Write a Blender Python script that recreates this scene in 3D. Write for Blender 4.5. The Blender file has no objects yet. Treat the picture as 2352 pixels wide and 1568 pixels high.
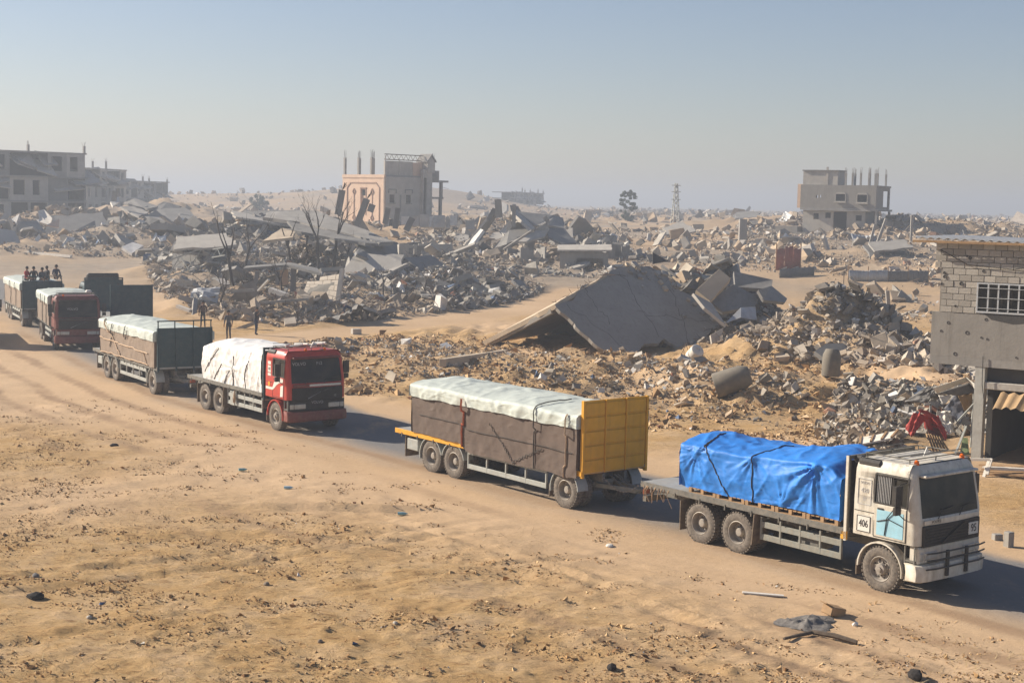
import bpy, math, random
import numpy as np
from mathutils import Matrix, Vector

# ------------------------------------------------------------ camera, sky, sun
scene = bpy.context.scene
COL = scene.collection
CAM_H, PITCH, ROLL = 8.7, math.radians(5.36), math.radians(1.2)
cd = bpy.data.cameras.new('camera'); cam = bpy.data.objects.new('camera', cd); COL.objects.link(cam)
cd.sensor_width = 36.0; cd.lens = 52.0; cd.clip_start = 0.5; cd.clip_end = 9000
_F = Vector((0, math.cos(PITCH), -math.sin(PITCH))); _U0 = Vector((0, math.sin(PITCH), math.cos(PITCH))); _R0 = Vector((1, 0, 0))
_R = _R0*math.cos(ROLL) + _U0*math.sin(ROLL); _U = _U0*math.cos(ROLL) - _R0*math.sin(ROLL)
cam.matrix_world = Matrix(((_R.x, _U.x, -_F.x, 0), (_R.y, _U.y, -_F.y, 0), (_R.z, _U.z, -_F.z, CAM_H), (0, 0, 0, 1)))
scene.camera = cam

SUN_EL = math.radians(27); SUN_DIR = Vector((-0.93, 0.37, 0)).normalized()      # horizontal direction towards the sun
SUN_AZ = math.atan2(SUN_DIR.x, SUN_DIR.y)                                       # clockwise from +Y
world = bpy.data.worlds.new('World'); scene.world = world; world.use_nodes = True
wn = world.node_tree; bg = wn.nodes['Background']
sky = wn.nodes.new('ShaderNodeTexSky'); sky.sky_type = 'NISHITA'; sky.sun_disc = False
sky.sun_elevation = SUN_EL; sky.sun_rotation = SUN_AZ
sky.air_density = 1.0; sky.dust_density = 0.45; sky.ozone_density = 1.2; sky.altitude = 0
tint = wn.nodes.new('ShaderNodeMix'); tint.data_type = 'RGBA'; tint.blend_type = 'MULTIPLY'; tint.inputs[0].default_value = 1.0; tint.inputs[7].default_value = (.98, .945, 1.05, 1)
wn.links.new(sky.outputs[0], tint.inputs[6]); wn.links.new(tint.outputs[2], bg.inputs[0]); bg.inputs[1].default_value = 0.0545
sl = bpy.data.lights.new('sun', 'SUN'); sl.energy = 5.0; sl.angle = math.radians(0.55); sl.color = (1.0, 0.90, 0.76)
so = bpy.data.objects.new('sun', sl); COL.objects.link(so)
so.rotation_euler = (SUN_DIR*math.cos(SUN_EL) + Vector((0, 0, math.sin(SUN_EL)))).to_track_quat('Z', 'Y').to_euler()
scene.view_settings.view_transform = 'Standard'; scene.view_settings.look = 'None'
scene.view_settings.gamma = 1.0; scene.view_settings.exposure = 0.86
scene.view_settings.use_curve_mapping = False
scene.cycles.max_bounces = 5; scene.cycles.diffuse_bounces = 3; scene.cycles.glossy_bounces = 2
scene.cycles.transmission_bounces = 2; scene.cycles.volume_bounces = 0; scene.cycles.transparent_max_bounces = 6
scene.cycles.use_denoising = True
rnd = random.Random(7); rng = np.random.default_rng(11)
# ------------------------------------------------------------ noise and terrain
def _hash(ix, iy, iz, s):
    n = (np.asarray(ix)*374761393 + np.asarray(iy)*668265263 + np.asarray(iz)*2147483647 + s*1274126177) & 0xFFFFFFFF
    n = ((n ^ (n >> 13))*1274126177) & 0xFFFFFFFF
    n = ((n ^ (n >> 16))*2246822519) & 0xFFFFFFFF
    return (n & 0xFFFFFF)/float(0x1000000)
def vn(x, y, z=0.0, s=0):
    x = np.asarray(x, float); y = np.asarray(y, float); flat = np.ndim(z) == 0
    if flat: s = s + int(float(z)*131); z = 0.0
    fx, fy = np.floor(x), np.floor(y); ix, iy = fx.astype(np.int64), fy.astype(np.int64); u, v = x-fx, y-fy
    u = u*u*(3-2*u); v = v*v*(3-2*v)
    if flat:
        a, b, c, d = _hash(ix, iy, 0, s), _hash(ix+1, iy, 0, s), _hash(ix, iy+1, 0, s), _hash(ix+1, iy+1, 0, s)
        return ((a+(b-a)*u)*(1-v) + (c+(d-c)*u)*v)*2-1
    z = np.asarray(z, float); fz = np.floor(z); iz = fz.astype(np.int64); w = z-fz; w = w*w*(3-2*w); r = 0
    for k in (0, 1):
        a, b, c, d = _hash(ix, iy, iz+k, s), _hash(ix+1, iy, iz+k, s), _hash(ix, iy+1, iz+k, s), _hash(ix+1, iy+1, iz+k, s)
        r = r + ((a+(b-a)*u)*(1-v) + (c+(d-c)*u)*v)*(w if k else 1-w)
    return r*2-1
def fbm(x, y, z=0.0, s=0, o=4):
    r, a, t = 0, 1.0, 0
    for k in range(o):
        r = r + a*vn(np.asarray(x)*2**k, np.asarray(y)*2**k, z*2**k if np.ndim(z) else z, s+k); t += a; a *= .5
    return r/t
def ss(a, b, x):
    t = np.clip((np.asarray(x, float)-a)/(b-a), 0, 1); return t*t*(3-2*t)
def base(x, y):                                            # the lie of the land without its small mounds
    x = np.asarray(x, float); y = np.asarray(y, float)
    h = ss(92, 235, y)*(4.0 + 1.2*ss(0, 60, x))
    h = h + 9.0*np.exp(-((x+38)/48)**2-((y-580)/90)**2) + 5.5*np.exp(-((x+120)/70)**2-((y-620)/90)**2)
    return h
CAMP = Vector((0, 0, CAM_H))
def ray(x, y):                                             # view ray of a photo pixel (2352 x 1568 grid), used to measure where things stand
    f = 52/36*2352
    d = _F + _R*((x-1176)/f) - _U*((y-784)/f); return d
def gp(x, y, h=0.0):                                       # where that ray meets the land (plus h)
    d = ray(x, y); t = 20.0
    while t < 1500:
        p = CAMP + d*t
        if p.z <= float(base(p.x, p.y)) + h: break
        t *= 1.003
    return Vector((p.x, p.y, float(base(p.x, p.y))))
def at(x, y, Y):                                           # the point of that ray at distance Y
    d = ray(x, y); return CAMP + d*(Y/d.y)

# ------------------------------------------------------------ mesh builder
class MB:
    def __init__(s): s.v = []; s.f = []; s.m = []
    def add(s, vs, fs, m=0, M=None):
        o = len(s.v)
        s.v += [tuple(M @ Vector(p)) for p in vs] if M is not None else [tuple(p) for p in vs]
        s.f += [tuple(i+o for i in f) for f in fs]; s.m += [m]*len(fs); return s
    BF = ((0, 3, 2, 1), (4, 5, 6, 7), (0, 1, 5, 4), (1, 2, 6, 5), (2, 3, 7, 6), (3, 0, 4, 7))
    def box(s, x0, x1, y0, y1, z0, z1, m=0, M=None):
        return s.add([(x0, y0, z0), (x1, y0, z0), (x1, y1, z0), (x0, y1, z0), (x0, y0, z1), (x1, y0, z1), (x1, y1, z1), (x0, y1, z1)], MB.BF, m, M)
    def bar(s, p, q, w, h, m=0, up=(0, 0, 1)):
        p, q = Vector(p), Vector(q); d = (q-p).normalized(); u = Vector(up)
        if abs(d.dot(u)) > .98: u = Vector((1, 0, 0))
        a = d.cross(u).normalized(); b = a.cross(d).normalized(); a *= w/2; b *= h/2
        return s.add([p-a-b, p+a-b, p+a+b, p-a+b, q-a-b, q+a-b, q+a+b, q-a+b], MB.BF, m)
    def tube(s, pts, r, n=6, m=0):
        pts = [Vector(p) for p in pts]; rs = r if isinstance(r, (list, tuple)) else [r]*len(pts); o = len(s.v); N = len(pts)
        ref = Vector((0, 0, 1)); 
        for i, p in enumerate(pts):
            d = (pts[min(i+1, N-1)]-pts[max(i-1, 0)]).normalized()
            if abs(d.dot(ref)) > .95: ref = Vector((1, 0, 0)) if abs(d.x) < .9 else Vector((0, 1, 0))
            a = d.cross(ref).normalized(); b = a.cross(d)
            for k in range(n):
                t = 2*math.pi*k/n; s.v.append(tuple(p+(a*math.cos(t)+b*math.sin(t))*rs[i]))
        for i in range(N-1):
            for k in range(n):
                k2 = (k+1) % n; s.f.append((o+i*n+k, o+i*n+k2, o+(i+1)*n+k2, o+(i+1)*n+k)); s.m.append(m)
        s.f.append(tuple(o+k for k in range(n))[::-1]); s.f.append(tuple(o+(N-1)*n+k for k in range(n))); s.m += [m, m]; return s
    def cyl(s, p, q, r0, r1=None, n=14, m=0): return s.tube([p, q], [r0, r0 if r1 is None else r1], n, m)
    def lathe(s, prof, n=24, m=0, M=None, axis='y', close=False):      # prof: (radius, along axis)
        o = len(s.v); P = len(prof)
        for k in range(n):
            t = 2*math.pi*k/n; c, d = math.cos(t), math.sin(t)
            for r, a in prof:
                q = Vector((r*c, a, r*d)) if axis == 'y' else Vector((r*c, r*d, a))
                s.v.append(tuple(M @ q if M is not None else q))
        for k in range(n):
            k2 = (k+1) % n
            for i in range(P-1 if not close else P):
                j = (i+1) % P
                f = (o+k*P+i, o+k*P+j, o+k2*P+j, o+k2*P+i)
                s.f.append(f if axis == 'y' else f[::-1]); s.m.append(m)
        return s
    def prism(s, poly, a, b, axis='y', m=0, M=None):       # polygon in the other two axes pushed from a to b
        n = len(poly); vs = []
        for t in (a, b):
            for u, v in poly: vs.append((u, t, v) if axis == 'y' else (t, u, v) if axis == 'x' else (u, v, t))
        fs = [tuple(range(n)), tuple(range(2*n-1, n-1, -1))] + [(i, i+n, (i+1) % n+n, (i+1) % n) for i in range(n)]
        return s.add(vs, fs, m, M)
    def grid(s, P, m=0, wrap=False, flip=False):           # P[i][j] points
        o = len(s.v); a, b = len(P), len(P[0])
        for r in P: s.v += [tuple(p) for p in r]
        for i in range(a-1):
            for j in range(b if wrap else b-1):
                k = (j+1) % b; f = (o+i*b+j, o+i*b+k, o+(i+1)*b+k, o+(i+1)*b+j)
                s.f.append(f[::-1] if flip else f); s.m.append(m)
        return s
    def mesh(s, name, mats, smooth=0):
        me = bpy.data.meshes.new(name); me.from_pydata(s.v, [], s.f)
        for k in (mats if isinstance(mats, (list, tuple)) else [mats]): me.materials.append(k)
        me.polygons.foreach_set('material_index', s.m); 
        if smooth:
            me.polygons.foreach_set('use_smooth', [True]*len(s.f)); me.set_sharp_from_angle(angle=math.radians(smooth))
        me.update(); return me
    def build(s, name, mats, parent=None, smooth=0, bevel=0, fix=False, loc=None, rot=None):
        me = s.mesh(name, mats, smooth)
        if fix: recalc(me)
        o = link(name, me, parent)
        if loc is not None: o.location = loc
        if rot is not None: o.rotation_euler = rot
        if bevel:
            b = o.modifiers.new('bevel', 'BEVEL'); b.width = bevel; b.segments = 1; b.limit_method = 'ANGLE'; b.angle_limit = math.radians(40)
        return o
def recalc(me):
    import bmesh
    b = bmesh.new(); b.from_mesh(me); bmesh.ops.recalc_face_normals(b, faces=b.faces); b.to_mesh(me); b.free()
def link(name, data, parent=None):
    o = bpy.data.objects.new(name, data); COL.objects.link(o)
    if parent is not None: o.parent = parent
    return o
def tag(o, label=None, cat=None, group=None, kind=None):
    if label: o['label'] = label
    if cat: o['category'] = cat
    if group: o['group'] = group
    if kind or cat: o['kind'] = kind or 'thing'
    return o
def thing(name, loc, rz, label, cat, group=None):
    o = link(name, None); o.location = loc; o.rotation_euler = (0, 0, rz); o.empty_display_size = .3
    return tag(o, label, cat, group)
def copy_tree(o, parent=None):
    c = o.copy(); COL.objects.link(c); c.parent = parent
    for ch in o.children: copy_tree(ch, c)
    return c
def big_mesh(name, V, F, mat, cols=None, smooth=False, parent=None):    # V (n,3), F (m,4) numpy, cols per vertex (n,3)
    me = bpy.data.meshes.new(name); n, m = len(V), len(F); k = F.shape[1]
    me.vertices.add(n); me.vertices.foreach_set('co', V.astype(np.float32).ravel())
    me.loops.add(m*k); me.loops.foreach_set('vertex_index', F.astype(np.int32).ravel())
    me.polygons.add(m); me.polygons.foreach_set('loop_start', np.arange(0, m*k, k, dtype=np.int32)); me.polygons.foreach_set('loop_total', np.full(m, k, np.int32))
    me.update(calc_edges=True); me.polygons.foreach_set('use_smooth', np.full(m, bool(smooth)))
    if cols is not None:
        a = me.color_attributes.new('Col', 'FLOAT_COLOR', 'POINT')
        c = np.ones((n, 4), np.float32); c[:, :cols.shape[1]] = cols; a.data.foreach_set('color', c.ravel())
    me.materials.append(mat); return link(name, me, parent)

# ------------------------------------------------------------ materials
MATS = {}
def mat(name, col, rough=.85, var=.22, scale=2.0, bump=.25, bscale=18, metal=0.0, dust=0.0, dcol=(.36, .27, .18), vcol=False, spec=.3, streak=0.0, island=0.0, objrand=0.0, crease=0.0):
    if name in MATS: return MATS[name]
    m = bpy.data.materials.new(name); m.use_nodes = True; nt = m.node_tree; N = nt.nodes; L = nt.links
    bs = N['Principled BSDF']; bs.inputs['Roughness'].default_value = rough; bs.inputs['Metallic'].default_value = metal
    bs.inputs['Specular IOR Level'].default_value = spec
    tc = N.new('ShaderNodeTexCoord'); crd = tc.outputs['Object']
    def noise(sc, det=5, stretch=None):
        n = N.new('ShaderNodeTexNoise'); n.inputs['Scale'].default_value = sc; n.inputs['Detail'].default_value = det; n.inputs['Roughness'].default_value = .62
        if stretch:
            mp = N.new('ShaderNodeMapping'); mp.inputs['Scale'].default_value = stretch; L.new(crd, mp.inputs[0]); L.new(mp.outputs[0], n.inputs['Vector'])
        else: L.new(crd, n.inputs['Vector'])
        return n
    def mix(fac, a, b, mode='MIX'):
        x = N.new('ShaderNodeMix'); x.data_type = 'RGBA'; x.blend_type = mode
        for s, v in ((x.inputs[0], fac), (x.inputs[6], a), (x.inputs[7], b)):
            if hasattr(v, 'is_linked'): L.new(v, s)
            else: s.default_value = v if isinstance(v, float) else (*v[:3], 1)
        return x.outputs[2]
    def ramp(src, lo, hi, a=0., b=1.):
        r = N.new('ShaderNodeMapRange'); r.inputs[1].default_value = lo; r.inputs[2].default_value = hi; r.inputs[3].default_value = a; r.inputs[4].default_value = b; L.new(src, r.inputs[0]); return r.outputs[0]
    c = (*col, 1) if not vcol else None
    if vcol:
        at_ = N.new('ShaderNodeVertexColor'); at_.layer_name = 'Col'; src = at_.outputs[0]
    else: src = col
    n1 = noise(scale)
    v = ramp(n1.outputs[0], .25, .75, 1-var, 1+var); cmb = N.new('ShaderNodeCombineColor')
    for i in range(3): L.new(v, cmb.inputs[i])
    out = mix(1.0, src, cmb.outputs[0], 'MULTIPLY')
    if island:
        g = N.new('ShaderNodeNewGeometry'); iv = ramp(g.outputs['Random Per Island'], 0, 1, 1-island, 1+island); c2 = N.new('ShaderNodeCombineColor')
        for i in range(3): L.new(iv, c2.inputs[i])
        out = mix(1.0, out, c2.outputs[0], 'MULTIPLY')
    if objrand:
        oi = N.new('ShaderNodeObjectInfo'); ov = ramp(oi.outputs['Random'], 0, 1, 1-objrand, 1+objrand); c3 = N.new('ShaderNodeCombineColor')
        for i in range(3): L.new(ov, c3.inputs[i])
        out = mix(1.0, out, c3.outputs[0], 'MULTIPLY')
    if streak:
        n3 = noise(1.0, 4, (5, 5, .35)); out = mix(ramp(n3.outputs[0], .52, .72, 0, streak), out, (col[0]*.35, col[1]*.33, col[2]*.3))
    if dust:
        n2 = noise(scale*2.3, 6); out = mix(ramp(n2.outputs[0], .35, .7, dust*.35, min(1, dust*1.3)), out, dcol)
    L.new(out, bs.inputs['Base Color'])
    if bump:
        nb = noise(bscale, 6); b = N.new('ShaderNodeBump'); b.inputs['Strength'].default_value = bump; b.inputs['Distance'].default_value = .03; L.new(nb.outputs[0], b.inputs['Height']); L.new(b.outputs[0], bs.inputs['Normal'])
        if crease:                                         # sharp folds of a stretched sheet
            prev = b.outputs[0]
            for sc, st, ds in ((1.3, (1, 1, .5), .09), (2.9, (.7, .7, 1.6), .04)):
                nr = noise(sc, 2, st); nr.noise_type = 'RIDGED_MULTIFRACTAL'; nr.inputs['Distortion'].default_value = .6
                b2 = N.new('ShaderNodeBump'); b2.inputs['Strength'].default_value = crease; b2.inputs['Distance'].default_value = ds; L.new(nr.outputs[0], b2.inputs['Height']); L.new(prev, b2.inputs['Normal']); prev = b2.outputs[0]
            L.new(prev, bs.inputs['Normal'])
    MATS[name] = m; return m
# ------------------------------------------------------------ vehicle materials
DUSTC = (.40, .31, .22)
M_TYRE = mat('tyre_rubber', (.055, .05, .045), .9, .3, 6, .3, 40, dust=.55, dcol=(.30, .25, .20))
M_RIM = mat('rim_steel', (.30, .28, .25), .6, .3, 8, .2, 30, metal=.2, dust=.5, dcol=(.33, .27, .21))
M_CHAS = mat('chassis_grime', (.10, .105, .10), .8, .35, 5, .3, 25, dust=.45, dcol=(.28, .235, .18))
M_GUARD = mat('guard_grey', (.33, .36, .35), .6, .25, 5, .15, 25, dust=.35, dcol=(.36, .30, .22))
M_GUARDD = mat('guard_dirty', (.20, .215, .20), .7, .3, 5, .2, 25, dust=.45, dcol=(.30, .25, .18))
M_BLACK = mat('black_plastic', (.02, .02, .022), .5, .3, 4, .1, 30, dust=.22, dcol=(.2, .17, .13))
M_GRILLE = mat('grille_black', (.018, .018, .02), .55, .3, 5, .1, 30, dust=.15, dcol=(.2, .17, .13))
M_WHITE = mat('cab_white', (.70, .66, .57), .45, .12, 3, .06, 12, dust=.34, dcol=(.38, .30, .2), streak=.75)
M_RED = mat('cab_red', (.48, .035, .022), .4, .15, 3, .06, 12, dust=.12, dcol=(.38, .28, .2), streak=.2)
M_MAROON = mat('cab_maroon', (.15, .022, .02), .5, .2, 3, .06, 12, dust=.2, dcol=(.36, .27, .2), streak=.2)
M_YELLOW = mat('board_yellow', (.72, .35, .02), .55, .15, 2, .12, 14, dust=.10, dcol=(.38, .27, .16), streak=.3)
M_GREEN = mat('board_green', (.012, .045, .058), .5, .2, 2, .12, 14, dust=.12, dcol=(.25, .24, .2), streak=.25)
M_DECK = mat('deck_steel', (.33, .34, .33), .6, .25, 3, .2, 18, metal=.1, dust=.4, dcol=(.36, .30, .22))
M_WOOD = mat('wood', (.36, .22, .11), .85, .3, 4, .25, 30, dust=.2)
M_ORANGE = mat('lamp_orange', (.85, .16, .01), .35, .1, 4, 0)
M_LAMP = mat('lamp_glass', (.55, .55, .5), .15, .2, 6, 0, spec=.6, dust=.3)
M_ROPE = mat('rope_dark', (.06, .055, .05), .9, .3, 8, 0)
M_ROPEL = mat('rope_tan', (.50, .36, .24), .9, .3, 8, 0)
M_STRAPR = mat('strap_red', (.55, .13, .06), .8, .2, 8, 0, dust=.2)
M_BLUE = mat('tarp_blue', (.016, .19, .62), .55, .18, 2, .16, 11, dust=.07, dcol=(.3, .36, .44), spec=.25, crease=.85)
M_TWHITE = mat('tarp_white', (.74, .73, .71), .65, .06, 2, .12, 11, dust=.08, dcol=(.5, .44, .36), crease=.5)
M_TPALE = mat('tarp_pale_green', (.50, .545, .50), .65, .08, 2, .16, 11, dust=.10, dcol=(.45, .42, .34), crease=.5)
M_TBROWN = mat('tarp_brown', (.105, .075, .060), .8, .18, 2, .15, 14, dust=.12, dcol=(.26, .2, .15), crease=.35)
M_TTAN = mat('tarp_tan', (.21, .155, .115), .8, .18, 2, .15, 14, dust=.2, dcol=(.36, .28, .2), crease=.35)
M_STICK = mat('door_blue', (.30, .55, .66), .5, .12, 5, .05, 20, dust=.12)
M_PAPER = mat('plate_white', (.70, .68, .62), .6, .1, 5, 0, dust=.15)
M_INK = mat('ink_black', (.02, .02, .02), .6, .1, 5, 0)
M_LETTER = mat('letter_grey', (.42, .41, .40), .6, .15, 5, 0)
M_MUDFLAP = mat('mudflap', (.07, .055, .045), .9, .3, 4, .1, 20, dust=.4)
def glass_material():
    m = bpy.data.materials.new('dark_glass'); m.use_nodes = True; nt = m.node_tree; N = nt.nodes; L = nt.links; b = N['Principled BSDF']
    b.inputs['Specular IOR Level'].default_value = .16
    tc = N.new('ShaderNodeTexCoord'); n = N.new('ShaderNodeTexNoise'); n.inputs['Scale'].default_value = 2.5; n.inputs['Detail'].default_value = 6; L.new(tc.outputs['Object'], n.inputs['Vector'])
    r = N.new('ShaderNodeMapRange'); r.inputs[1].default_value = .4; r.inputs[2].default_value = .75; r.inputs[3].default_value = .05; r.inputs[4].default_value = .24; L.new(n.outputs[0], r.inputs[0])
    x = N.new('ShaderNodeMix'); x.data_type = 'RGBA'; x.inputs[6].default_value = (.018, .02, .02, 1); x.inputs[7].default_value = (.20, .165, .12, 1); L.new(r.outputs[0], x.inputs[0]); L.new(x.outputs[2], b.inputs['Base Color']); L.new(r.outputs[0], b.inputs['Roughness'])
    return m
M_GLASS = glass_material()

# ------------------------------------------------------------ the convoy's road and the side track (world polylines)
ROAD = [(48, -11.5), (29.4, 11.6), (10.5, 34.9), (3.55, 43.4), (-6.9, 56.6), (-13.7, 65.9), (-19.2, 75), (-23.5, 83.3), (-29.8, 97), (-37, 112), (-50, 134), (-75, 160), (-120, 190)]
TRACK = [tuple(gp(*q)[:2]) for q in ((430, 800), (620, 778), (840, 757), (1000, 738), (1170, 716), (1262, 690), (1330, 664))]
def poly_dist(x, y, pl):                                   
    x = np.asarray(x, float); y = np.asarray(y, float); best = np.full(x.shape, 1e9); side = np.zeros(x.shape)
    for (ax, ay), (bx, by) in zip(pl[:-1], pl[1:]):
        dx, dy = bx-ax, by-ay; l2 = dx*dx+dy*dy; t = np.clip(((x-ax)*dx+(y-ay)*dy)/l2, 0, 1)
        ex, ey = x-(ax+t*dx), y-(ay+t*dy); d = np.hypot(ex, ey); m = d < best; best = np.where(m, d, best); side = np.where(m, -np.sign(dx*ey-dy*ex), side)   # negative: the camera's side
    return best, side
def inpoly(x, y, pl):
    x = np.asarray(x, float); y = np.asarray(y, float); r = np.zeros(x.shape, bool); n = len(pl)
    for i in range(n):
        x0, y0 = pl[i]; x1, y1 = pl[(i+1) % n]
        c = ((y0 > y) != (y1 > y)) & (x < (x1-x0)*(y-y0)/((y1-y0) if y1 != y0 else 1e-9)+x0); r ^= c
    return r
def zone(px): return [tuple(gp(*q)[:2]) for q in px]
# rubble fields: (outline on the land, grey dust, mound height, pieces per square metre, darkness)
Z_LEFT = zone([(345, 575), (560, 545), (905, 572), (1010, 610), (1150, 640), (1250, 655), (1240, 690), (1160, 702), (1000, 722), (830, 742), (640, 752), (500, 738), (380, 700), (330, 640)])
Z_FARL = zone([(-60, 520), (60, 506), (240, 520), (470, 525), (560, 560), (340, 600), (240, 592), (60, 588), (-60, 580)])
Z_MID = zone([(900, 540), (1060, 528), (1330, 535), (1450, 585), (1500, 610), (1380, 640), (1180, 640), (1000, 612)])
Z_FAR = zone([(200, 494), (500, 482), (800, 488), (1050, 482), (1400, 480), (1700, 486), (1900, 492), (2500, 500), (2500, 575), (2150, 560), (1900, 535), (1700, 512), (1400, 512), (1000, 528), (700, 542), (500, 522), (300, 512)])
Z_RIGHT = zone([(1690, 530), (1900, 515), (2150, 535), (2420, 560), (2420, 700), (2135, 660), (1940, 625), (1850, 600), (1700, 560)])
Z_SLAB = [(8.5, 87), (12, 83), (13.5, 78), (17, 75), (23, 70), (28, 66), (31, 72), (31, 84), (26, 92), (14, 97), (6, 96)]
Z_WALL = [(21, 70), (30, 58), (36, 60), (38, 78), (30, 84)]
Z_SIDE = [(12.6, 49.5), (14.2, 52.5), (15.0, 56), (22, 59), (22, 66), (15, 66), (12, 58), (11.4, 52)]
Z_GRAV = [(-8, 68), (-3, 70), (2, 66), (7, 62), (11, 58), (13, 64), (11, 74), (6, 79), (-1, 84), (-4, 92), (-10, 90), (-13, 80)]
ZONES = [(Z_LEFT, 1.0, 1.5, 1.5), (Z_FARL, .8, 1.3, .7), (Z_MID, .9, 1.4, 1.1), (Z_FAR, .7, 1.6, .35), (Z_RIGHT, .7, 1.0, .9), (Z_SLAB, .9, 1.3, 2.2), (Z_WALL, .8, 1.3, 2.2), (Z_SIDE, .6, .7, 3.0)]
MOUNDS = [(8.5, 69, 6.0, 4.5, .9), (13, 66, 5, 3, .8), (-4, 76, 6, 5, .7), (-9, 82, 5, 4, .9), (4, 76, 5, 3, .9), (18, 82.5, 5.5, 5.0, 3.3), (12.0, 94.5, 5.0, 4.0, 7.0),
          (22, 75, 4, 4, 1.2), (1, 70, 4, 2.5, .5), (24, 68, 5, 4, .7)]
for q, sx, sy, hh in (((150, 520), 9, 6, 2.4), ((100, 505), 10, 6, 3.0), ((350, 500), 16, 9, 4.2), ((250, 560), 8, 5, 1.5), ((750, 545), 14, 8, 2.8), ((650, 560), 12, 8, 2.0), ((1190, 545), 10, 6, 2.6), ((560, 640), 9, 6, 1.4),
                      ((850, 620), 9, 5, 1.3), ((1010, 660), 7, 4, 1.0), ((480, 690), 6, 3, .8), ((1960, 530), 16, 8, 2.4), ((2180, 545), 14, 7, 2.4), ((1480, 590), 5, 3, .8), ((2060, 590), 8, 5, 1.4), ((1720, 520), 14, 8, 2.2)):
    p = gp(*q); MOUNDS.append((p.x, p.y, sx, sy, hh))
def _raster():                                             # rubble fields drawn once on a coarse grid, then softened
    gx, gy = np.arange(-170, 170, 1.0), np.arange(40, 460, 1.0); xx, yy = np.meshgrid(gx, gy, indexing='ij')
    wx = xx + 2.2*fbm(xx*.2, yy*.2, 0, 31, 3); wy = yy + 2.2*fbm(xx*.2, yy*.2, 5, 37, 3); dz = np.zeros(xx.shape); mh = np.zeros(xx.shape)
    for pl, d, m, _ in ZONES: k = inpoly(wx, wy, pl); dz = np.where(k, np.maximum(dz, d), dz); mh = np.where(k, np.maximum(mh, m), mh)
    def blur(a, n):
        for _ in range(n): a = (a+np.roll(a, 1, 0)+np.roll(a, -1, 0)+np.roll(a, 1, 1)+np.roll(a, -1, 1))/5
        return a
    return blur(dz, 3), blur(mh, 9)
RAS = _raster()
def masks(x, y):
    u = np.clip(np.asarray(x, float)+170, 0, 338.9); v = np.clip(np.asarray(y, float)-40, 0, 418.9); i, j = u.astype(int), v.astype(int); fu, fv = u-i, v-j; out = []
    ok = (np.asarray(y) > 41) & (np.asarray(y) < 455) & (np.abs(x) < 168)
    for A in RAS: out.append(((A[i, j]*(1-fu)+A[i+1, j]*fu)*(1-fv)+(A[i, j+1]*(1-fu)+A[i+1, j+1]*fu)*fv)*ok)
    return out
def land(x, y, mh=None):
    x = np.asarray(x, float); y = np.asarray(y, float)
    if mh is None: mh = masks(x, y)[1]
    h = base(x, y)
    rd, sd = poly_dist(x, y, ROAD); td, _ = poly_dist(x, y, TRACK)
    flat = ss(3.6, 7.5, rd)*ss(2.0, 4.0, td)
    m = 0
    for cx, cy, sx, sy, hh in MOUNDS: m = m + hh*np.exp(-((x-cx)/sx)**2-((y-cy)/sy)**2)
    lump = np.abs(fbm(x*.16, y*.16, 0, 3, 4))*2.2
    h = h + flat*(m*(.75+.5*fbm(x*.35, y*.35, 0, 9, 3)) + mh*lump*.55)
    soil = ss(-14, 4, x+(y-66)*.1)*ss(60, 64, y+x*.1)*(1-ss(96, 110, y))       # churned soil behind the convoy
    h = h + flat*(.10*fbm(x*.3, y*.3, 0, 21, 4) + .05*fbm(x*1.3, y*1.3, 0, 22, 3) + soil*(.60*np.abs(fbm(x*.7, y*.7, 0, 23, 4))+.30*np.maximum(0, fbm(x*1.7, y*1.7, 0, 27, 3))))
    near = ss(3.4, 6.5, rd)*(sd < 0)*(1-ss(60, 75, y))                           # the open ground on the camera's side: ruts and clods
    ru = 0
    for nx, ny, c, w, dp in RUTS:
        t = x*nx+y*ny-c + .35*fbm(x*.12, y*.12, 0, 41, 2); ru = ru - dp*np.exp(-(t/w)**2) + dp*.6*np.exp(-((t-w*1.9)/(w*.8))**2) + dp*.5*np.exp(-((t+w*1.9)/(w*.8))**2)
    h = h + near*(ru*ss(-.3, .25, fbm(x*.09, y*.09, 0, 44, 2)) + .05*fbm(x*.5, y*.5, 0, 24, 3)*ss(4, 9, rd)
                  + .075*np.maximum(0, fbm(x*1.7, y*1.7, 0, 25, 4))*ss(-.2, .3, fbm(x*.14, y*.14, 0, 26, 2))*ss(5, 10, rd))
    cl = ss(-.25, .3, fbm(x*.16, y*.16, 0, 28, 2)+.25*fbm(x*.7, y*.7, 0, 29, 2))*ss(4.5, 9, rd)*(.35+.65*(1-ss(30, 55, y)))    # clods and stubble lumps
    h = h + near*cl*(.085*np.maximum(0, fbm(x*2.6, y*3.4, 0, 45, 3)-.02)+.06*np.maximum(0, fbm(x*6.0, y*7.5, 0, 46, 2)))
    trk = ss(.4, 1.2, rd)*(1-ss(4.6, 6.0, rd))*(sd < 0)
    h = h + .025*trk*np.sin(rd*4.2+.8*fbm(x*.1, y*.1, 0, 61, 2)*3)*fbm(x*.2, y*.2, 0, 62, 2)
    return h
RUTS = []
def _rut(p, q, w, d):
    a, b = gp(*p), gp(*q); t = (b-a); n = Vector((-t.y, t.x)).normalized(); RUTS.append((n.x, n.y, n.x*a.x+n.y*a.y, w, d))
_rut((0, 1335), (900, 1225), .16, .045); _rut((60, 1360), (1200, 1215), .18, .05); _rut((300, 1440), (1100, 1320), .15, .03); _rut((1000, 1290), (1800, 1480), .2, .04); _rut((1330, 1250), (2000, 1420), .22, .05); _rut((1120, 1270), (1700, 1470), .2, .05); _rut((1180, 1300), (1900, 1490), .12, .035); _rut((1240, 1290), (1960, 1475), .12, .035); _rut((900, 1180), (1500, 1310), .15, .03)

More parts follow.
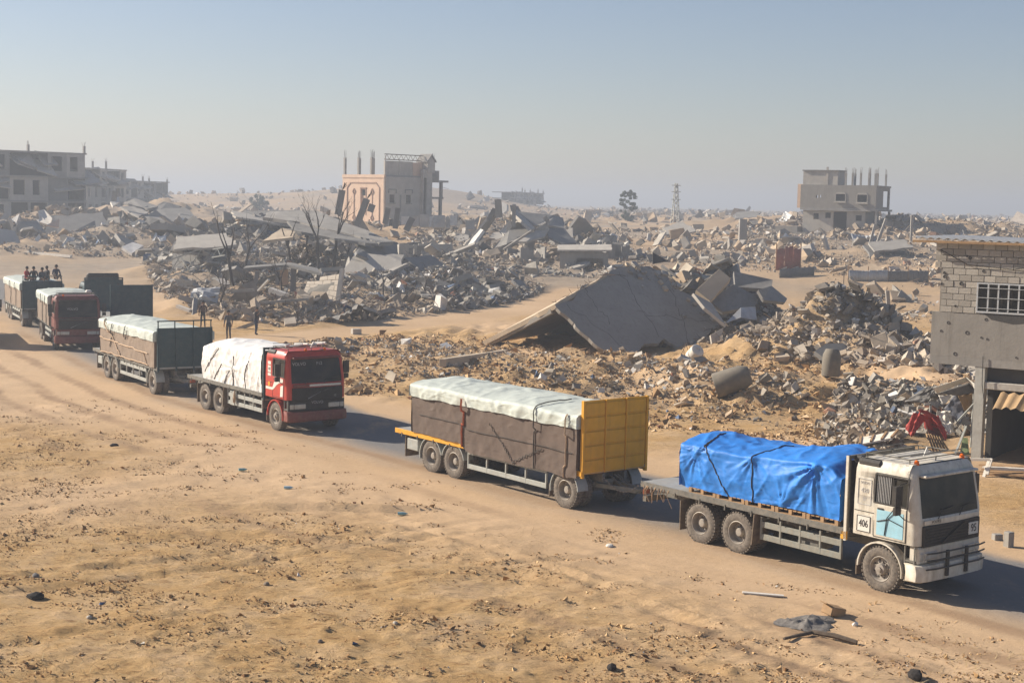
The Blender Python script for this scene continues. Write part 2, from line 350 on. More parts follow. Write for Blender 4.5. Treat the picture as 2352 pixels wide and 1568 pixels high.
# ------------------------------------------------------------ ground material
def ground_material():
    m = bpy.data.materials.new('sandy_ground'); m.use_nodes = True; nt = m.node_tree; N = nt.nodes; L = nt.links; bs = N['Principled BSDF']
    bs.inputs['Roughness'].default_value = .95; bs.inputs['Specular IOR Level'].default_value = .1
    geo = N.new('ShaderNodeNewGeometry'); P = geo.outputs['Position']
    vc = N.new('ShaderNodeVertexColor'); vc.layer_name = 'Col'; sep = N.new('ShaderNodeSeparateColor'); L.new(vc.outputs[0], sep.inputs[0])
    def noise(sc, det=6, rough=.65, st=None, dist=0):
        n = N.new('ShaderNodeTexNoise'); n.inputs['Scale'].default_value = sc; n.inputs['Detail'].default_value = det; n.inputs['Roughness'].default_value = rough; n.inputs['Distortion'].default_value = dist
        if st:
            mp = N.new('ShaderNodeMapping'); mp.inputs['Scale'].default_value = st[0]; mp.inputs['Rotation'].default_value = (0, 0, st[1]); L.new(P, mp.inputs[0]); L.new(mp.outputs[0], n.inputs['Vector'])
        else: L.new(P, n.inputs['Vector'])
        return n.outputs[0]
    def rng_(s, a, b, c=0., d=1.):
        r = N.new('ShaderNodeMapRange'); r.interpolation_type = 'SMOOTHSTEP'
        for i, v in enumerate((a, b, c, d)): r.inputs[i+1].default_value = v
        L.new(s, r.inputs[0]); return r.outputs[0]
    def mix(f, a, b, mode='MIX'):
        x = N.new('ShaderNodeMix'); x.data_type = 'RGBA'; x.blend_type = mode
        for s, v in ((x.inputs[0], f), (x.inputs[6], a), (x.inputs[7], b)):
            if hasattr(v, 'is_linked'): L.new(v, s)
            else: s.default_value = v if isinstance(v, float) else (*v, 1)
        return x.outputs[2]
    def mul(a, b):
        x = N.new('ShaderNodeMath'); x.operation = 'MULTIPLY'
        for s, v in ((x.inputs[0], a), (x.inputs[1], b)):
            if hasattr(v, 'is_linked'): L.new(v, s)
            else: s.default_value = v
        return x.outputs[0]
    big = noise(.07, 5); midn = noise(.6, 6, .7); fine = noise(5, 6, .75); clod = noise(2.2, 8, .78, ((.8, 2.2, 1), .55))
    sand = mix(rng_(big, .35, .65), (.57, .40, .245), (.49, .335, .195))
    ochre = mix(rng_(midn, .35, .68), (.60, .405, .20), (.48, .30, .13))
    ochre = mix(rng_(clod, .52, .63, 0., .75), ochre, (.24, .125, .05))           # damp darker crumbs and dead stubble
    c = mix(mul(sep.outputs[1], rng_(midn, .22, .55)), sand, ochre)
    grey = mix(rng_(midn, .3, .7), (.19, .168, .145), (.33, .30, .26))
    c = mix(mul(sep.outputs[0], rng_(noise(.9, 7, .7), .15, .5)), c, grey)
    c = mix(mul(sep.outputs[2], rng_(noise(.5, 6, .7, ((1, .35, 1), .9)), .18, .50)), c, (.20, .192, .185))  # worn asphalt showing
    c = mix(rng_(fine, .40, .72, 0., .16), c, (.14, .09, .05), 'MIX')
    c = mix(rng_(noise(11, 3), .66, .72, 0., .5), c, (.66, .55, .42))
    c = mix(mul(vc.outputs[1], rng_(midn, .2, .6)), c, (.34, .225, .135))           # darker churned wheel lines
    c = mix(mul(sep.outputs[1], rng_(noise(7, 5, .8, ((.7, 1.8, 1), .3)), .58, .68, 0., .7)), c, (.22, .125, .055))
    L.new(c, bs.inputs['Base Color'])
    b1 = N.new('ShaderNodeBump'); b1.inputs['Strength'].default_value = .9; b1.inputs['Distance'].default_value = .10
    ad = N.new('ShaderNodeMath'); ad.operation = 'ADD'; L.new(mul(clod, 1.3), ad.inputs[0]); L.new(mul(fine, .55), ad.inputs[1])
    gx = N.new('ShaderNodeMath'); gx.operation = 'MULTIPLY_ADD'; L.new(sep.outputs[1], gx.inputs[0]); gx.inputs[1].default_value = .8; gx.inputs[2].default_value = .25
    L.new(mul(ad.outputs[0], gx.outputs[0]), b1.inputs['Height']); L.new(b1.outputs[0], bs.inputs['Normal'])
    return m
def make_ground():
    Y = [8.0]                                              # finer rows where the land is near
    while Y[-1] < 5200: y = Y[-1]; Y.append(y+(max(.04, min(.000135*y*y, .0052*y)) if y < 110 else .0105*y))
    Y = np.array(Y); rows = len(Y); t = np.concatenate([np.linspace(-2, -1, 30)[:-1], np.linspace(-1, 1, 270), np.linspace(1, 2, 30)[1:]]); cols = len(t)
    yy, tt = np.meshgrid(Y, t, indexing='ij'); wi = yy*.40+1.5; xx = np.where(np.abs(tt) <= 1, tt*wi, np.sign(tt)*(wi+(np.abs(tt)-1)*(yy*.25+14)))
    dz, mh = masks(xx, yy); zz = land(xx, yy, mh)
    far = ss(400, 900, yy); zz = zz*(1-far) + (base(xx, yy))*far
    rd, sd = poly_dist(xx, yy, ROAD)
    och = np.clip(ss(4.5, 13, rd+2.5*fbm(xx*.12, yy*.12, 0, 71, 3))*(sd < 0) *ss(-.35, .2, fbm(xx*.06, yy*.06, 0, 72, 3)+(42-yy)*.02), 0, 1)
    och = np.maximum(och, (sd > 0)*.95*ss(4.5, 7, rd)*ss(-.45, .1, fbm(xx*.1, yy*.1, 0, 73, 3))*(1-.5*ss(100, 130, yy)))
    td, _ = poly_dist(xx, yy, TRACK); och = och*ss(1.5, 3.5, td)
    asp = (1-ss(2.7, 3.5, rd+.5*fbm(xx*.4, yy*.4, 0, 74, 3)))*np.where(sd > 0, 1.0, 1-.75*ss(.9, 2.6, rd))
    dust = dz*(.55+.45*fbm(xx*.2, yy*.2, 0, 75, 2))
    soilz = inpoly(xx, yy, Z_GRAV); dust = np.maximum(dust, soilz*.18)
    far_haze = ss(105, 150, yy)*(.30+.45*ss(-.4, .4, fbm(xx*.07, yy*.05, 0, 85, 3))); dust = np.maximum(dust, far_haze)*1.0; dust = dust*ss(1.2, 2.6, td)  # far ground also greyed: distance haze put into its colour
    strk = (sd < 0)*ss(1.2, 2.2, rd)*(1-ss(7, 16, rd))*ss(.35, .8, np.sin(rd*3.1+2.2*fbm(xx*.05, yy*.05, 0, 81, 2)+.6*fbm(xx*.3, yy*.3, 0, 82, 2)))*ss(-.3, .3, fbm(xx*.11, yy*.11, 0, 83, 2))
    c = np.stack([np.clip(dust, 0, 1), och, np.clip(asp, 0, 1), strk], -1).reshape(-1, 4)
    V = np.stack([xx, yy, zz], -1).reshape(-1, 3); i = np.arange(rows*cols).reshape(rows, cols)
    F = np.stack([i[:-1, :-1], i[:-1, 1:], i[1:, 1:], i[1:, :-1]], -1).reshape(-1, 4)
    o = big_mesh('ground', V, F, ground_material(), c, True); tag(o, kind='structure'); return o
ground = make_ground()
def gz(x, y): return float(land(np.array([x]), np.array([y]))[0])

def make_haze():
    m = bpy.data.materials.new('haze_air'); m.use_nodes = True; nt = m.node_tree; nt.nodes.remove(nt.nodes['Principled BSDF'])
    v = nt.nodes.new('ShaderNodeVolumePrincipled'); v.inputs['Color'].default_value = (.62, .67, .755, 1); v.inputs['Density'].default_value = HAZE; v.inputs['Anisotropy'].default_value = .2
    nt.links.new(v.outputs[0], nt.nodes['Material Output'].inputs['Volume'])
    o = MB().box(-3600, 3600, -40, 5400, -6, 34).build('haze', m); tag(o, kind='stuff')
HAZE = .00125
make_haze()
# ------------------------------------------------------------ building materials
M_CONC = mat('concrete', (.30, .285, .26), .9, .22, .8, .35, 9, dust=.15, dcol=(.34, .28, .21), streak=.25)
M_CONCD = mat('concrete_dark', (.20, .195, .185), .9, .25, .8, .35, 9, dust=.15, dcol=(.30, .25, .2), streak=.25)
M_CONCL = mat('concrete_pale', (.44, .41, .36), .9, .2, .8, .35, 9, dust=.15, dcol=(.40, .32, .24), streak=.2)
M_PLAST = mat('plaster_grey', (.285, .265, .235), .9, .14, .9, .3, 8, dust=.08, dcol=(.34, .28, .21), streak=.3)
M_BLOCK = mat('concrete_block', (.42, .385, .33), .95, .16, 3, .6, 26, objrand=.22, dust=.12, dcol=(.40, .33, .25))
M_MORTAR = mat('mortar', (.24, .22, .19), .95, .2, 3, .4, 20)
M_PEACH = mat('plaster_peach', (.66, .47, .34), .85, .1, 1, .2, 8, dust=.1, dcol=(.45, .36, .28), streak=.2)
M_PTRIM = mat('peach_trim', (.33, .21, .15), .85, .1, 1, .2, 8)
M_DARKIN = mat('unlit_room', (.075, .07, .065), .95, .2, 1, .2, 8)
M_REBAR = mat('rebar_rust', (.11, .075, .055), .85, .3, 6, 0)
M_STEELW = mat('window_steel', (.52, .54, .55), .5, .15, 6, 0, dust=.15)
M_SHEET = mat('sheet_zinc', (.50, .52, .53), .5, .2, 1.2, .12, 14, metal=.35, dust=.3, dcol=(.38, .32, .26), streak=.3)
M_SHEETR = mat('sheet_red', (.33, .085, .06), .7, .2, 1.2, .12, 14, dust=.2, streak=.3)
M_RCLOTH = mat('red_cloth', (.36, .035, .032), .8, .2, 2, .15, 12, dust=.1)
M_WCLOTH = mat('pale_cloth', (.66, .62, .55), .85, .15, 2, .2, 12, dust=.15)
M_TCLOTH = mat('tan_cloth', (.38, .25, .13), .85, .25, 2, .2, 12, dust=.15)
M_WPAINT = mat('worn_whitewash', (.50, .50, .45), .9, .2, 1.5, .3, 10, dust=.3, dcol=(.3, .25, .2), streak=.5)
def wall(mb, M, u0, u1, z0, z1, th, ops=(), m=0):           # wall in the plane v = 0..th with real openings (u0, u1, z0, z1)
    us = sorted({u0, u1, *[min(max(o[k], u0), u1) for o in ops for k in (0, 1)]}); zs = sorted({z0, z1, *[min(max(o[k], z0), z1) for o in ops for k in (2, 3)]})
    for i in range(len(zs)-1):
        run = None
        for j in range(len(us)):
            solid = j < len(us)-1 and not any(o[0] <= (us[j]+us[j+1])/2 <= o[1] and o[2] <= (zs[i]+zs[i+1])/2 <= o[3] for o in ops)
            if solid and run is None: run = us[j]
            if not solid and run is not None: mb.box(run, us[j], 0, th, zs[i], zs[i+1], m, M); run = None
    return mb
def frame(o, u): return Matrix.Translation(Vector(o)) @ Matrix.Rotation(u, 4, 'Z')
def onplane(x, y, p0, n):
    d = ray(x, y); n = Vector(n); return CAMP + d*((Vector(p0)-CAMP).dot(n)/d.dot(n))
def slab_poly(mb, pts, th, m=0, n=None):                   # a broken plate: polygon with thickness, below the side that faces up
    pts = [Vector(p) for p in pts]
    if n is None:
        n = Vector((0, 0, 0)); c = sum(pts, Vector())/len(pts)
        for a, b in zip(pts, pts[1:]+pts[:1]): n += (a-c).cross(b-c)
    n = Vector(n).normalized()
    if n.z < 0: n = -n
    k = len(pts); vs = pts + [p-n*th for p in pts]
    return mb.add(vs, [tuple(range(k)), tuple(range(2*k-1, k-1, -1))]+[(i, i+k, (i+1) % k+k, (i+1) % k) for i in range(k)], m)
def rough_edge(pts, amp, n=5, seed=0):                      # breaks straight outline edges into a ragged line
    r = random.Random(seed); out = []; pts = [Vector(p) for p in pts]
    for a, b in zip(pts, pts[1:]+pts[:1]):
        d = (b-a); nn = d.cross(Vector((0, 0, 1))); nn = nn.normalized() if nn.length > 1e-5 else Vector((1, 0, 0))
        out.append(a)
        for k in range(1, n): out.append(a+d*(k/n+r.uniform(-.06, .06)) + nn*r.uniform(-amp, amp))
    return out
def rebar(mb, p, h, n=4, r=.012, s=.12, lean=.25, rr=rnd):
    for k in range(n):
        a = Vector(p)+Vector((s*(k % 2-.5), s*(k//2 % 2-.5), 0)); l = Vector((rr.uniform(-lean, lean), rr.uniform(-lean, lean), 1))*h*rr.uniform(.6, 1); mb.tube([a, a+l*.6, a+l+Vector((rr.uniform(-.1, .1), rr.uniform(-.1, .1), 0))], r, 4)

# ------------------------------------------------------------ unfinished block building at the right edge
def block_building():
    B = thing('block_building', (16.37, 51.41, 0), math.radians(-34), 'unfinished grey block building with barred window at right edge', 'building')
    Binv = (Matrix.Translation(B.location) @ Matrix.Rotation(B.rotation_euler.z, 4, 'Z')).inverted()
    nrm = Matrix.Rotation(B.rotation_euler.z, 3, 'Z') @ Vector((0, -1, 0))
    def uz(x, y): p = Binv @ onplane(x, y, B.location, nrm); return p.x, p.z
    uL, zB = uz(2136, 815); _, zT = uz(2150, 556); wu0, wz1 = uz(2248, 652); _, wz0 = uz(2248, 714); _, zP = uz(2200, 718)
    uR = 9.0; D = 7.0; win = (wu0, wu0+1.75, wz0, wz1); I = Matrix.Identity(4)
    pl = wall(MB(), I, uL, uR, zB, zP, .22, [win]); pl.build('plaster_band', M_PLAST, B)
    core = wall(MB(), Matrix.Translation((0, .03, 0)), uL+.25, uR, zP, zT-.02, .16, [win]); core.build('wall', M_MORTAR, B)
    # each block of the upper wall
    bh, bl = .20, .42; rows = int((zT-zP)/(bh+.022)); bh = (zT-zP)/rows-.022; me = None; r = random.Random(3)
    for i in range(rows):
        z = zP+.011+i*(bh+.022); off = (i % 2)*bl*.5 + r.uniform(-.05, .05); u = uL - (0 if i > rows*.5 else .0) + (.30 if i < rows*.55 else .05) + r.uniform(-.03, .03); first = True
        while u < 5.6:
            l = bl*(.5 if first and i % 2 else 1)*r.uniform(.93, 1.05); first = False
            u1 = u+l-.02
            if not (u1 > win[0]-.02 and u < win[1]+.02 and z+bh > win[2] and z < win[3]) or False:
                if me is None:
                    q = MB().box(0, 1, 0, 1, 0, 1); me = q.mesh('block', M_BLOCK)
                o = link('block', me, B); o.location = (u, -.012+r.uniform(-.006, .008), z+r.uniform(-.004, .004)); o.scale = (u1-u, .19, bh)
            elif u < win[0]-.06:
                o = link('block', me, B); o.location = (u, -.01, z); o.scale = (win[0]-.03-u, .19, bh)
            u += l
    # window: frame, panes, bars
    w = win; wf = MB().box(w[0]-.05, w[1]+.05, -.03, .06, w[2]-.06, w[2]).box(w[0]-.05, w[1]+.05, -.03, .06, w[3], w[3]+.05).box(w[0]-.05, w[0], -.03, .06, w[2], w[3]).box(w[1], w[1]+.05, -.03, .06, w[2], w[3])
    W = wf.build('window', M_STEELW, B)
    for k in range(5):
        x = w[0]+(w[1]-w[0])*k/5; MB().box(x+.02, x+.33, .05, .06, w[2]+.02, w[3]-.02).build('pane', M_GLASS, W)
    br = MB()
    for k in range(1, 5): x = w[0]+(w[1]-w[0])*k/5; br.box(x-.025, x+.025, -.035, .02, w[2], w[3])
    for t in (.12, .5, .86): br.tube([(w[0], -.05, w[2]+(w[3]-w[2])*t), (w[1], -.05, w[2]+(w[3]-w[2])*t)], .009, 4)
    br.build('window_bars', M_STEELW, W)
    # storey slab, side and rear walls, columns, lower rooms
    MB().box(uL-.02, uR, .0, D, zB-.28, zB-.003).build('floor_slab', M_CONC, B)
    sd = MB().box(uL+.25, uL+.45, .2, D, zB, zT-.1).box(uL+.25, uR, D-.2, D, zB, zT-.1).box(uR-.2, uR, .2, D, zB, zT-.1); sd.build('rear_wall', M_BLOCK, B)
    for u in (0, 4.4, 8.6): MB().box(u-.17, u+.17, .02, .36, -.3, zB-.283).build('column', M_WPAINT if u == 0 else M_PLAST, B)
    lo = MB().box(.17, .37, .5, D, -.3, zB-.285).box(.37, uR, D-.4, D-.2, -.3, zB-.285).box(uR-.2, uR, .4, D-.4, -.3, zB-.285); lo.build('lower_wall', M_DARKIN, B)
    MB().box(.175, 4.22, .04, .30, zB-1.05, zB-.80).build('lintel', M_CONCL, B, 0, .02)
    MB().box(.175, 4.22, .34, .5, zB-.80, zB-.30).build('shade_panel', M_DARKIN, B)  # dark sheet stands in for the unlit room above the lintel
    aw = MB(); P = []
    for k in range(41):
        u = .75+k*.09; P.append([(u, -.9+.1*math.sin(k*.5), zB-1.62+.045*math.sin(k*1.57)+.10*math.sin(k*.21)), (u, .05, zB-1.12+.045*math.sin(k*1.57))])
    aw.grid(P); ao = aw.build('awning', M_TCLOTH, B, 50)
    # roof sheet with overhang, weighed down
    P = []; zt = zT+.10
    for k in range(150):
        u = uL-.75+k*.075; P.append([(u, -.28, zt-.02*u+.03*math.sin(k*1.57)), (u, 3.2, zt+.02-.02*u+.03*math.sin(k*1.57)), (u, D, zt-.02-.02*u+.03*math.sin(k*1.57))])
    rf = MB().grid(P); ro = rf.build('roof', M_SHEET, B, 50); s_ = ro.modifiers.new('t', 'SOLIDIFY'); s_.thickness = .012
    rb = MB().box(uL-.7, uR, -.34, -.26, zT-.02, zT+.06); rb.build('roof_beam', M_WOOD, B)
    st = MB().prism([(w[0]+.2, w[2]-.07), (w[1]+.3, w[2]-.07), (w[1]+.1, w[2]-.32), (w[1]-.5, w[2]-.40), (w[0]+.5, w[2]-.28)], -.004, -.0015, 'y'); st.build('dark_stain', M_DARKIN, B)  # darker patch on the wall below the window
    wr = MB().tube([(uL+.2, -.05, zT-.25), (uL+1.2, -.06, zT-.75), (1.0, -.06, zT-.85), (2.5, -.05, zT-.55)], .012, 4).tube([(.1, -.05, zB+.1), (.12, -.06, zB-.9), (.3, -.1, zB-1.9)], .012, 4); wr.build('loose_wire', M_INK, B)
    # shell scars: small pocked patches in the plaster
    sc = random.Random(5)
    for k in range(34):
        u, z = sc.uniform(uL+.3, 3.2), sc.uniform(zB+.1, zT-.3)
        if w[0]-.2 < u < w[1]+.2 and w[2]-.2 < z < w[3]+.2: continue
        a = MB(); R_ = sc.uniform(.03, .06); a.lathe([(R_*.2, .012), (R_*.7, .004), (R_, -.006), (R_*1.25, -.001)], 9, 0); o = a.build('shell_scar', M_DARKIN, B); o.location = (u, -.006 if z < zP else -.024, z)
    # top clutter: torn sheets and a red cloth on the roof
    return B, (uL, zB, zT, zP)
BB, BBD = block_building()
def roof_clutter():
    R_ = Matrix.Translation(BB.location) @ Matrix.Rotation(BB.rotation_euler.z, 4, 'Z'); uL, zB, zT, zP = BBD; r = random.Random(8)
    for (u, v, sx, sy, m, nm, lab, ct) in ((1.0, 4.6, 1.0, .7, M_RCLOTH, 'red_cloth', 'red cloth on the block building roof, left one', 'cloth'), (2.0, 4.8, 1.1, .6, M_RCLOTH, 'red_cloth', 'red cloth on the block building roof, right one', 'cloth'), (3.0, 1.6, 1.5, 1.2, M_SHEET, 'roof_sheet', 'bent pale metal sheet lying on the block building roof', 'metal sheet')):
        G = []
        for i in range(12):
            G.append([R_ @ Vector((u+(i/11-.5)*sx, v+(j/8-.5)*sy, zT+.30+.16*fbm(i*.35+u, j*.35, v, 4, 3).item()+.05*v+.22*math.sin(i*.28)*(1 if m is M_RCLOTH else 1.6))) for j in range(9)])
        o = MB().grid(G).build(nm, m, None, 60); tag(o, lab, ct); s_ = o.modifiers.new('t', 'SOLIDIFY'); s_.thickness = .01
roof_clutter()

# ------------------------------------------------------------ peach building in the middle distance
def trim_path(mb, M, pts, w=.22, d=.10, m=0):
    for a, b in zip(pts[:-1], pts[1:]):
        mb.bar(M @ Vector((a[0], -d/2, a[1])), M @ Vector((b[0], -d/2, b[1])), d, w, m, up=M.to_3x3() @ Vector((0, 0, 1)) if abs(b[0]-a[0]) > .01 else M.to_3x3() @ Vector((1, 0, 0)))
def peach_building():
    C = at(883, 470, 225); g = 3.4; B = thing('peach_house', (C.x, C.y, g), math.radians(45), 'peach rendered house with decorated wall and bare roof columns', 'building')
    H = at(883, 401, 225).z-g; D1 = 10.2; W2 = 7.2
    # local x runs along the shaded right face (away, right); local y runs along the lit left face (away, left)
    ML = Matrix(((0, 1, 0, 0), (1, 0, 0, 0), (0, 0, 1, 0), (0, 0, 0, 1)))      # left face: u along local y, v into the house along local x
    lf = wall(MB(), ML, 0, D1, 0, H, .25, [(4.55, 5.55, H-6.0, H-2.2)]); lf.build('wall', M_PEACH, B, fix=True)
    MB().box(.15, .2, 4.55, 5.55, H-6.0, H-2.2).build('window_infill', M_PEACH, B)
    MB().box(.12, .16, 4.65, 5.45, H-3.2, H-2.3).build('pane', M_GLASS, B); MB().box(.12, .16, 4.65, 5.45, H-6.0, H-5.4).build('pane', M_GLASS, B)
    tr = MB(); T = lambda u, z: (u, H-z)
    trim_path(tr, ML, [T(1.2, 8), T(1.2, 2.0), T(2.0, 1.25), T(8.2, 1.25), T(9.0, 2.0), T(9.0, 8)], .16, .08)
    trim_path(tr, ML, [T(4.4, 6.2), T(4.4, 2.1)], .12, .06); trim_path(tr, ML, [T(5.7, 6.2), T(5.7, 2.1)], .12, .06); trim_path(tr, ML, [T(4.3, 2.05), T(5.8, 2.05)], .16, .1)
    for u in (2.9, 7.3): trim_path(tr, ML, [T(u, 6.3), T(u, 3.0)], .16, .06); [trim_path(tr, ML, [T(u-.32, z), T(u, z-.45), T(u+.32, z), T(u, z+.45), T(u-.32, z)], .10, .1) for z in (2.6, 6.6)]
    tr.build('wall_trim', M_PTRIM, B)
    pp = MB(); trim_path(pp, ML, [(0, H-.25), (D1, H-.25)], .5, .10); pp.build('cornice', M_PEACH, B)
    rf = wall(MB(), Matrix.Identity(4), 0, W2, 0, H-.3, .25, [(1.0, 2.0, H-4.2, H-3.0), (4.3, 5.3, H-4.2, H-3.0), (1.0, 1.8, H-8, H-6.6), (4.4, 5.2, H-8, H-6.6)]); rf.build('wall', M_CONCL, B)
    hd = MB()
    for u in (1.5, 4.8): trim_path(hd, Matrix.Identity(4), [(u-.75, H-2.75), (u-.75, H-2.2), (u+.75, H-2.2), (u+.75, H-2.75)], .14, .12); trim_path(hd, Matrix.Identity(4), [(u-.6, H-4.3), (u+.6, H-4.3)], .14, .18)
    trim_path(hd, Matrix.Identity(4), [(3.15, H-5.6), (3.15, H-3)], .2, .1); hd.build('window_trim', M_CONCD, B)
    for u, z in ((1.5, 3.6), (4.8, 3.6), (1.4, 7.3), (4.8, 7.3)): MB().box(u-.5, u+.5, .2, .24, H-z-.6, H-z+.6).build('pane', M_GLASS, B)
    MB().box(.26, 11.0, .26, D1, H-.30, H-.05).build('roof_slab', M_CONC, B)
    MB().box(.3, 10.5, .3, D1-.3, 2.9, 3.1).build('floor_slab', M_CONC, B)
    bk = MB().box(.3, 7.2, D1-.3, D1, 0, H-.31); bk.build('rear_wall', M_CONC, B)
    # stair tower and open balconies on the right
    tw = wall(MB(), Matrix.Translation((7.2, -.6, 0)), 0, 1.9, 0, H+1.0, .25, [(.15, .75, H-6, H-.3)]); tw.box(9.0, 9.1, -.35, 3, 0, H+1.0).box(7.2, 7.4, -.35, 0, 0, H+1.0); tw.build('stair_tower', M_CONCL, B)
    gb = MB().prism([(7.9, H+.5), (9.4, H+.5), (9.4, H+2.2), (8.65, H+3.0), (7.9, H+2.2)], -.85, 1.6, 'y'); gb.build('gable', M_CONCL, B); MB().prism([(7.7, H+2.1), (8.65, H+3.1), (9.6, H+2.1), (9.6, H+2.3), (8.65, H+3.4), (7.7, H+2.3)], -1.0, 1.7, 'y').build('gable_roof', M_CONCD, B)
    MB().box(6.0, 7.9, .4, 3.0, H-.04, H+2.0).build('roof_room', M_PEACH, B)
    rr = MB().box(.4, 6.0, .5, .75, H-.04, H+2.1).box(3.2, 3.4, .44, .5, H-.04, H+2.3).box(.4, .55, .44, .5, H-.04, H+2.9); rr.build('roof_wall', M_CONCL, B)
    tt = MB()
    for z in (2.3, 3.1): tt.tube([(.4, .6, H+z), (8.2, .6, H+z)], .07, 5)
    for k in range(9): x = .4+k*.95; tt.tube([(x, .6, H+2.3), (x+.48, .6, H+3.1), (x+.95, .6, H+2.3)], .05, 4)
    tt.build('roof_truss', M_REBAR, B)
    for k, (x, y) in enumerate(((.3, .3), (.3, 3.5), (.3, 6.6), (.3, D1-.2), (6, D1-.2), (12.2, 2.8), (3.2, 6.6), (3.2, D1-.2))):
        if k == 0: continue
        c = MB().box(x-.17, x+.17, y-.17, y+.17, H-.04, H+2.6); co = c.build('roof_column', M_CONC, B); q = MB(); rebar(q, (x, y, H+2.6), 1.3, 4, .022, .22, .10, random.Random(k)); q.build('rebar', M_REBAR, co)
    bl = MB()
    for z, x1 in ((H-3.5, 12.6), (H-.9, 13.6)): bl.box(9.12, x1, .6, 6.5, z, z+.3)
    bl.box(9.12, 11.6, .6, 3, H-.6, H+.9); bl.build('balcony', M_CONC, B)
    for x, y, z0, z1 in ((12.2, .9, -1, H-3.5), (12.3, .9, H-3.2, H-.9), (12.2, 5.8, -1, H-.9), (12.2, 2.8, H-.6, H+.1)): MB().box(x-.2, x+.2, y-.2, y+.2, z0, z1).build('column', M_CONC, B)
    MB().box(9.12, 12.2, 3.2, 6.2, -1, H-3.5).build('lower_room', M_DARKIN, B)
    return B
peach_building()

# ------------------------------------------------------------ grey two storey house on the right
def grey_house():
    C = at(2011, 480, 212); g = 4.4; B = thing('grey_house', (C.x, C.y, g), math.radians(-30), 'bare grey two storey house with rows of roof columns', 'building')
    zt = at(2011, 426, 212).z-g; z1 = at(2011, 481, 212).z-g; L = 11.2; I = Matrix.Translation((-L, 0, 0)); Dp = 7
    ops = [(L-8.6, L-7.6, zt-2.15, zt-1.2), (L-5.9, L-4.5, zt-2.3, zt-1.3), (L-2.7, L-1.3, zt-2.4, zt-1.35)]
    f = wall(MB(), I, 0, L, z1, zt, .25, [ops[1], ops[2], (L-8.9, L-8.55, zt-1.9, zt-1.5), (L-8.3, L-8.1, zt-1.85, zt-1.45)]); f.build('upper_wall', M_PLAST, B)
    for o in ops[1:]:
        u0, u1 = o[0]-L, o[1]-L; W = MB().box(u0-.12, u1+.12, -.18, .0, o[2]-.16, o[2]-.01).box(u0-.1, u0-.005, -.06, -.003, o[2], o[3]).box(u1+.005, u1+.1, -.06, -.003, o[2], o[3]).prism([(u0-.1, o[3]+.002), (u1+.1, o[3]+.002), (u1-.15, o[3]+.25), (u0+.15, o[3]+.25)], -.07, -.003, 'y').build('window', M_CONCL, B)
        MB().box(u0, u1, .15, .17, o[2], o[3]).build('pane', M_GLASS, W); MB().box(u0-.25, u1+.25, -.30, -.18, o[2]-.25, o[2]-.14).build('sill', M_CONCL, W)
    s = MB(); MR = Matrix(((0, -1, 0, 0), (1, 0, 0, 0), (0, 0, 1, 0), (0, 0, 0, 1)))
    wall(s, MR, .25, Dp, z1, zt, .22, [(3.6, 6.4, z1+.35, zt-.75)]); s.build('side_wall', M_PLAST, B, fix=True)
    MB().box(-L, .15, .26, Dp, zt-.25, zt-.02).build('roof_slab', M_CONC, B); MB().box(-L, .3, .0, Dp+.5, z1-.28, z1-.01).build('floor_slab', M_CONC, B)
    MB().box(-L, -L+.2, .26, Dp, z1, zt-.26).build('side_wall', M_PLAST, B)
    lo = wall(MB(), Matrix.Translation((-L+.2, .8, 0)), 0, L-1.7, -1.5, z1-.3, .22, [(1.6, 2.4, z1-1.6, z1-.75), (3.4, 4.2, z1-1.4, z1-.6), (4.6, 6.6, -1.5, z1-.45), (7.9, 8.8, z1-1.7, z1-.9)]); lo.build('lower_wall', M_CONCL, B)
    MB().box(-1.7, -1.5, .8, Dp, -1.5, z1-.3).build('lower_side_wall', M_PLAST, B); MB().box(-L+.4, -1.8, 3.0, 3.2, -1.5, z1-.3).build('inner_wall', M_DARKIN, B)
    for y in (.3, Dp-.2): MB().box(-.1, .2, y-.15, y+.15, -1.5, z1-.29).build('column', M_CONC, B)
    MB().box(-L-1.0, -L-.01, 1.5, 4.5, z1, zt+.1).build('bay', M_PEACH, B); MB().box(-L-1.3, -L-1.01, 2.4, 3.2, z1+1.3, z1+2.1).build('air_conditioner', M_CONCD, B)
    rr = wall(MB(), Matrix.Translation((-L+.1, .6, 0)), 0, 5.2, zt-.02, zt+2.0, .2, []); rr.box(-L+5.1, -L+5.3, .8, 4, zt-.02, zt+2.0).box(-L+.1, -L+.3, .8, 4, zt-.02, zt+2.0).box(-L+3.6, -L+3.9, .5, .6, zt-.02, zt+2.6); rr.build('roof_room', M_CONCL, B)
    MB().box(-L, -L+5.5, .4, 4.2, zt+2.0, zt+2.15).build('roof_room_slab', M_CONCD, B)
    k = 0
    for x, y in ((-4.6, .3), (-3.6, .3), (-4.2, 3.4), (-2.0, 3.4), (-2.4, .3), (-1.2, .3), (-3.0, Dp-.3), (-.6, Dp-.3), (.0, .4), (-1.2, 3.4), (-5.2, Dp-.3)):
        k += 1; co = MB().box(x-.12, x+.12, y-.12, y+.12, zt-.02, zt+1.75).build('roof_column', M_CONC, B); q = MB(); rebar(q, (x, y, zt+1.75), .9, 4, .016, .16, .08, random.Random(k+30)); q.build('rebar', M_REBAR, co)
    # fallen porch at its foot
    MB().box(-L-3.4, -L-.1, -.6, 2.4, -1.5, 1.7).build('annex', M_PLAST, B); MB().box(-L-.6, -L+5.2, -1.3, -.9, -1.5, .9).build('yard_wall', M_PLAST, B)
    return B
grey_house()

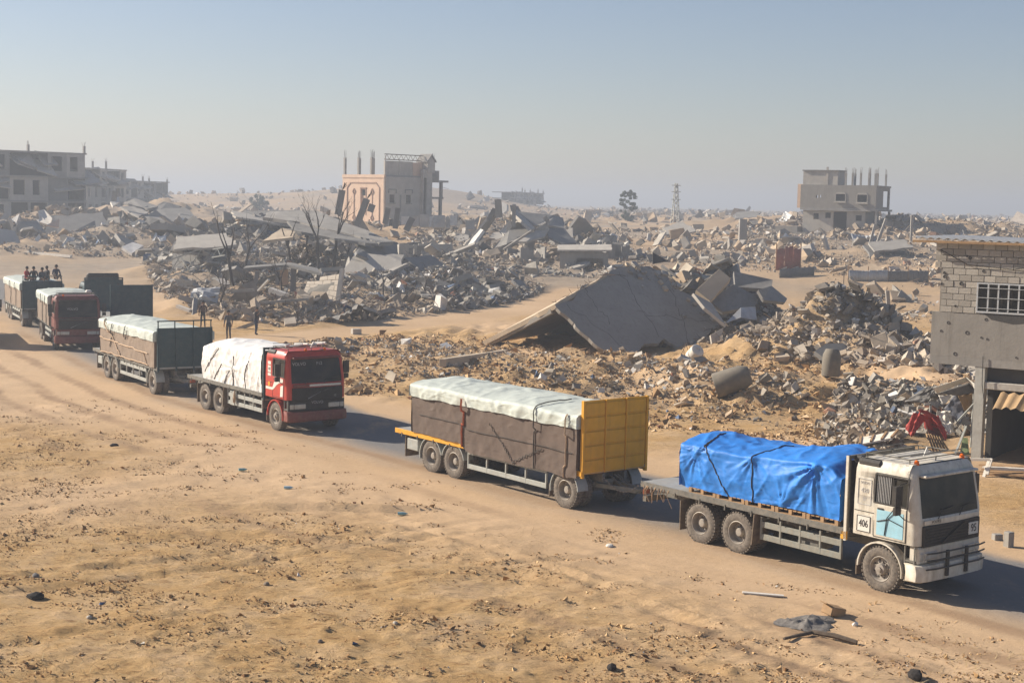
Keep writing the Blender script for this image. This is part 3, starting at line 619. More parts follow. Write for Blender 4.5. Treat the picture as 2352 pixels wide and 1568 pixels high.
# ------------------------------------------------------------ damaged blocks in the haze on the left
def ruin_block(name, px0, px1, ptop, Y, storeys, label, seed, broken=.3):
    r = random.Random(seed); a, b = at(px0, ptop, Y), at(px1, ptop, Y*1.06); d = (b-a); L = math.hypot(d.x, d.y); rz = math.atan2(d.y, d.x); g = float(base(a.x, a.y))-.6
    B = thing(name, (a.x, a.y, g), rz, label, 'building', None); H = a.z-g; sh = H/storeys; n = max(3, int(L/3.2)); bw = L/n
    for s_ in range(storeys):
        for k in range(n):
            if s_ == storeys-1 and r.random() < broken: continue
            op = []
            if r.random() < .9: w_ = r.uniform(1.0, 2.0); op = [(bw*k+.6, bw*k+.6+w_, sh*s_+.9, sh*s_+sh-.7)]
            if r.random() < .15: op = [(bw*k+.2, bw*k+bw-.2, sh*s_+.2, sh*s_+sh-.35)]
            m = wall(MB(), Matrix.Identity(4), bw*k+.003, bw*(k+1)-.003, sh*s_, sh*(s_+1)-.25, .25, op); m.build('wall_panel', (M_CONC, M_CONCL, M_CONCD)[r.randrange(3)], B)
        MB().box(-.3, L+.3, -.4 if s_ % 2 else -.1, 9, sh*(s_+1)-.248, sh*(s_+1)-.003).build('floor_slab', M_CONC, B)
    MB().box(0, L, 5, 5.2, 0, H-.3).build('inner_wall', M_DARKIN, B)
    MB().box(L-.25, L, .26, 9, 0, H-.3).build('end_wall', M_CONC, B)
    for k in range(n+1):
        if r.random() < .4:
            x = bw*k; h = r.uniform(.4, 1.8); c = MB().box(x-.18, x+.18, .1, .46, H, H+h).build('roof_column', M_CONC, B); q = MB(); rebar(q, (x, .28, H+h), .8, 4, .02, .2, .35, r); q.build('rebar', M_REBAR, c)
    for k in range(int(n*1.8)):
        x = r.uniform(0, L); z = H-r.uniform(.2, sh*1.2); p = [Vector((x-r.uniform(1, 3), -r.uniform(.3, 1.5), z-r.uniform(.5, 2))), Vector((x+r.uniform(1, 3), -r.uniform(.3, 1.5), z-r.uniform(.5, 2))), Vector((x+r.uniform(1, 2.5), 2.5, z+r.uniform(.3, 1.2))), Vector((x-r.uniform(1, 2.5), 2.5, z+r.uniform(.3, 1.2)))]
        q = MB(); slab_poly(q, p, .22); q.build('hanging_slab', (M_CONCL, M_CONC)[k % 2], B)
    return B
ruin_block('damaged_block', -70, 195, 341, 235, 3, 'large wrecked three storey block with sagging roof slabs at far left', 1, .35)
ruin_block('damaged_block', 200, 290, 385, 330, 3, 'hazy wrecked block with stepped roofline between two others', 5, .4)
ruin_block('damaged_block', 286, 386, 414, 380, 2, 'low hazy wrecked block with roof stubs, rightmost of three', 9, .15)
ruin_block('far_house', 1182, 1249, 441, 560, 2, 'small pale house on the skyline right of the hill', 12, .0)
# ------------------------------------------------------------ the big collapsed slab in the middle
def zp(zx, zy): return ((1500+zx*.4677)/1.4035, (780+zy*.4677)/1.4035)
def big_slab():
    R1 = at(*zp(615, 435), 84.0); n = Vector((.33, -.55, .77)).normalized()
    S = thing('collapsed_house', (6.0, 84.0, 0), 0, 'big tent of two grey collapsed roof slabs in mid scene', 'ruin'); o = Vector((6.0, 84.0, 0))
    pts = [(615, 435), (740, 400), (800, 300), (960, 255), (1010, 190), (1100, 160), (1180, 168), (1270, 165), (1400, 240), (1430, 310), (1560, 370), (1650, 440), (1760, 580), (1700, 600), (1640, 690), (1620, 740), (1520, 765), (1375, 665), (1330, 700), (1240, 700), (1190, 760), (1120, 830), (1030, 810), (880, 690), (760, 580), (745, 555), (630, 450)]
    P = [onplane(*zp(*q), R1, n) - o for q in pts]; P = rough_edge(P, .07, 4, 12); P = [v-n*((v+o-R1).dot(n)) for v in P]
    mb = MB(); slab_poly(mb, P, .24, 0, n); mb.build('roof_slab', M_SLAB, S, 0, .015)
    rc = random.Random(9)
    for a, b in (((700, 430), (1180, 790)), ((1060, 200), (1330, 640)), ((1420, 330), (1560, 720)), ((1180, 480), (1700, 560)), ((820, 330), (1000, 560))):
        q = [onplane(*zp(a[0]+(b[0]-a[0])*t/12+rc.uniform(-14, 14), a[1]+(b[1]-a[1])*t/12+rc.uniform(-14, 14)), R1, n)-o+n*.001 for t in range(13)]
        cr = MB()
        for u, v in zip(q[:-1], q[1:]): cr.bar(u, v+(v-u)*.04, rc.uniform(.012, .03), .006, up=n)
        cr.build('crack', M_DARKIN, S)
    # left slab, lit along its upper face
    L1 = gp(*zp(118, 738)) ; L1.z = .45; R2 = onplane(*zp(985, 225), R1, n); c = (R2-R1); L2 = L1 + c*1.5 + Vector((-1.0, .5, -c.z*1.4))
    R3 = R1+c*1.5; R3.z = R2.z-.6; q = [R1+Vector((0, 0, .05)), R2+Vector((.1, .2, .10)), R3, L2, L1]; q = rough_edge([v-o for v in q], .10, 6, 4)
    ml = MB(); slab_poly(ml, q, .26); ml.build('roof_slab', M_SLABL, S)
    bk = MB(); slab_poly(bk, [L2-o+Vector((0, 0, -.3)), R3-o+Vector((0, .3, -.3)), R3-o+Vector((.5, .3, -5.5)), L2-o+Vector((0, 0, -3))], .2); bk.build('added_rear_plate', M_CONCD, S)  # added plate closing the tent's back so the inside stays dark
    # beam under the rim of the left slab, with rebar
    bm = MB().bar(L1-o+Vector((.5, .1, -.1)), R1-o+Vector((-.1, .25, -.35)), .25, .3); bm.build('edge_beam', M_SLAB, S, 0, .02)
    tc = MB()
    rr = random.Random(2)
    for k in range(26):
        t = rr.random(); p = R1.lerp(R2, t)-o+Vector((0, 0, .1)); tc.tube([p, p+Vector((rr.uniform(-.3, .3), rr.uniform(-.3, .1), rr.uniform(-.1, .3)))], .012, 4)
    for k in range(60):
        a, b = P[rr.randrange(12, 60)], None; a = Vector(a)-n*.1; tc.tube([a, a+Vector((rr.uniform(-.5, .5), rr.uniform(-.5, .2), rr.uniform(-.2, .4))), a+Vector((rr.uniform(-.8, .8), rr.uniform(-.8, .2), rr.uniform(-.4, .5)))], .012, 4)
    tc.build('rebar', M_REBAR, S)
    for k in range(34):                                    # crumbs lodged on the slab face
        u = rr.random(); v = rr.random(); a = P[rr.randrange(20, 52)].lerp(P[rr.randrange(20, 100)], rr.uniform(.02, .25)); s_ = rr.uniform(.06, .22); q = MB(); q.box(-s_, s_, -s_*.8, s_*.8, 0, s_*.9); c_ = q.build('lodged_chunk', (M_CONC, M_CONCL, M_SLABL)[k % 3], S); c_.location = a+n*.01; c_.rotation_euler = (n.to_track_quat('Z', 'Y').to_matrix() @ Matrix.Rotation(rr.uniform(0, 6), 3, 'Z')).to_euler()
    # broken beam lying against the right end, flanked by plates
    def pl(zz, Y, th, mt, nm, bevel=.01):
        pp = [at(*zp(*a), Y+dy)-o for *a, dy in zz]; b = MB(); slab_poly(b, pp, th); b.build(nm, mt, S, 0, bevel)
    pl([(1590, 330, 0), (1690, 410, -.4), (1830, 250, .6), (1750, 185, 1.0)], 86.5, .5, M_SLABL, 'broken_beam')
    pl([(1570, 350, 0), (1700, 420, 0), (1800, 575, -1.2), (1650, 450, -.8)], 86.0, .2, M_CONCL, 'plate')
    pl([(1680, 400, 0), (1850, 290, 1.2), (2020, 380, 1.2), (2000, 440, .2), (1780, 480, -.4)], 86.5, .3, M_CONCD, 'plate')
    pl([(1850, 200, 2), (2120, 260, 2), (2110, 310, 1), (2040, 320, .8), (1860, 310, .8)], 87.5, .25, M_CONCD, 'plate')
    pl([(2020, 330, 0), (2110, 300, 1.2), (2220, 390, 1.0), (2205, 415, .2), (2060, 400, -.2)], 87.0, .22, M_CONC, 'plate')
    pl([(1790, 560, 0), (1900, 450, .8), (2000, 445, 1.2), (2010, 540, .6), (1900, 520, .2)], 84.8, .03, M_SHEET, 'bent_sheet')
    pl([(1810, 650, 0), (1960, 560, .9), (2050, 720, .2), (1920, 800, -.8), (1770, 720, -.6)], 83.0, .2, M_CONCD, 'plate')
    pl([(1290, 70, 2), (1400, 130, 1.5), (1290, 150, 1)], 93, .05, M_BLACK, 'dark_sheet')
    pl([(1690, 640, 0), (1780, 590, .3), (1760, 680, 0), (1700, 700, -.2)], 83.4, .2, M_CONCL, 'plate')
    return S
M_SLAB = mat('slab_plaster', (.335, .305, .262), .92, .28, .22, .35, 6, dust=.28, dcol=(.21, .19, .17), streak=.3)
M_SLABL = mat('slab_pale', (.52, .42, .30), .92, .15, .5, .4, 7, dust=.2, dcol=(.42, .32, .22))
big_slab()
# ------------------------------------------------------------ loose things between the slab and the block building
def pipe(x, y, r, h, rot, label, name='concrete_pipe'):
    p = gp(x, y); b = MB().lathe([(r*.78, 0), (r*.92, 0), (r, .06), (r, h*.55), (r*.96, h*.78), (r*.72, h*.98), (r*.62, h), (r*.55, h*.99), (r*.6, h*.9), (r*.78, h*.7), (r*.78, .02)], 22, 0, None, 'z')
    o = b.build(name, M_PIPE, None, 40); o.location = (p.x, p.y, gz(p.x, p.y)+.02); o.rotation_euler = rot; tag(o, label, 'pipe'); return o
M_PIPE = mat('pipe_concrete', (.15, .14, .12), .9, .25, 1.5, .4, 12, dust=.25, dcol=(.34, .27, .19))
pipe(1905, 922, .42, 1.25, (math.radians(-4), math.radians(5), .4), 'grey concrete well ring standing upright on the sand mound')
o = pipe(1640, 938, .55, 1.6, (math.radians(25), math.radians(68), .35), 'grey concrete pipe lying tilted on the sand mound'); o.location.z += .42
def washing_drum():
    p = gp(1586, 866); p.z = gz(p.x, p.y); D = thing('metal_drum', p, .5, 'battered pale metal drum in a bent wire cage by the slab', 'drum')
    MB().lathe([(0, 0), (.32, 0), (.35, .04), (.35, .70), (.30, .74), (.12, .74), (.12, .70), (0, .70)], 20, 0, Matrix.Translation((0, 0, .4)) @ Matrix.Rotation(.9, 4, 'X'), 'z').build('body', M_WCLOTH, D, 40)
    c = MB(); r = random.Random(4)
    for k in range(9): a = r.uniform(0, 6.28); c.tube([(.55*math.cos(a), .45*math.sin(a), .1), (.62*math.cos(a+.4), .5*math.sin(a+.4)-.1, .6), (.4*math.cos(a+.9), .4*math.sin(a+.9), 1.15)], .014, 4)
    c.build('wire_cage', M_REBAR, D)
washing_drum()
def corr(name, p0, p1, h, label, m, cat='metal sheet', lean=0.0, pitch=.16, group=None, wob=.05, parent=None):   # upright corrugated sheet between two ground points
    p0, p1 = Vector(p0), Vector(p1); d = p1-p0; L = d.length; n = max(8, int(L/pitch*4)); t = d.normalized(); nn = Vector((-t.y, t.x, 0)); G = []
    for i in range(n+1):
        p = p0+d*(i/n); s_ = nn*(.03*math.sin(i*math.pi/2)); hh = h*(1+wob*fbm(i*.2, p0.x, 0, 5, 2).item()); G.append([p+s_, p+s_+nn*lean*.5+Vector((0, 0, hh*.5)), p+s_+nn*lean+Vector((0, 0, hh))])
    o = MB().grid(G).build(name, m, parent, 60); s_ = o.modifiers.new('t', 'SOLIDIFY'); s_.thickness = .01
    if parent is None: tag(o, label, cat, group)
    return o
def sheet_fence():
    a, b = gp(1948, 646), gp(2132, 652); F = thing('sheet_fence', (0, 0, 0), 0, 'low fence of grey corrugated sheets in the rubble at right', 'fence')
    for i in range(4):
        p, q = a.lerp(b, i/4), a.lerp(b, (i+.98)/4)
        p.z = gz(p.x, p.y)-.1; q.z = gz(q.x, q.y)-.1; corr('sheet', p, q, 1.15+.08*(i % 2), '', (M_SHEET, M_SHEET, M_CONCD, M_CONCD)[i], parent=F)
    for i in range(5): p = a.lerp(b, i/4); z = gz(p.x, p.y); MB().bar((p.x, p.y+.1, z-.3), (p.x, p.y+.1, z+1.5), .09, .09).build('post', M_WOOD, F)
sheet_fence()
def red_sheets():
    a = gp(1782, 622); b = gp(1838, 620); F = thing('red_shed', (0, 0, 0), 0, 'torn red corrugated sheets standing in the open rubble', 'shed')
    for i in range(3):
        p, q = a.lerp(b, i/3), a.lerp(b, (i+.95)/3); p.z = gz(p.x, p.y); q.z = gz(q.x, q.y); corr('sheet', p, q, 2.3+.25*(i % 2), '', M_SHEETR, parent=F, lean=-.1)
    for t in (0, .66, 1.0): p = a.lerp(b, t); z = gz(p.x, p.y); MB().bar((p.x, p.y+.08, z-.2), (p.x, p.y+.08, z+2.9), .12, .12).build('post', M_WOOD, F)
    c = gp(1790, 638); d = gp(1870, 632); c.z, d.z = gz(c.x, c.y), gz(d.x, d.y); corr('sheet', c, d, .9, '', M_CONCD, parent=F)
red_sheets()
def block_wall(name, p0, p1, h, label, m=M_BLOCK, bl=.40, bh=.20, seed=0, lean=0., z0=None, broken=.35, cat='wall', window=None):
    r = random.Random(seed); p0, p1 = Vector(p0), Vector(p1); d = p1-p0; d.z = 0; L = d.length; rz = math.atan2(d.y, d.x)
    W = thing(name, (p0.x, p0.y, p0.z if z0 is None else z0), rz, label, cat); W.rotation_euler = (lean, 0, rz)
    rows = int(h/bh); me = MB().box(0, 1, -.5, .5, 0, 1).mesh('block', m); prof = [h*(1-broken*(.5+.5*fbm(k*.35, seed, 0, seed, 3).item())) for k in range(int(L/bl)+2)]
    hm = sorted(prof)[len(prof)//3]
    MB().box(0, L-.05, -.06, .06, -.4, min(prof)-bh*.5).build('core', M_MORTAR, W)
    for i in range(rows):
        u = (i % 2)*bl*.5-bl*.5
        while u < L:
            l = bl-.015; a0 = max(0, u); a1 = min(L, u+l)
            if a1-a0 > .08 and (i+1)*bh <= prof[int(max(0, u)/bl)] and not (window and a1 > window[0] and a0 < window[1] and (i+1)*bh > window[2] and i*bh < window[3]):
                o = link('block', me, W); o.location = (a0, r.uniform(-.012, .012), i*bh+.006); o.scale = (a1-a0, .19, bh-.014)
            u += bl
    return W
a, b = gp(1905, 752), gp(1975, 755); a.z, b.z = gz(a.x, a.y), gz(b.x, b.y)
block_wall('block_wall', a, b, 2.6, 'short tan block wall standing in rubble right of the slab', M_BLOCK, seed=3, broken=.15)
def ibc():
    p = at(2030, 758, 84); T = thing('water_tank', (p.x, p.y, max(gz(p.x, p.y), p.z)-.05), .4, 'white caged water tank on the rubble left of block building', 'tank')
    MB().box(-.5, .5, -.6, .6, .15, 1.12).build('bottle', M_PAPER, T, 0, .08); c = MB()
    for k in range(6): x = -.52+k*.208; c.tube([(x, -.62, .12), (x, -.62, 1.15), (x, .62, 1.15), (x, .62, .12)], .014, 4)
    for z in (.15, .4, .65, .9, 1.14): c.tube([(-.52, -.62, z), (.52, -.62, z), (.52, .62, z), (-.52, .62, z), (-.52, -.62, z)], .014, 4)
    c.build('cage', M_RIM, T); MB().box(-.52, .52, -.62, .62, 0, .13).build('pallet_base', M_WOOD, T)
ibc()
def cloth_cone():
    p = at(1990, 752, 85); z = gz(p.x, p.y); G = []; n = 18
    for i in range(10):
        t = i/9; G.append([(p.x+(.85*(1-t)+.08)*math.cos(2*math.pi*k/n)*(1+.22*math.sin(5*2*math.pi*k/n+t)), p.y+(.6*(1-t)+.06)*math.sin(2*math.pi*k/n), z+.1+2.7*t-.35*math.sin(math.pi*t)) for k in range(n)])
    o = MB().grid(G, wrap=True).build('hanging_cloth', M_TCLOTH, None, 70); tag(o, 'tan and white cloth hung over a leaning post in the rubble', 'cloth')
cloth_cone()
# the heap in front of the block building: bent white sheet, red cloth on a frame, planks
def side_heap():
    def P3(zx, zy, Y): return at((2550+zx*.5422)/1.4035, (700+zy*.5422)/1.4035, Y)
    def P6(zx, zy, Y): return at((2785+zx*.5392)/1.4035, (1064+zy*.5392)/1.4035, Y)
    def cloth(name, pts, Y, m, lab, cat, parent=None, amp=.12, n=12, sd=1):     # quad of photo points turned into a rumpled sheet with depth
        a, b, c, d = [P6(q[0], q[1], Y+(q[2] if len(q) > 2 else 0)) for q in pts]
        G = [[a.lerp(b, u/n).lerp(d.lerp(c, u/n), v/n)+Vector((.3, -1, .4))*amp*fbm(u*.55, v*.35, 0, sd, 3).item() for v in range(n+1)] for u in range(n+1)]
        o = MB().grid(G).build(name, m, parent, 70); s_ = o.modifiers.new('t', 'SOLIDIFY'); s_.thickness = .012
        if parent is None: tag(o, lab, cat)
        return o
    C = thing('bent_canopy', (0, 0, 0), 0, 'bent white metal canopy hanging at the corner of block building', 'canopy')
    for pts, m, nm in (([(412, 345), (612, 282), (648, 296, .2), (436, 378, .2)], M_PAPER, 'sheet'), ([(612, 282), (728, 366, -.6), (684, 376, -.5), (630, 318, .1)], M_PAPER, 'sheet'), ([(436, 375, .25), (632, 312, .3), (690, 375, .1), (560, 392, .2)], M_CONCD, 'inner_shade'), ([(445, 388), (525, 392), (490, 440, -.2), (470, 442, -.2)], M_WCLOTH, 'flap')): cloth(nm, pts, 53.2, m, '', '', C, .02, 6)  # the dark grey inner sheet stands in for shade inside the canopy
    q = MB().bar(P6(700, 395, 52.4), P6(560, 545, 52.4), .06, .06).bar(P6(612, 575, 52.4), P6(545, 745, 51.6), .07, .07).bar(P6(400, 440, 53.6), P6(395, 500, 53.6), .07, .07).bar(P6(360, 445, 53.6), P6(400, 442, 53.6), .07, .07).bar(P6(660, 380, 53.2), P6(640, 700, 53), .08, .08); q.build('strut', M_GUARD, C)
    cloth('dark_tarpaulin', [(243, 425), (372, 338, 1), (442, 330, 1), (385, 432, -.2)], 54.5, M_CONCD, 'dark grey tarpaulin slumped left of the bent white canopy', 'tarpaulin', None, .15, 12, 3)
    cloth('blue_sheet', [(478, 470), (545, 385), (645, 378), (575, 565, -.5)], 53.6, mat('faded_blue', (.085, .11, .16), .8, .3, 3, .2, 12, dust=.25), 'faded blue sheet hanging under the bent white canopy', 'sheet', None, .10, 12, 4)
    cloth('brown_cloth', [(560, 395), (652, 376), (645, 470), (600, 480)], 53.3, M_TCLOTH, 'brown cloth hanging beside the whitewashed column', 'cloth', None, .06, 10, 5)
    cloth('tan_cloth', [(428, 485), (520, 480), (548, 610, -.5), (495, 625, -.6)], 53.2, M_WCLOTH, 'pale tan cloth heaped between red cloth and column', 'cloth', None, .2, 14, 6)
    R_ = thing('red_cloth', (0, 0, 0), 0, 'torn red cloth draped over the debris heap beside block building', 'cloth')
    for k, pts in enumerate(([(244, 585), (300, 490), (392, 508, .1), (282, 640, -.3)], [(275, 635, -.3), (330, 500, -.1), (345, 470), (300, 560, -.3)], [(318, 480), (345, 470), (440, 515), (400, 524, -.1)], [(400, 516), (440, 512), (505, 612, -.4), (488, 660, -.5)], [(345, 500, .1), (430, 515, .1), (470, 610), (370, 590)])): cloth('fold', pts, 53.0, M_RCLOTH, '', '', R_, .10, 10, 10+k)
    cloth('maroon_cloth', [(345, 530), (430, 522), (480, 650, -.3), (385, 615, -.2)], 53.15, mat('maroon_cloth', (.13, .045, .04), .85, .2, 3, .2, 12, dust=.15), 'dark maroon sheet inside the torn red cloth', 'cloth', None, .05, 8, 15)
    D = thing('ribbed_board', (0, 0, 0), 0, 'pale ribbed board lying on the debris heap', 'board')
    a, b, c, d = P3(405, 1350, 52.2), P3(410, 1310, 54), P3(640, 1265, 54.2), P3(600, 1310, 52.2); q = MB(); slab_poly(q, [a, b, c, d], .06); q.build('panel', M_WCLOTH, D)
    q = MB()
    for t in (.02, .35, .68, .98): q.bar(a.lerp(d, t)+Vector((0, 0, .03)), b.lerp(c, t)+Vector((0, 0, .03)), .07, .05)
    q.build('frame', M_WOOD, D)
    q = MB().bar(P3(405, 1240, 54.2), P3(440, 1295, 53.6), .06, .06).bar(P3(455, 1218, 54.6), P3(480, 1265, 54.2), .06, .06); q.build('strut', M_REBAR, D)
    G = []
    for i in range(25):
        t = i/24; a = P6(368, 618, 53.0).lerp(P6(450, 625, 53.0), t); b = P6(405, 722, 52.0).lerp(P6(510, 715, 52.0), t); w = Vector((0, -.04, .03))*math.sin(i*math.pi/2.); G.append([a+w, b+w])
    o = MB().grid(G).build('corrugated_sheet', M_TCLOTH, None, 60); tag(o, 'rusty brown corrugated sheet leaning below the torn red cloth', 'metal sheet'); s_ = o.modifiers.new('t', 'SOLIDIFY'); s_.thickness = .01
    o = MB(); slab_poly(o, [P3(1020, 1310, 53), P3(1050, 1310, 53), P3(1060, 1410, 52.2), P3(1000, 1420, 52.2)], .04); o = o.build('green_sheet', mat('sheet_green', (.15, .22, .10), .8, .2, 3, .2, 12, dust=.2)); tag(o, 'small dull green sheet propped by the building column', 'metal sheet')
    # bench of planks in front of the opening
    Bn = thing('plank_stack', (0, 0, 0), 0, 'weathered planks stacked before the opening of block building', 'planks')
    for k in range(5):
        y = 1470+k*13; MB().bar(P3(1130+rnd.uniform(-30, 40), y, 49.8-.25*k), P3(1420+rnd.uniform(-20, 60), y+14, 48.8-.25*k), .22, .05).build('plank', M_WCLOTH if k == 1 else M_WOOD, Bn)
    F = thing('timber_trestle', (0, 0, 0), 0, 'pale timber frame leaning behind the white cab roof', 'frame')
    for a, b in (((1060, 1440), (1180, 1440)), ((1180, 1440), (1145, 1550)), ((1190, 1435), (1165, 1530)), ((1150, 1490), (1385, 1500))): MB().bar(P3(*a, 48.5), P3(*b, 48.2), .10, .08).build('timber', M_WCLOTH, F)
side_heap()
# ------------------------------------------------------------ wheels
def wheel_meshes():
    t = MB(); R = .525
    prof = [(.30, -.13), (.34, -.15), (.44, -.152), (.495, -.13), (.52, -.09), (R, -.05), (R, .05), (.52, .09), (.495, .13), (.44, .152), (.34, .15), (.30, .13)]
    t.lathe(prof, 36, 0)
    for k in range(36):                                        # tread lugs
        a = 2*math.pi*k/36; M = Matrix.Rotation(a, 4, 'Y')
        for y0, y1 in ((-.135, -.03), (.03, .135)): t.box(-.028, .028, y0, y1, .505, .538, 0, M)
    tyre = t.mesh('tyre', M_TYRE, 35)
    a = MB()                                                   # front rim: convex hub, bolts and hand holes
    a.lathe([(.305, .12), (.305, -.12), (.285, -.135), (.262, -.11), (.25, -.06), (.15, -.045), (.13, -.13), (.12, -.15), (.06, -.155), (.055, -.19), (.0, -.195)], 28, 0)
    for k in range(10): t_ = 2*math.pi*k/10; c, s_ = math.cos(t_)*.165, math.sin(t_)*.165; a.cyl((c, -.04, s_), (c, -.09, s_), .02, n=6)
    for k in range(8): t_ = 2*math.pi*k/8; c, s_ = math.cos(t_)*.215, math.sin(t_)*.215; a.cyl((c, -.03, s_), (c, -.062, s_), .028, n=8, m=1)
    rimf = a.mesh('wheel', [M_RIM, M_BLACK], 35)
    b = MB()                                                   # rear rim: deep dish
    b.lathe([(.305, .12), (.305, -.13), (.285, -.14), (.265, -.11), (.25, .04), (.15, .07), (.115, .05), (.11, -.06), (.09, -.085), (.0, -.09)], 28, 0)
    for k in range(10): t_ = 2*math.pi*k/10; c, s_ = math.cos(t_)*.165, math.sin(t_)*.165; b.cyl((c, .07, s_), (c, .02, s_), .02, n=6)
    rimr = b.mesh('wheel', [M_RIM, M_BLACK], 35)
    return tyre, rimf, rimr
TYRE, RIMF, RIMR = wheel_meshes()
def wheel(parent, x, side, kind='f', y=1.09):                  # side -1 right, +1 left
    w = link('wheel', RIMF if kind == 'f' else RIMR, parent); w.location = (x, side*y, .52); a = rnd.uniform(0, 6.28)
    w.rotation_euler = (0, a, 0 if side < 0 else math.pi)
    link('tyre', TYRE, w)
    if kind == 'r':
        t2 = link('inner_tyre', TYRE, w); t2.location = (0, .33, 0)
def arch(mb, x, y0, y1, r, a0=0, a1=180, th=.035, n=14, z=.52, m=0):
    P = []
    for i in range(n+1):
        t = math.radians(a0+(a1-a0)*i/n); c, s_ = math.cos(t), math.sin(t)
        P.append([(x+c*r, y0, z+s_*r), (x+c*(r+th), y0, z+s_*(r+th)), (x+c*(r+th), y1, z+s_*(r+th)), (x+c*r, y1, z+s_*r)])
    mb.grid(P, m, wrap=True)
def text(parent, s_, size, M, mt=None, name='lettering', ext=.002, squash=1.0):
    c = bpy.data.curves.new('t', 'FONT'); c.body = s_; c.size = size; c.extrude = ext; c.align_x = 'CENTER'; c.align_y = 'CENTER'; c.resolution_u = 3
    o = bpy.data.objects.new('t', c); COL.objects.link(o); dg = bpy.context.evaluated_depsgraph_get(); me = bpy.data.meshes.new_from_object(o.evaluated_get(dg))
    bpy.data.objects.remove(o); me.name = name; me.materials.clear(); me.materials.append(mt or M_INK)
    r = link(name, me, parent); r.matrix_local = M @ Matrix.Diagonal((squash, 1, 1, 1)); return r
def M_side(x, y, z): return Matrix(((1, 0, 0, x), (0, 0, -1, y), (0, 1, 0, z), (0, 0, 0, 1)))     # reads along +x seen from the right side (-y)
def M_front(x, y, z, lean=0.0):                                                                  # reads on the front face, seen from +x
    return Matrix(((0, 0, 1, x), (1, 0, 0, y), (0, 1, 0, z), (0, 0, 0, 1))) @ Matrix.Rotation(-lean, 4, 'X')

# ------------------------------------------------------------ cab
ZL = [1.22, 1.45, 1.66, 1.84, 2.05, 2.40, 2.68, 2.75, 2.88, 2.965, 2.99]
def cab_ring(z):
    t = (z-1.22)/1.77
    fx = .98 - .03*t - (.20*max(0, (z-1.84)/1.15)**1.1 if z > 1.84 else 0); hw = 1.235 - .05*max(0, (z-2.05)/.95); r = .17
    if z > 2.7: fx -= .10*((z-2.7)/.29)**2; hw -= .10*((z-2.7)/.29)**2.5
    xr = -.80 + (.05*((z-2.7)/.29)**2 if z > 2.7 else 0)
    R_ = [(xr, -hw), (-.22, -hw), (.30, -hw), (.66, -hw), (fx-r, -hw)]
    R_ += [(fx-r+r*math.sin(a), -hw+r-r*math.cos(a)) for a in (.52, 1.05, 1.57)]
    n = 5; y0 = hw-r
    R_ += [(fx+.05*(1-(1-2*k/n)**2), -y0+2*y0*k/n) for k in range(1, n)]
    R_ += [(fx-r+r*math.sin(a), hw-r+r*math.cos(a)) for a in (1.57, 1.05, .52)]
    R_ += [(fx-r, hw), (.66, hw), (.30, hw), (-.22, hw), (xr, hw)]
    return [(x, y, z) for x, y in R_]
def inset(P, d):
    q = []
    for x, y, z in P:
        n = Vector((max(x-.3, 0)*1.0, y*.6 if abs(y) > 1.0 else y*.15, .0)); n = n.normalized() if n.length > 1e-6 else Vector((1, 0, 0)); q.append((x-n.x*d, y-n.y*d, z))
    return q
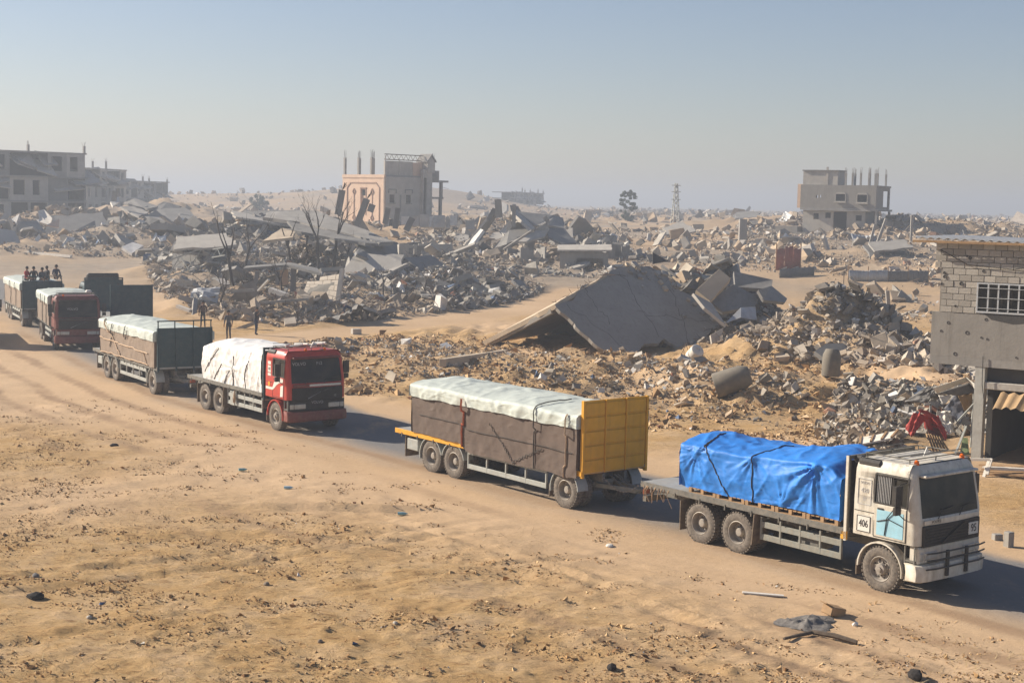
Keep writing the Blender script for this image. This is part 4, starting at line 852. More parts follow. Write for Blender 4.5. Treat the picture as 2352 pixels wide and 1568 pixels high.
def make_cab(T, c):
    paint = c['paint']; rings = [cab_ring(z) for z in ZL]; n = len(rings[0]); b = MB(); g = MB(); sw = {-1: MB(), 1: MB()}
    o = 0
    for r in rings: b.v += r
    for i in range(len(ZL)-1):
        for j in range(n):
            k = (j+1) % n; zlo = ZL[i]
            front = 7 <= j <= 11; f = (i*n+j, i*n+k, (i+1)*n+k, (i+1)*n+j)
            if front and 1.80 < zlo < 2.72:
                A, B = inset([rings[i][j], rings[i][k], rings[i+1][k], rings[i+1][j]], .018), None; g.add(A, [(0, 1, 2, 3)]); continue
            if j in (1, 2) and 2.0 < zlo < 2.6:
                q = [Vector(v)+Vector((0, .03, 0)) for v in (rings[i][j], rings[i][k], rings[i+1][k], rings[i+1][j])]; sw[-1].add(q, [(0, 1, 2, 3)]); continue
            if n-1-k in (1, 2) and n-1-j in (2, 3) and 2.0 < zlo < 2.6:
                q = [Vector(v)-Vector((0, .03, 0)) for v in (rings[i][j], rings[i][k], rings[i+1][k], rings[i+1][j])]; sw[1].add(q, [(0, 1, 2, 3)]); continue
            b.f.append(f); b.m.append(0)
    b.f.append(tuple((len(ZL)-1)*n+j for j in range(n))); b.f.append(tuple(range(n))[::-1]); b.m += [0, 0]
    cabo = b.build('cab', paint, T, 32)
    sol = cabo.modifiers.new('shell', 'SOLIDIFY'); sol.thickness = .035; sol.offset = -1
    # dark interior that closes the shell behind the panes
    it = MB().box(-.74, .55, -1.08, 1.08, 1.25, 2.7); it.build('interior', M_BLACK, cabo)
    ws = g.build('windshield', M_GLASS, T, 40)
    for s_ in (-1, 1): sw[s_].build('side_window', M_GLASS, T, 0)
    for s_ in (-1, 1):                                         # rubber surrounds
        fr = MB(); y = s_*1.233
        fr.bar((-.235, y-s_*.002, 2.05), (-.235, y-s_*.03, 2.68), .03, .035); fr.bar((.68, y-s_*.002, 2.05), (.68, y-s_*.03, 2.68), .03, .035)
        fr.bar((-.25, y, 2.045), (.695, y, 2.045), .03, .03); fr.bar((-.25, y-s_*.03, 2.69), (.695, y-s_*.03, 2.69), .03, .03)
        fr.bar((.25, y-s_*.01, 2.05), (.25, y-s_*.03, 2.68), .02, .02); fr.build('window_rubber', M_BLACK, cabo)
    for s_ in (-1, 1):
        d = MB().box(-.21, .66, s_*1.238-.006, s_*1.238+.006, 1.27, 2.01); do = d.build('door', c.get('door', paint), T, 0, .01)
        MB().box(-.12, .04, s_*1.255-.012, s_*1.255+.012, 1.90, 1.94).build('handle', M_BLACK, do, 0, .006)
        dg = MB()
        for a, b in (((-.222, 1.25), (-.222, 2.72)), ((.675, 1.25), (.675, 2.05)), ((-.222, 1.255), (.675, 1.255)), ((-.23, 2.725), (.68, 2.725)), ((-.78, 1.78), (-.23, 1.78))): dg.bar((a[0], s_*(1.238-.05*max(0, (a[1]-2.05)/.95)), a[1]), (b[0], s_*(1.238-.05*max(0, (b[1]-2.05)/.95)), b[1]), .012, .012)
        dg.build('door_gap', M_INK, cabo)
        MB().box(-.77, -.25, s_*1.237-.004, s_*1.237+.004, 1.27, 1.72).build('sleeper_panel', paint, T, 0, .008)
        MB().box(-.74, -.28, s_*1.226-.004, s_*1.226+.004, 1.86, 2.58).build('sleeper_panel', paint, T, 0, .008)
    # front: grille, name strip, headlights, bumper
    gr = MB().box(.93, 1.035, -1.06, 1.06, 1.19, 1.67)
    gro = gr.build('grille', M_GRILLE, T, 0, .015)
    sl_ = MB()
    for k in range(6): sl_.box(1.03, 1.05, -.95, .95, 1.235+k*.068, 1.262+k*.068)
    sl_.bar((1.058, -.42, 1.24), (1.058, .42, 1.63), .03, .03, up=(1, 0, 0)); sl_.build('grille_slats', M_GRILLE if not c.get('slat') else c['slat'], gro)
    st = MB().box(.99, 1.03, -1.02, 1.02, 1.69, 1.80); st.build('name_strip', c.get('strip', paint), T, 0, .01)
    lp = MB().box(.72, .985, -1.16, 1.16, .80, 1.19); lp.build('front_panel', c.get('panel', M_BLACK), T, 0, .03)
    for s_ in (-1, 1):
        h = MB().box(.94, 1.01, s_*.72-.24, s_*.72+.24, .88, 1.06); ho = h.build('headlight', M_LAMP, T, 0, .02)
        MB().box(.96, 1.005, s_*1.06-.08, s_*1.06+.08, .88, 1.06).build('indicator_lamp', M_ORANGE if c.get('ind', True) else M_LAMP, T, 0, .015)
    bp = MB()
    P = []
    for y, dx in ((-1.24, -.34), (-1.24, -.06), (-1.15, .03), (-.9, .07), (0, .09), (.9, .07), (1.15, .03), (1.24, -.06), (1.24, -.34)):
        P.append([(1.05+dx-.10, y*.94, .40), (1.05+dx, y, .44), (1.05+dx+.015, y, .62), (1.05+dx-.02, y, .77), (1.05+dx-.12, y*.95, .79)])
    bp.grid(P, 0, flip=True); bo = bp.build('bumper', c.get('bumper', paint), T, 40)
    so_ = bo.modifiers.new('shell', 'SOLIDIFY'); so_.thickness = .04; so_.offset = 0
    fl = MB()
    for s_ in (-1, 1): fl.box(1.10, 1.135, s_*.74-.15, s_*.74+.15, .55, .70)
    fl.build('fog_lamps', M_BLACK, bo, 0, .01)
    if c.get('bullbar'):
        bb = MB()
        for s_ in (-1, 1): bb.bar((1.19, s_*.36, .50), (1.19, s_*.36, 1.10), .10, .05)
        for z in (.72, .92, 1.08): bb.tube([(1.16, -1.1, z), (1.22, -.8, z), (1.23, .8, z), (1.16, 1.1, z)], .022, 6)
        bb.build('bull_bar', M_BLACK, T, 0, .006)
    # steps, wipers, mirrors
    for s_ in (-1, 1):
        sp = MB().box(.62, .92, s_*1.08-.12, s_*1.08+.12, .50, .54).box(.62, .92, s_*1.08-.12, s_*1.08+.12, .84, .88).bar((.64, s_*1.19, .5), (.64, s_*1.19, 1.2), .03, .03).bar((.9, s_*1.19, .5), (.9, s_*1.19, 1.2), .03, .03)
        sp.build('cab_step', M_CHAS, T)
        f = MB(); arch(f, 0, s_*1.0, s_*1.27, .60, -8, 182, .035); f.build('fender', c.get('fender', paint), T, 40)
        fl_ = MB().box(-.66, -.63, s_*1.12-.15, s_*1.12+.15, .28, .62); fl_.build('mudflap', M_MUDFLAP, T)
        mr = MB(); mx, my = c.get('mirror_x', .58), s_*1.46
        mr.tube([(mx+.05, s_*1.22, 2.62), (mx+.04, my, 2.60), (mx, my, 2.45), (mx, my, 1.95), (mx+.04, s_*1.24, 1.78)], .014, 6)
        mr.box(mx-.06, mx+.04, my-.12, my+.12, 2.10, 2.56).box(mx-.05, mx+.03, my-.10, my+.10, 1.90, 2.08)
        mr.build('mirror', M_BLACK, T, 0, .012)
    wp = MB()
    for y in (-.55, .25): wp.tube([(1.03, y, 1.80), (1.015, y+.15, 1.98), (1.0, y+.62, 2.02)], .011, 5)
    wp.build('wiper', M_BLACK, T)
    vz = MB().box(.80, .98, -1.0, 1.0, 2.74, 2.80)
    vz.build('sun_visor', c.get('visor', paint), T, 0, .02)
    # roof rack, beacons, air duct
    rk = MB(); zr = 3.10
    for y in (-.98, .98): rk.tube([(-.72, y, zr), (.52, y, zr)], .016, 6)
    for x in (-.72, -.3, .12, .52): rk.tube([(x, -.98, zr), (x, .98, zr)], .014, 6)
    for x in (-.7, .5):
        for y in (-.98, 0, .98): rk.tube([(x, y, zr), (x*.98, y*.97, 2.95)], .014, 6)
    for x in (-.72, .52): rk.tube([(x, -.98, zr+.09), (x, .98, zr+.09)], .012, 6)
    rk.build('roof_rack', M_CHAS if not c.get('rack') else c['rack'], T)
    for y in c.get('beacons', (-.86, .86)):
        be = MB().lathe([(.0, .0), (.06, .0), (.07, .03), (.055, .05), (.06, .06), (.055, .14), (.03, .165), (0, .17)], 14, 0, Matrix.Translation((.60, y, 2.93)), 'z'); be.build('beacon', M_ORANGE, T, 40)
    ad = MB().box(-.80, -.12, -1.19, -.93, 2.80, 2.99); ad.build('air_intake', M_BLACK, T, 0, .06)
    sk = MB().bar((-.92, -.92, 1.1), (-.92, -.92, 3.0), .24, .28); sk.build('air_stack', M_BLACK, T, 0, .05)
    return cabo

def chassis(T, x0, x1, rear, deckz=1.16, guard=(-3.3, -1.35), kind='truck'):
    ch = MB()
    for y in (-.42, .42): ch.box(x0, x1, y-.05, y+.05, .80, 1.06)
    x = x0+.1
    while x < x1: ch.box(x, x+.10, -.42, .42, .84, 1.02); x += .85
    for r in rear: ch.cyl((r, -.8, .52), (r, .8, .52), .09, n=10); ch.box(r-.12, r+.12, -.2, .2, .40, .70); ch.box(r-.5, r+.5, -.56, -.46, .66, .76); ch.box(r-.5, r+.5, .46, .56, .66, .76)
    ch.build('chassis', M_CHAS, T)
def side_guard(T, x0, x1, s_, z0=.48, z1=.92, gm=None):
    g = MB(); y = s_*1.17
    g.box(x0, x1, y-.025, y+.025, z0, z0+.15); g.box(x0, x1, y-.025, y+.025, z1-.05, z1+.10)
    n = 4
    for k in range(n+1): x = x0+(x1-x0-.06)*k/n; g.box(x, x+.06, y-.03, y+.03, z0, z1+.22)
    for k in (0, n//2, n): x = x0+(x1-x0-.06)*k/n; g.bar((x+.03, y, z1+.15), (x+.03, s_*.45, .95), .06, .06)
    g.build('side_guard', gm or M_GUARD, T, 0, .008)
def deck(T, x0, x1, z=1.20, mt=None, edge=None, top=None):
    d = MB().box(x0, x1, -1.23, 1.23, z, z+.07); d.build('deck', mt or M_DECK, T)
    e = MB()
    for y in (-1, 1): e.box(x0, x1, y*1.25-.02, y*1.25+.02, z-.07, z+.085)
    eo = e.build('deck_edge', edge or M_CHAS, T, 0, .006)
    c = MB(); x = x0+.15
    while x < x1-.1: c.box(x, x+.07, -1.22, 1.22, z-.12, z-.002); x += .62
    c.build('cross_beams', M_CHAS, T)
    h = MB(); x = x0+.4
    while x < x1-.2: h.box(x, x+.03, -1.29, -1.26, z-.16, z-.02); h.box(x, x+.03, 1.26, 1.29, z-.16, z-.02); x += .9
    tag(h.build('tie_hooks', M_CHAS, T), kind='stuff')
def mudflap(T, x, z0=.22, z1=1.0, mt=None):
    for s_ in (-1, 1): MB().box(x-.015, x+.015, s_*.95-.27, s_*.95+.27, z0, z1).build('mudflap', mt or M_MUDFLAP, T)
def truck(loc, rz, c, label, group='aid trucks of the convoy'):
    T = thing('truck', loc, rz, label, 'truck', group); wb = c.get('wb', 4.45); tand = 1.3; L = wb+tand+c.get('tail', 1.6)
    make_cab(T, c); chassis(T, -L, .75, (0, -wb, -wb-tand)); deck(T, -L, -1.06, 1.20, edge=c.get('edge'))
    for s_ in (-1, 1):
        wheel(T, 0, s_, 'f')
        for x in (-wb, -wb-tand): wheel(T, x, s_, 'r', 1.07)
        side_guard(T, -wb+.75, -1.15, s_, .50, .86, c.get('guard'))
        bx = MB().box(-2.6, -1.9, s_*.80-.28, s_*.80+.28, .55, .98); bx.build('fuel_tank' if s_ > 0 else 'tool_box', M_CHAS, T, 0, .04)
        f = MB().bar((-wb+.66, s_*1.08, 1.12), (-wb+.60, s_*1.08, .35), .5, .03, up=(1, 0, 0)); f.build('mudflap', M_MUDFLAP, T)
    mudflap(T, -wb-tand-.72)
    # headboard behind the cab
    hb = MB(); top = c.get('board', 3.0)
    for y in (-1.2, -.4, .4, 1.2): hb.box(-1.055, -.985, y-.035, y+.035, 1.0, top)
    hb.box(-1.05, -.99, -1.2, 1.2, top-.08, top)
    hb.build('headboard_frame', c.get('post', M_CHAS), T)
    MB().box(-1.035, -1.005, -1.17, 1.17, 1.3, top-.12).build('headboard', M_BLACK if not c.get('boardm') else c['boardm'], T)
    rb = MB().box(-L-.02, -L+.10, -1.15, 1.15, .72, .86).box(-L, -L+.06, -.9, -.82, .80, 1.2).box(-L, -L+.06, .82, .9, .80, 1.2).box(-L-.12, -L+.1, -.12, .12, .80, 1.0)
    rb.build('rear_bumper', M_CHAS, T)
    for s_ in (-1, 1): MB().box(-L-.05, -L-.02, s_*.95-.18, s_*.95+.18, .90, 1.04).build('tail_lamp', M_STRAPR, T, 0, .01)
    return T
def trailer(loc, rz, c, label, group='drawbar trailers of the convoy'):
    T = thing('trailer', loc, rz, label, 'trailer', group); r2, r1 = c.get('axles', (-5.45, -6.68)); x0 = c.get('x0', -8.7); x1 = .78; bz = c.get('bz', 1.16)
    chassis(T, x0+.3, x1, (0, r2, r1)); deck(T, x0, x1, bz, edge=c.get('edge'), mt=c.get('deckm'))
    for s_ in (-1, 1):
        wheel(T, 0, s_, 'r', 1.07)
        for x in (r2, r1): wheel(T, x, s_, 'r', 1.07)
        f = MB(); arch(f, 0, s_*.86, s_*1.25, .60, 5, 190, .03); fo = f.build('fender', M_GUARD, T, 40)
        f = MB(); arch(f, r2, s_*.86, s_*1.25, .58, 12, 168, .03); arch(f, r1, s_*.86, s_*1.25, .58, 12, 195, .03); f.build('fender', M_GUARD, T, 40)
        MB().box(-.66, -.63, s_*1.05-.2, s_*1.05+.2, .25, .62).build('mudflap', M_MUDFLAP, T)
        side_guard(T, r2+.72, -.85, s_, .42, .92)
    mudflap(T, x0+.55, .30, 1.05)
    MB().box(x0+.62, x0+1.25, -1.2, -.7, .55, .92).build('storage_box', M_GUARD, T, 0, .02)
    # turntable, drawbar and hoses
    db = MB().lathe([(.5, .72), (.55, .72), (.55, .82), (.5, .82)], 24, 0, None, 'z', True)
    db.bar((.2, -.45, .66), (2.0, -.08, .70), .09, .12); db.bar((.2, .45, .66), (2.0, .08, .70), .09, .12); db.bar((1.9, 0, .70), (3.15, 0, .78), .12, .12); db.box(-.3, .35, -.5, .5, .60, .72)
    db.build('drawbar', M_GUARDD, T)
    hs = MB()
    for y, dz in ((-.15, .34), (.02, .28), (.15, .38)):
        hs.tube([(.75+1.75*t, y+.1*math.sin(5*t), .98-dz*math.sin(math.pi*t)*1.1) for t in [k/10 for k in range(11)]], .018, 5)
    hs.build('hoses', M_CHAS, T)
    cn = MB()
    for k in range(14):
        t = k/13; p = Vector((.75+1.35*t, -.42+.2*t, .95-.32*math.sin(math.pi*t))); q = p+Vector((.07, 0, -.02*math.cos(math.pi*t))); cn.tube([p, q], .022, 5)
    cn.build('chain', M_RIM, T)
    # headboard
    top = c.get('board', 3.15); bm = c['boardm']; H = MB().box(x1-.06, x1-.02, -1.21, 1.21, bz-.02, top); ho = H.build('headboard', bm, T)
    if c.get('panels'):
        for i in range(3):
            for j in range(5):
                y0, y1 = -1.17+i*.79, -1.17+i*.79+.74; z0 = bz+.01+j*(top-bz-.03)/5; z1 = z0+(top-bz-.03)/5-.05
                MB().box(x1-.018, x1+.012, y0, y1, z0, z1).build('panel', bm, ho, 0, .012)
        rbm = MB()
        for y in (-.405, .385): rbm.box(x1-.01, x1+.04, y-.02, y+.02, bz, top)
        rbm.build('rib', bm, ho)
    else:
        rbm = MB()
        for y in (-1.2, -.4, .4, 1.2): rbm.box(x1-.018, x1+.03, y-.035, y+.035, bz-.1, top)
        rbm.build('rib', bm, ho)
    for y in (-1.215, 1.215): MB().box(x1-.09, x1+.03, y-.04, y+.04, bz-.12, top+.01).build('corner_post', c.get('postm', bm), ho, 0, .01)
    if c.get('rail'):
        rl = MB().tube([(x1-.04, -1.25, top+.30), (x1-.04, 1.25, top+.30)], .03, 6)
        for y in (-1.2, -.45, .4, 1.2): rl.tube([(x1-.04, y, top-.02), (x1-.04, y, top+.30)], .028, 6)
        rl.build('top_rail', M_GREEN, ho)
    return T

# ------------------------------------------------------------ sheeted loads
def tarp_mesh(x0, x1, hw, z0, ztop, ties=(), seed=0, A=.03, pleat=.03, nx=110, ns=26, nt=26, bulge=.04, ragged=.03, r=.10, ends=True):
    mb = MB(); zf = z0 if callable(z0) else None; z0 = z0(x0) if zf else z0; X = np.linspace(x0, x1, nx); P = []
    def side(x, z, zt, s):
        d = bulge*np.sin(np.pi*np.clip((z-z0)/(zt-z0), 0, 1)) + A*fbm(x*1.1, z*1.4, 0, seed+s*7, 4)
        d = d + pleat*(np.abs(fbm(x*2.2+.6*z, z*.35, 0, seed+9+s*3, 3))*1.6-.5)*np.clip((zt-z)/(zt-z0)+.15, 0, 1)
        rg = lambda u, v, q: np.clip(1-np.abs(fbm(u, v, 0, seed+q, 2))*3.2, 0, 1)**2
        d = d + pleat*.9*rg((x+z*.9)*1.3, (z-x*.4)*.5, 61)+pleat*.7*rg((x-z*.8)*1.7, (z+x*.5)*.5, 67)
        for tx, tz, Rr, Aa in ties:
            rr = np.hypot(x-tx, (z-tz)); an = np.arctan2(z-tz, x-tx)
            d = d + Aa*(np.abs(vn(an*5.5+tx*5, 3.3+tx+0*an, 0, seed+5))*2.4-.8)*np.exp(-rr/Rr)*ss(0, .22, rr) + Aa*1.3*np.exp(-(rr/.10)**2)
        return d
    ztn = ztop(X, np.full(nx, -hw)); ztf = ztop(X, np.full(nx, hw)); zb = np.array([zf(x) if zf else z0 for x in X]) + ragged*fbm(X*1.3, np.full(nx, float(seed)), 0, seed+3, 3)
    f = np.linspace(0, 1, ns)[None]; ZS = zb[:, None]+(ztn-r-zb)[:, None]*f; XX = np.repeat(X[:, None], ns, 1)
    DN = side(XX, ZS, ztn[:, None], 0); ZF = ZS[:, ::-1]+((ztf-ztn)*.5)[:, None]; DF = side(XX, ZF, ztf[:, None], 1)
    ys = np.linspace(-hw+r, hw-r, nt); XT, YT = np.repeat(X[:, None], nt, 1), np.repeat(ys[None], nx, 0)
    ZT = ztop(XT, YT) + pleat*1.2*np.clip(1-np.abs(fbm(XT*1.1+YT*.8, YT*.9-XT*.3, 0, seed+71, 2))*3, 0, 1)**2 + A*.9*fbm(XT*1.3, YT*1.6, 0, seed+21, 4)+pleat*.6*np.abs(fbm(XT*3+YT, YT*1.2, 0, seed+33, 3))
    w = np.clip(np.minimum(ys+hw-r, hw-r-ys)/.12, 0, 1)[None]; ZT = ZT*w+(1-w)*np.where(YT < 0, ztn[:, None], ztf[:, None])
    for i, x in enumerate(X):
        ring = [(x, -hw-d, z) for z, d in zip(ZS[i], DN[i])]; dl = DN[i][-1]
        for a in (.4, .8, 1.2): ring.append((x, -hw-dl*math.cos(a)+r*(1-math.cos(a)), ztn[i]-r+r*math.sin(a)))
        ring += [(x, y, z) for y, z in zip(ys, ZT[i])]
        for a in (1.2, .8, .4): ring.append((x, hw-r*(1-math.cos(a)), ztf[i]-r+r*math.sin(a)))
        ring += [(x, hw+d, z) for z, d in zip(ZF[i], DF[i])]
        P.append(ring)
    mb.grid(P)
    if ends:
        for e, x in ((0, x0), (-1, x1)):
            ring = P[e]; mid = ring[ns+2:-ns-2]; G = []; q = 14; sg = -1 if e == 0 else 1
            for p in mid:
                col = []
                for k in range(q+1):
                    t = k/q; z = p[2]*(1-t)+z0*t; d = (bulge*.8+A*float(fbm(p[1]*1.5, z*1.5, seed+x, seed+5, 3))*1.5)*math.sin(math.pi*min(1, t*1.0+.02)) if 0 < k else 0
                    col.append((x+sg*max(0, d), p[1]*(1+.09*min(1, t*5)*(abs(p[1])/hw)**4), z))
                G.append(col)
            mb.grid(G, 0, flip=(e == 0))
    return mb, P
def surf_rope(P, path, X, off=.012, over=None):                          # follow the sheet: path of (x, ring fraction)
    out = []; nx = len(P); m = len(P[0])
    for x, fr in path:
        i = min(nx-1, max(0, int(round((x-X[0])/(X[1]-X[0])*(nx-1))))); j = min(m-1, max(0, int(round(fr*(m-1))))); p = Vector(P[i][j])
        j0, j1 = max(0, j-1), min(m-1, j+1); t = Vector(P[i][j1])-Vector(P[i][j0]); nrm = Vector((0, -t.z, t.y)).normalized()
        out.append(p+nrm*(over if over and .235 < fr < .765 else off) if nrm.length > 0 else p)
    return out
def straight(x0, f0, x1, f1, n=26): return [(x0+(x1-x0)*k/n, f0+(f1-f0)*k/n) for k in range(n+1)]
def load(V, label, mb, mt, ropes=(), name='sheeted_load', group='sheeted loads on the trucks and trailers'):
    o = mb.build(name, mt, None, 70); o.matrix_world = Matrix.LocRotScale(V.location, V.rotation_euler.to_quaternion(), None)
    tag(o, label, 'load', group)
    for pts, r, m, nm in ropes: MB().tube(pts, r, 5).build(nm, m, o)
    return o
HD = math.radians
# --- white truck with the blue sheeted load
T1 = truck((9.50, 34.05, 0), HD(-51.5), dict(guard=M_GUARDD, ind=False, paint=M_WHITE, panel=M_WHITE, strip=M_WHITE, bullbar=True, wb=4.45, tail=2.2, board=3.0, post=M_CHAS, visor=M_WHITE), 'white truck with blue sheeted load leading the convoy at right')
def t1_extras():
    y = -1.245
    MB().box(-.70, -.31, y-.003, y+.003, 1.30, 1.68).build('number_board', M_PAPER, T1, 0, .004)
    fr = MB()
    for a, b in (((-.69, 1.31), (-.32, 1.31)), ((-.32, 1.31), (-.32, 1.67)), ((-.32, 1.67), (-.69, 1.67)), ((-.69, 1.67), (-.69, 1.31))): fr.bar((a[0], y-.004, a[1]), (b[0], y-.004, b[1]), .012, .012)
    fr.build('number_frame', M_INK, T1)
    text(T1, '406', .24, M_side(-.505, y-.006, 1.49), M_INK, squash=.72, ext=.003)
    y2 = -1.236
    text(T1, 'VOLVO', .085, M_side(-.51, y2, 2.44), M_LETTER, squash=.9); text(T1, '420', .15, M_side(-.51, y2, 2.26), M_LETTER, squash=1.0); text(T1, 'III', .12, M_side(-.51, y2, 2.06), M_LETTER, squash=1.1)
    pf = MB()
    for a, b in (((-.70, 1.94), (-.33, 1.94)), ((-.33, 1.94), (-.33, 2.53)), ((-.33, 2.53), (-.70, 2.53)), ((-.70, 2.53), (-.70, 1.94))): pf.bar((a[0], y2, a[1]), (b[0], y2, b[1]), .014, .012)
    pf.build('panel_outline', M_LETTER, T1)
    MB().box(-.14, .60, -1.252, -1.246, 1.31, 1.90).build('door_sticker', M_STICK, T1, 0, .004)
    cr = MB().tube([(-.12, -1.262, 1.62), (.2, -1.27, 1.72), (.58, -1.262, 1.62)], .012, 5).tube([(.10, -1.262, 1.33), (.16, -1.27, 1.74), (.42, -1.30, 2.05)], .012, 5); cr.build('door_cord', M_INK, T1)
    MB().box(1.04, 1.062, .60, .96, 1.30, 1.58).build('plate', M_PAPER, T1, 0, .004)
    text(T1, '95', .26, M_front(1.066, .78, 1.44), M_INK, squash=.85, ext=.003)
    text(T1, 'VOLVO', .10, M_front(1.034, -.62, 1.745), M_INK)
    pt = MB().bar((-1.02, -1.235, 1.0), (-1.02, -1.235, 3.0), .07, .07); pt.build('white_post', M_WHITE, T1)
    MB().box(-1.14, -.98, -1.27, -1.20, 1.02, 1.22).build('side_lamp', M_YELLOW, T1, 0, .01)
    tr = MB().prism([(-.12, 0), (.12, 0), (0, .2)], .30, .32, 'x'); tro = tr.build('roof_sign', M_PAPER, T1); tro.location = (0, -.1, 3.10)
    mesh = MB()
    for k in range(9): x = -.18+.045*k; mesh.bar((x, -1.215, 2.06), (x, -1.19, 2.67), .012, .012)
    mesh.build('window_grid', M_LETTER, T1)
    rg = MB()
    for k in range(9):
        x = -L1+.1+k*.12+rnd.uniform(-.04, .04); rg.tube([(x, -1.27, 1.2), (x+rnd.uniform(-.1, .1), -1.30, 1.05), (x+rnd.uniform(-.15, .15), -1.28, .82+rnd.uniform(-.1, .1))], .015, 4)
    rg.build('hanging_rope', M_ROPEL, T1)
L1 = 4.45+1.3+2.2
t1_extras()
def zt1(x, y):
    x = np.asarray(x, float); y = np.asarray(y, float)
    return 2.50 + .10*ss(-5.5, -3, x) + .12*np.exp(-((x+2.1)/.7)**2) + .13*np.cos(np.clip(y/1.25, -1, 1)*1.57)*(1+.5*np.sin(x*1.7)) + .09*fbm(x*.8, y*1.0, 0, 91, 3) - .22*ss(-1.7, -1.2, x)
mb, P = tarp_mesh(-6.5, -1.22, 1.19, 1.42, zt1, ((-1.95, 2.62, .85, .10), (-5.9, 2.35, .5, .05), (-4.0, 2.5, .5, .04), (-3.0, 1.5, .5, .04)), 4, .045, .034, 150, 34, 34, .05, .05, .07)
XR = (-6.5, -1.22)
load(T1, 'blue tarpaulin sheeted load on the white truck', mb, M_BLUE, [
    (surf_rope(P, straight(-5.85, .40, -4.75, 0.0), XR), .014, M_ROPE, 'rope'), (surf_rope(P, straight(-6.1, .5, -5.7, .33), XR), .014, M_ROPE, 'rope'), (surf_rope(P, straight(-4.05, .55, -3.95, 0.0), XR), .014, M_ROPE, 'rope')])
def pallets():
    pal = None
    for i in range(5):
        for s_ in (-1, 1):
            if pal is None:
                pal = thing('pallet', (0, 0, 0), 0, 'x', 'pallet', 'wooden pallets under the blue load')
                for k in range(3): MB().box(-.48, .48, -.58+k*.53, -.48+k*.53, 0, .022).build('bottom_plank', M_WOOD, pal)
                for k in range(7): MB().box(-.48+k*.142, -.38+k*.142, -.58, .58, .114, .136).build('top_plank', M_WOOD, pal)
                for k in range(3):
                    for j in range(3): MB().box(-.48+k*.43, -.38+k*.43, -.58+j*.53, -.48+j*.53, .022, .113).build('block', M_WOOD, pal)
                p = pal
            else: p = copy_tree(pal)
            p.matrix_world = Matrix.LocRotScale(T1.location, T1.rotation_euler.to_quaternion(), None) @ Matrix.Translation((-1.75-i*.99, s_*.63, 1.272))
            p['label'] = 'wooden pallet under the blue load, ' + ('camera side, ' if s_ < 0 else 'far side, ') + ('nearest the cab', 'second from the cab', 'middle of the row', 'second from the rear', 'at the rear end')[i]
pallets()
def sacks():
    cols = [(.75, .28, .05), (.7, .68, .62), (.05, .14, .40), (.62, .10, .05), (.75, .35, .08), (.65, .66, .66), (.70, .25, .05), (.08, .12, .3)]
    for k in range(8):
        m = mat('sack_%d' % k, cols[k], .6, .2, 6, .2, 20, dust=.1); b = MB(); z = 1.42+k*.145
        G = []
        for i in range(9):
            u = -1+2*i/8; w = .5*(1-abs(u)**3*.25); G.append([(-1.13+.055*math.cos(a)*(1-abs(u)**4*.6), u*1.08, z+.072*math.sin(a)*(1-abs(u)**4*.7)) for a in [2*math.pi*j/10 for j in range(10)]])
        b.grid(G, 0, wrap=True, flip=True); o = b.build('sack', m, None, 60); o.matrix_world = Matrix.LocRotScale(T1.location, T1.rotation_euler.to_quaternion(), None)
        tag(o, ('orange', 'white', 'blue', 'red', 'pale orange', 'grey white', 'deep orange', 'dark blue')[k] + ' sack in the stack behind the white cab', 'sack', 'sacks stacked behind the white cab')
sacks()
# --- yellow fronted trailer
TR1 = trailer((2.55, 42.63, 0), HD(-51.8), dict(boardm=M_YELLOW, board=3.18, panels=True, postm=M_YELLOW, edge=M_YELLOW, bz=1.10), 'yellow fronted trailer with brown and pale green load behind the white truck')
def flat_top(z, amp, seed, sag=.1):
    return lambda x, y: z + amp*fbm(np.asarray(x, float)*.5, np.asarray(y, float)*.6, 0, seed, 3) + sag*np.cos(np.clip(np.asarray(y, float)/1.25, -1, 1)*1.57)
def covered(V, x0, x1, z0, zt, body, cover, label, seed, drop=.36, straps=(), hw=1.31, amp=.05):
    f = flat_top(zt, amp, seed); b, P = tarp_mesh(x0, x1, hw, z0, f, (), seed, .018, .02, 110, 24, 20, .01, .05)
    f2 = lambda x, y: f(x, y)+.075
    c2, P2 = tarp_mesh(x0-.05, x1+.04, hw+.06, zt-drop, f2, tuple((x0+(x1-x0)*k/5.3, zt-.12, .35, .022) for k in range(1, 6)), seed+50, .022, .03, 130, 14, 30, .01, .035)
    X = (x0, x1); rp = []
    for (xa, fa, xb, fb, r, m) in straps: rp.append((surf_rope(P, straight(xa, fa, xb, fb, 40), X, .03, .135), r, m, 'strap'))
    o = load(V, label, b, body, rp); c2.build('cover_sheet', cover, o, 70); return o
covered(TR1, -7.65, .62, (lambda x: 1.20-.25*float(ss(-5.2, -4.4, x))), 2.72, M_TBROWN, M_TPALE, 'brown load with pale green cover behind the yellow headboard', 14, .34,
        ((-4.75, .32, -4.85, 0, .035, M_STRAPR), (-1.15, .5, -1.3, 0, .018, M_ROPE), (.25, .34, .1, 0, .022, M_ROPEL), (-3.4, .2, -2.2, 0, .012, M_ROPE), (-.9, .12, -2.3, .01, .012, M_ROPE), (-7.2, .14, .5, .14, .010, M_ROPE)))
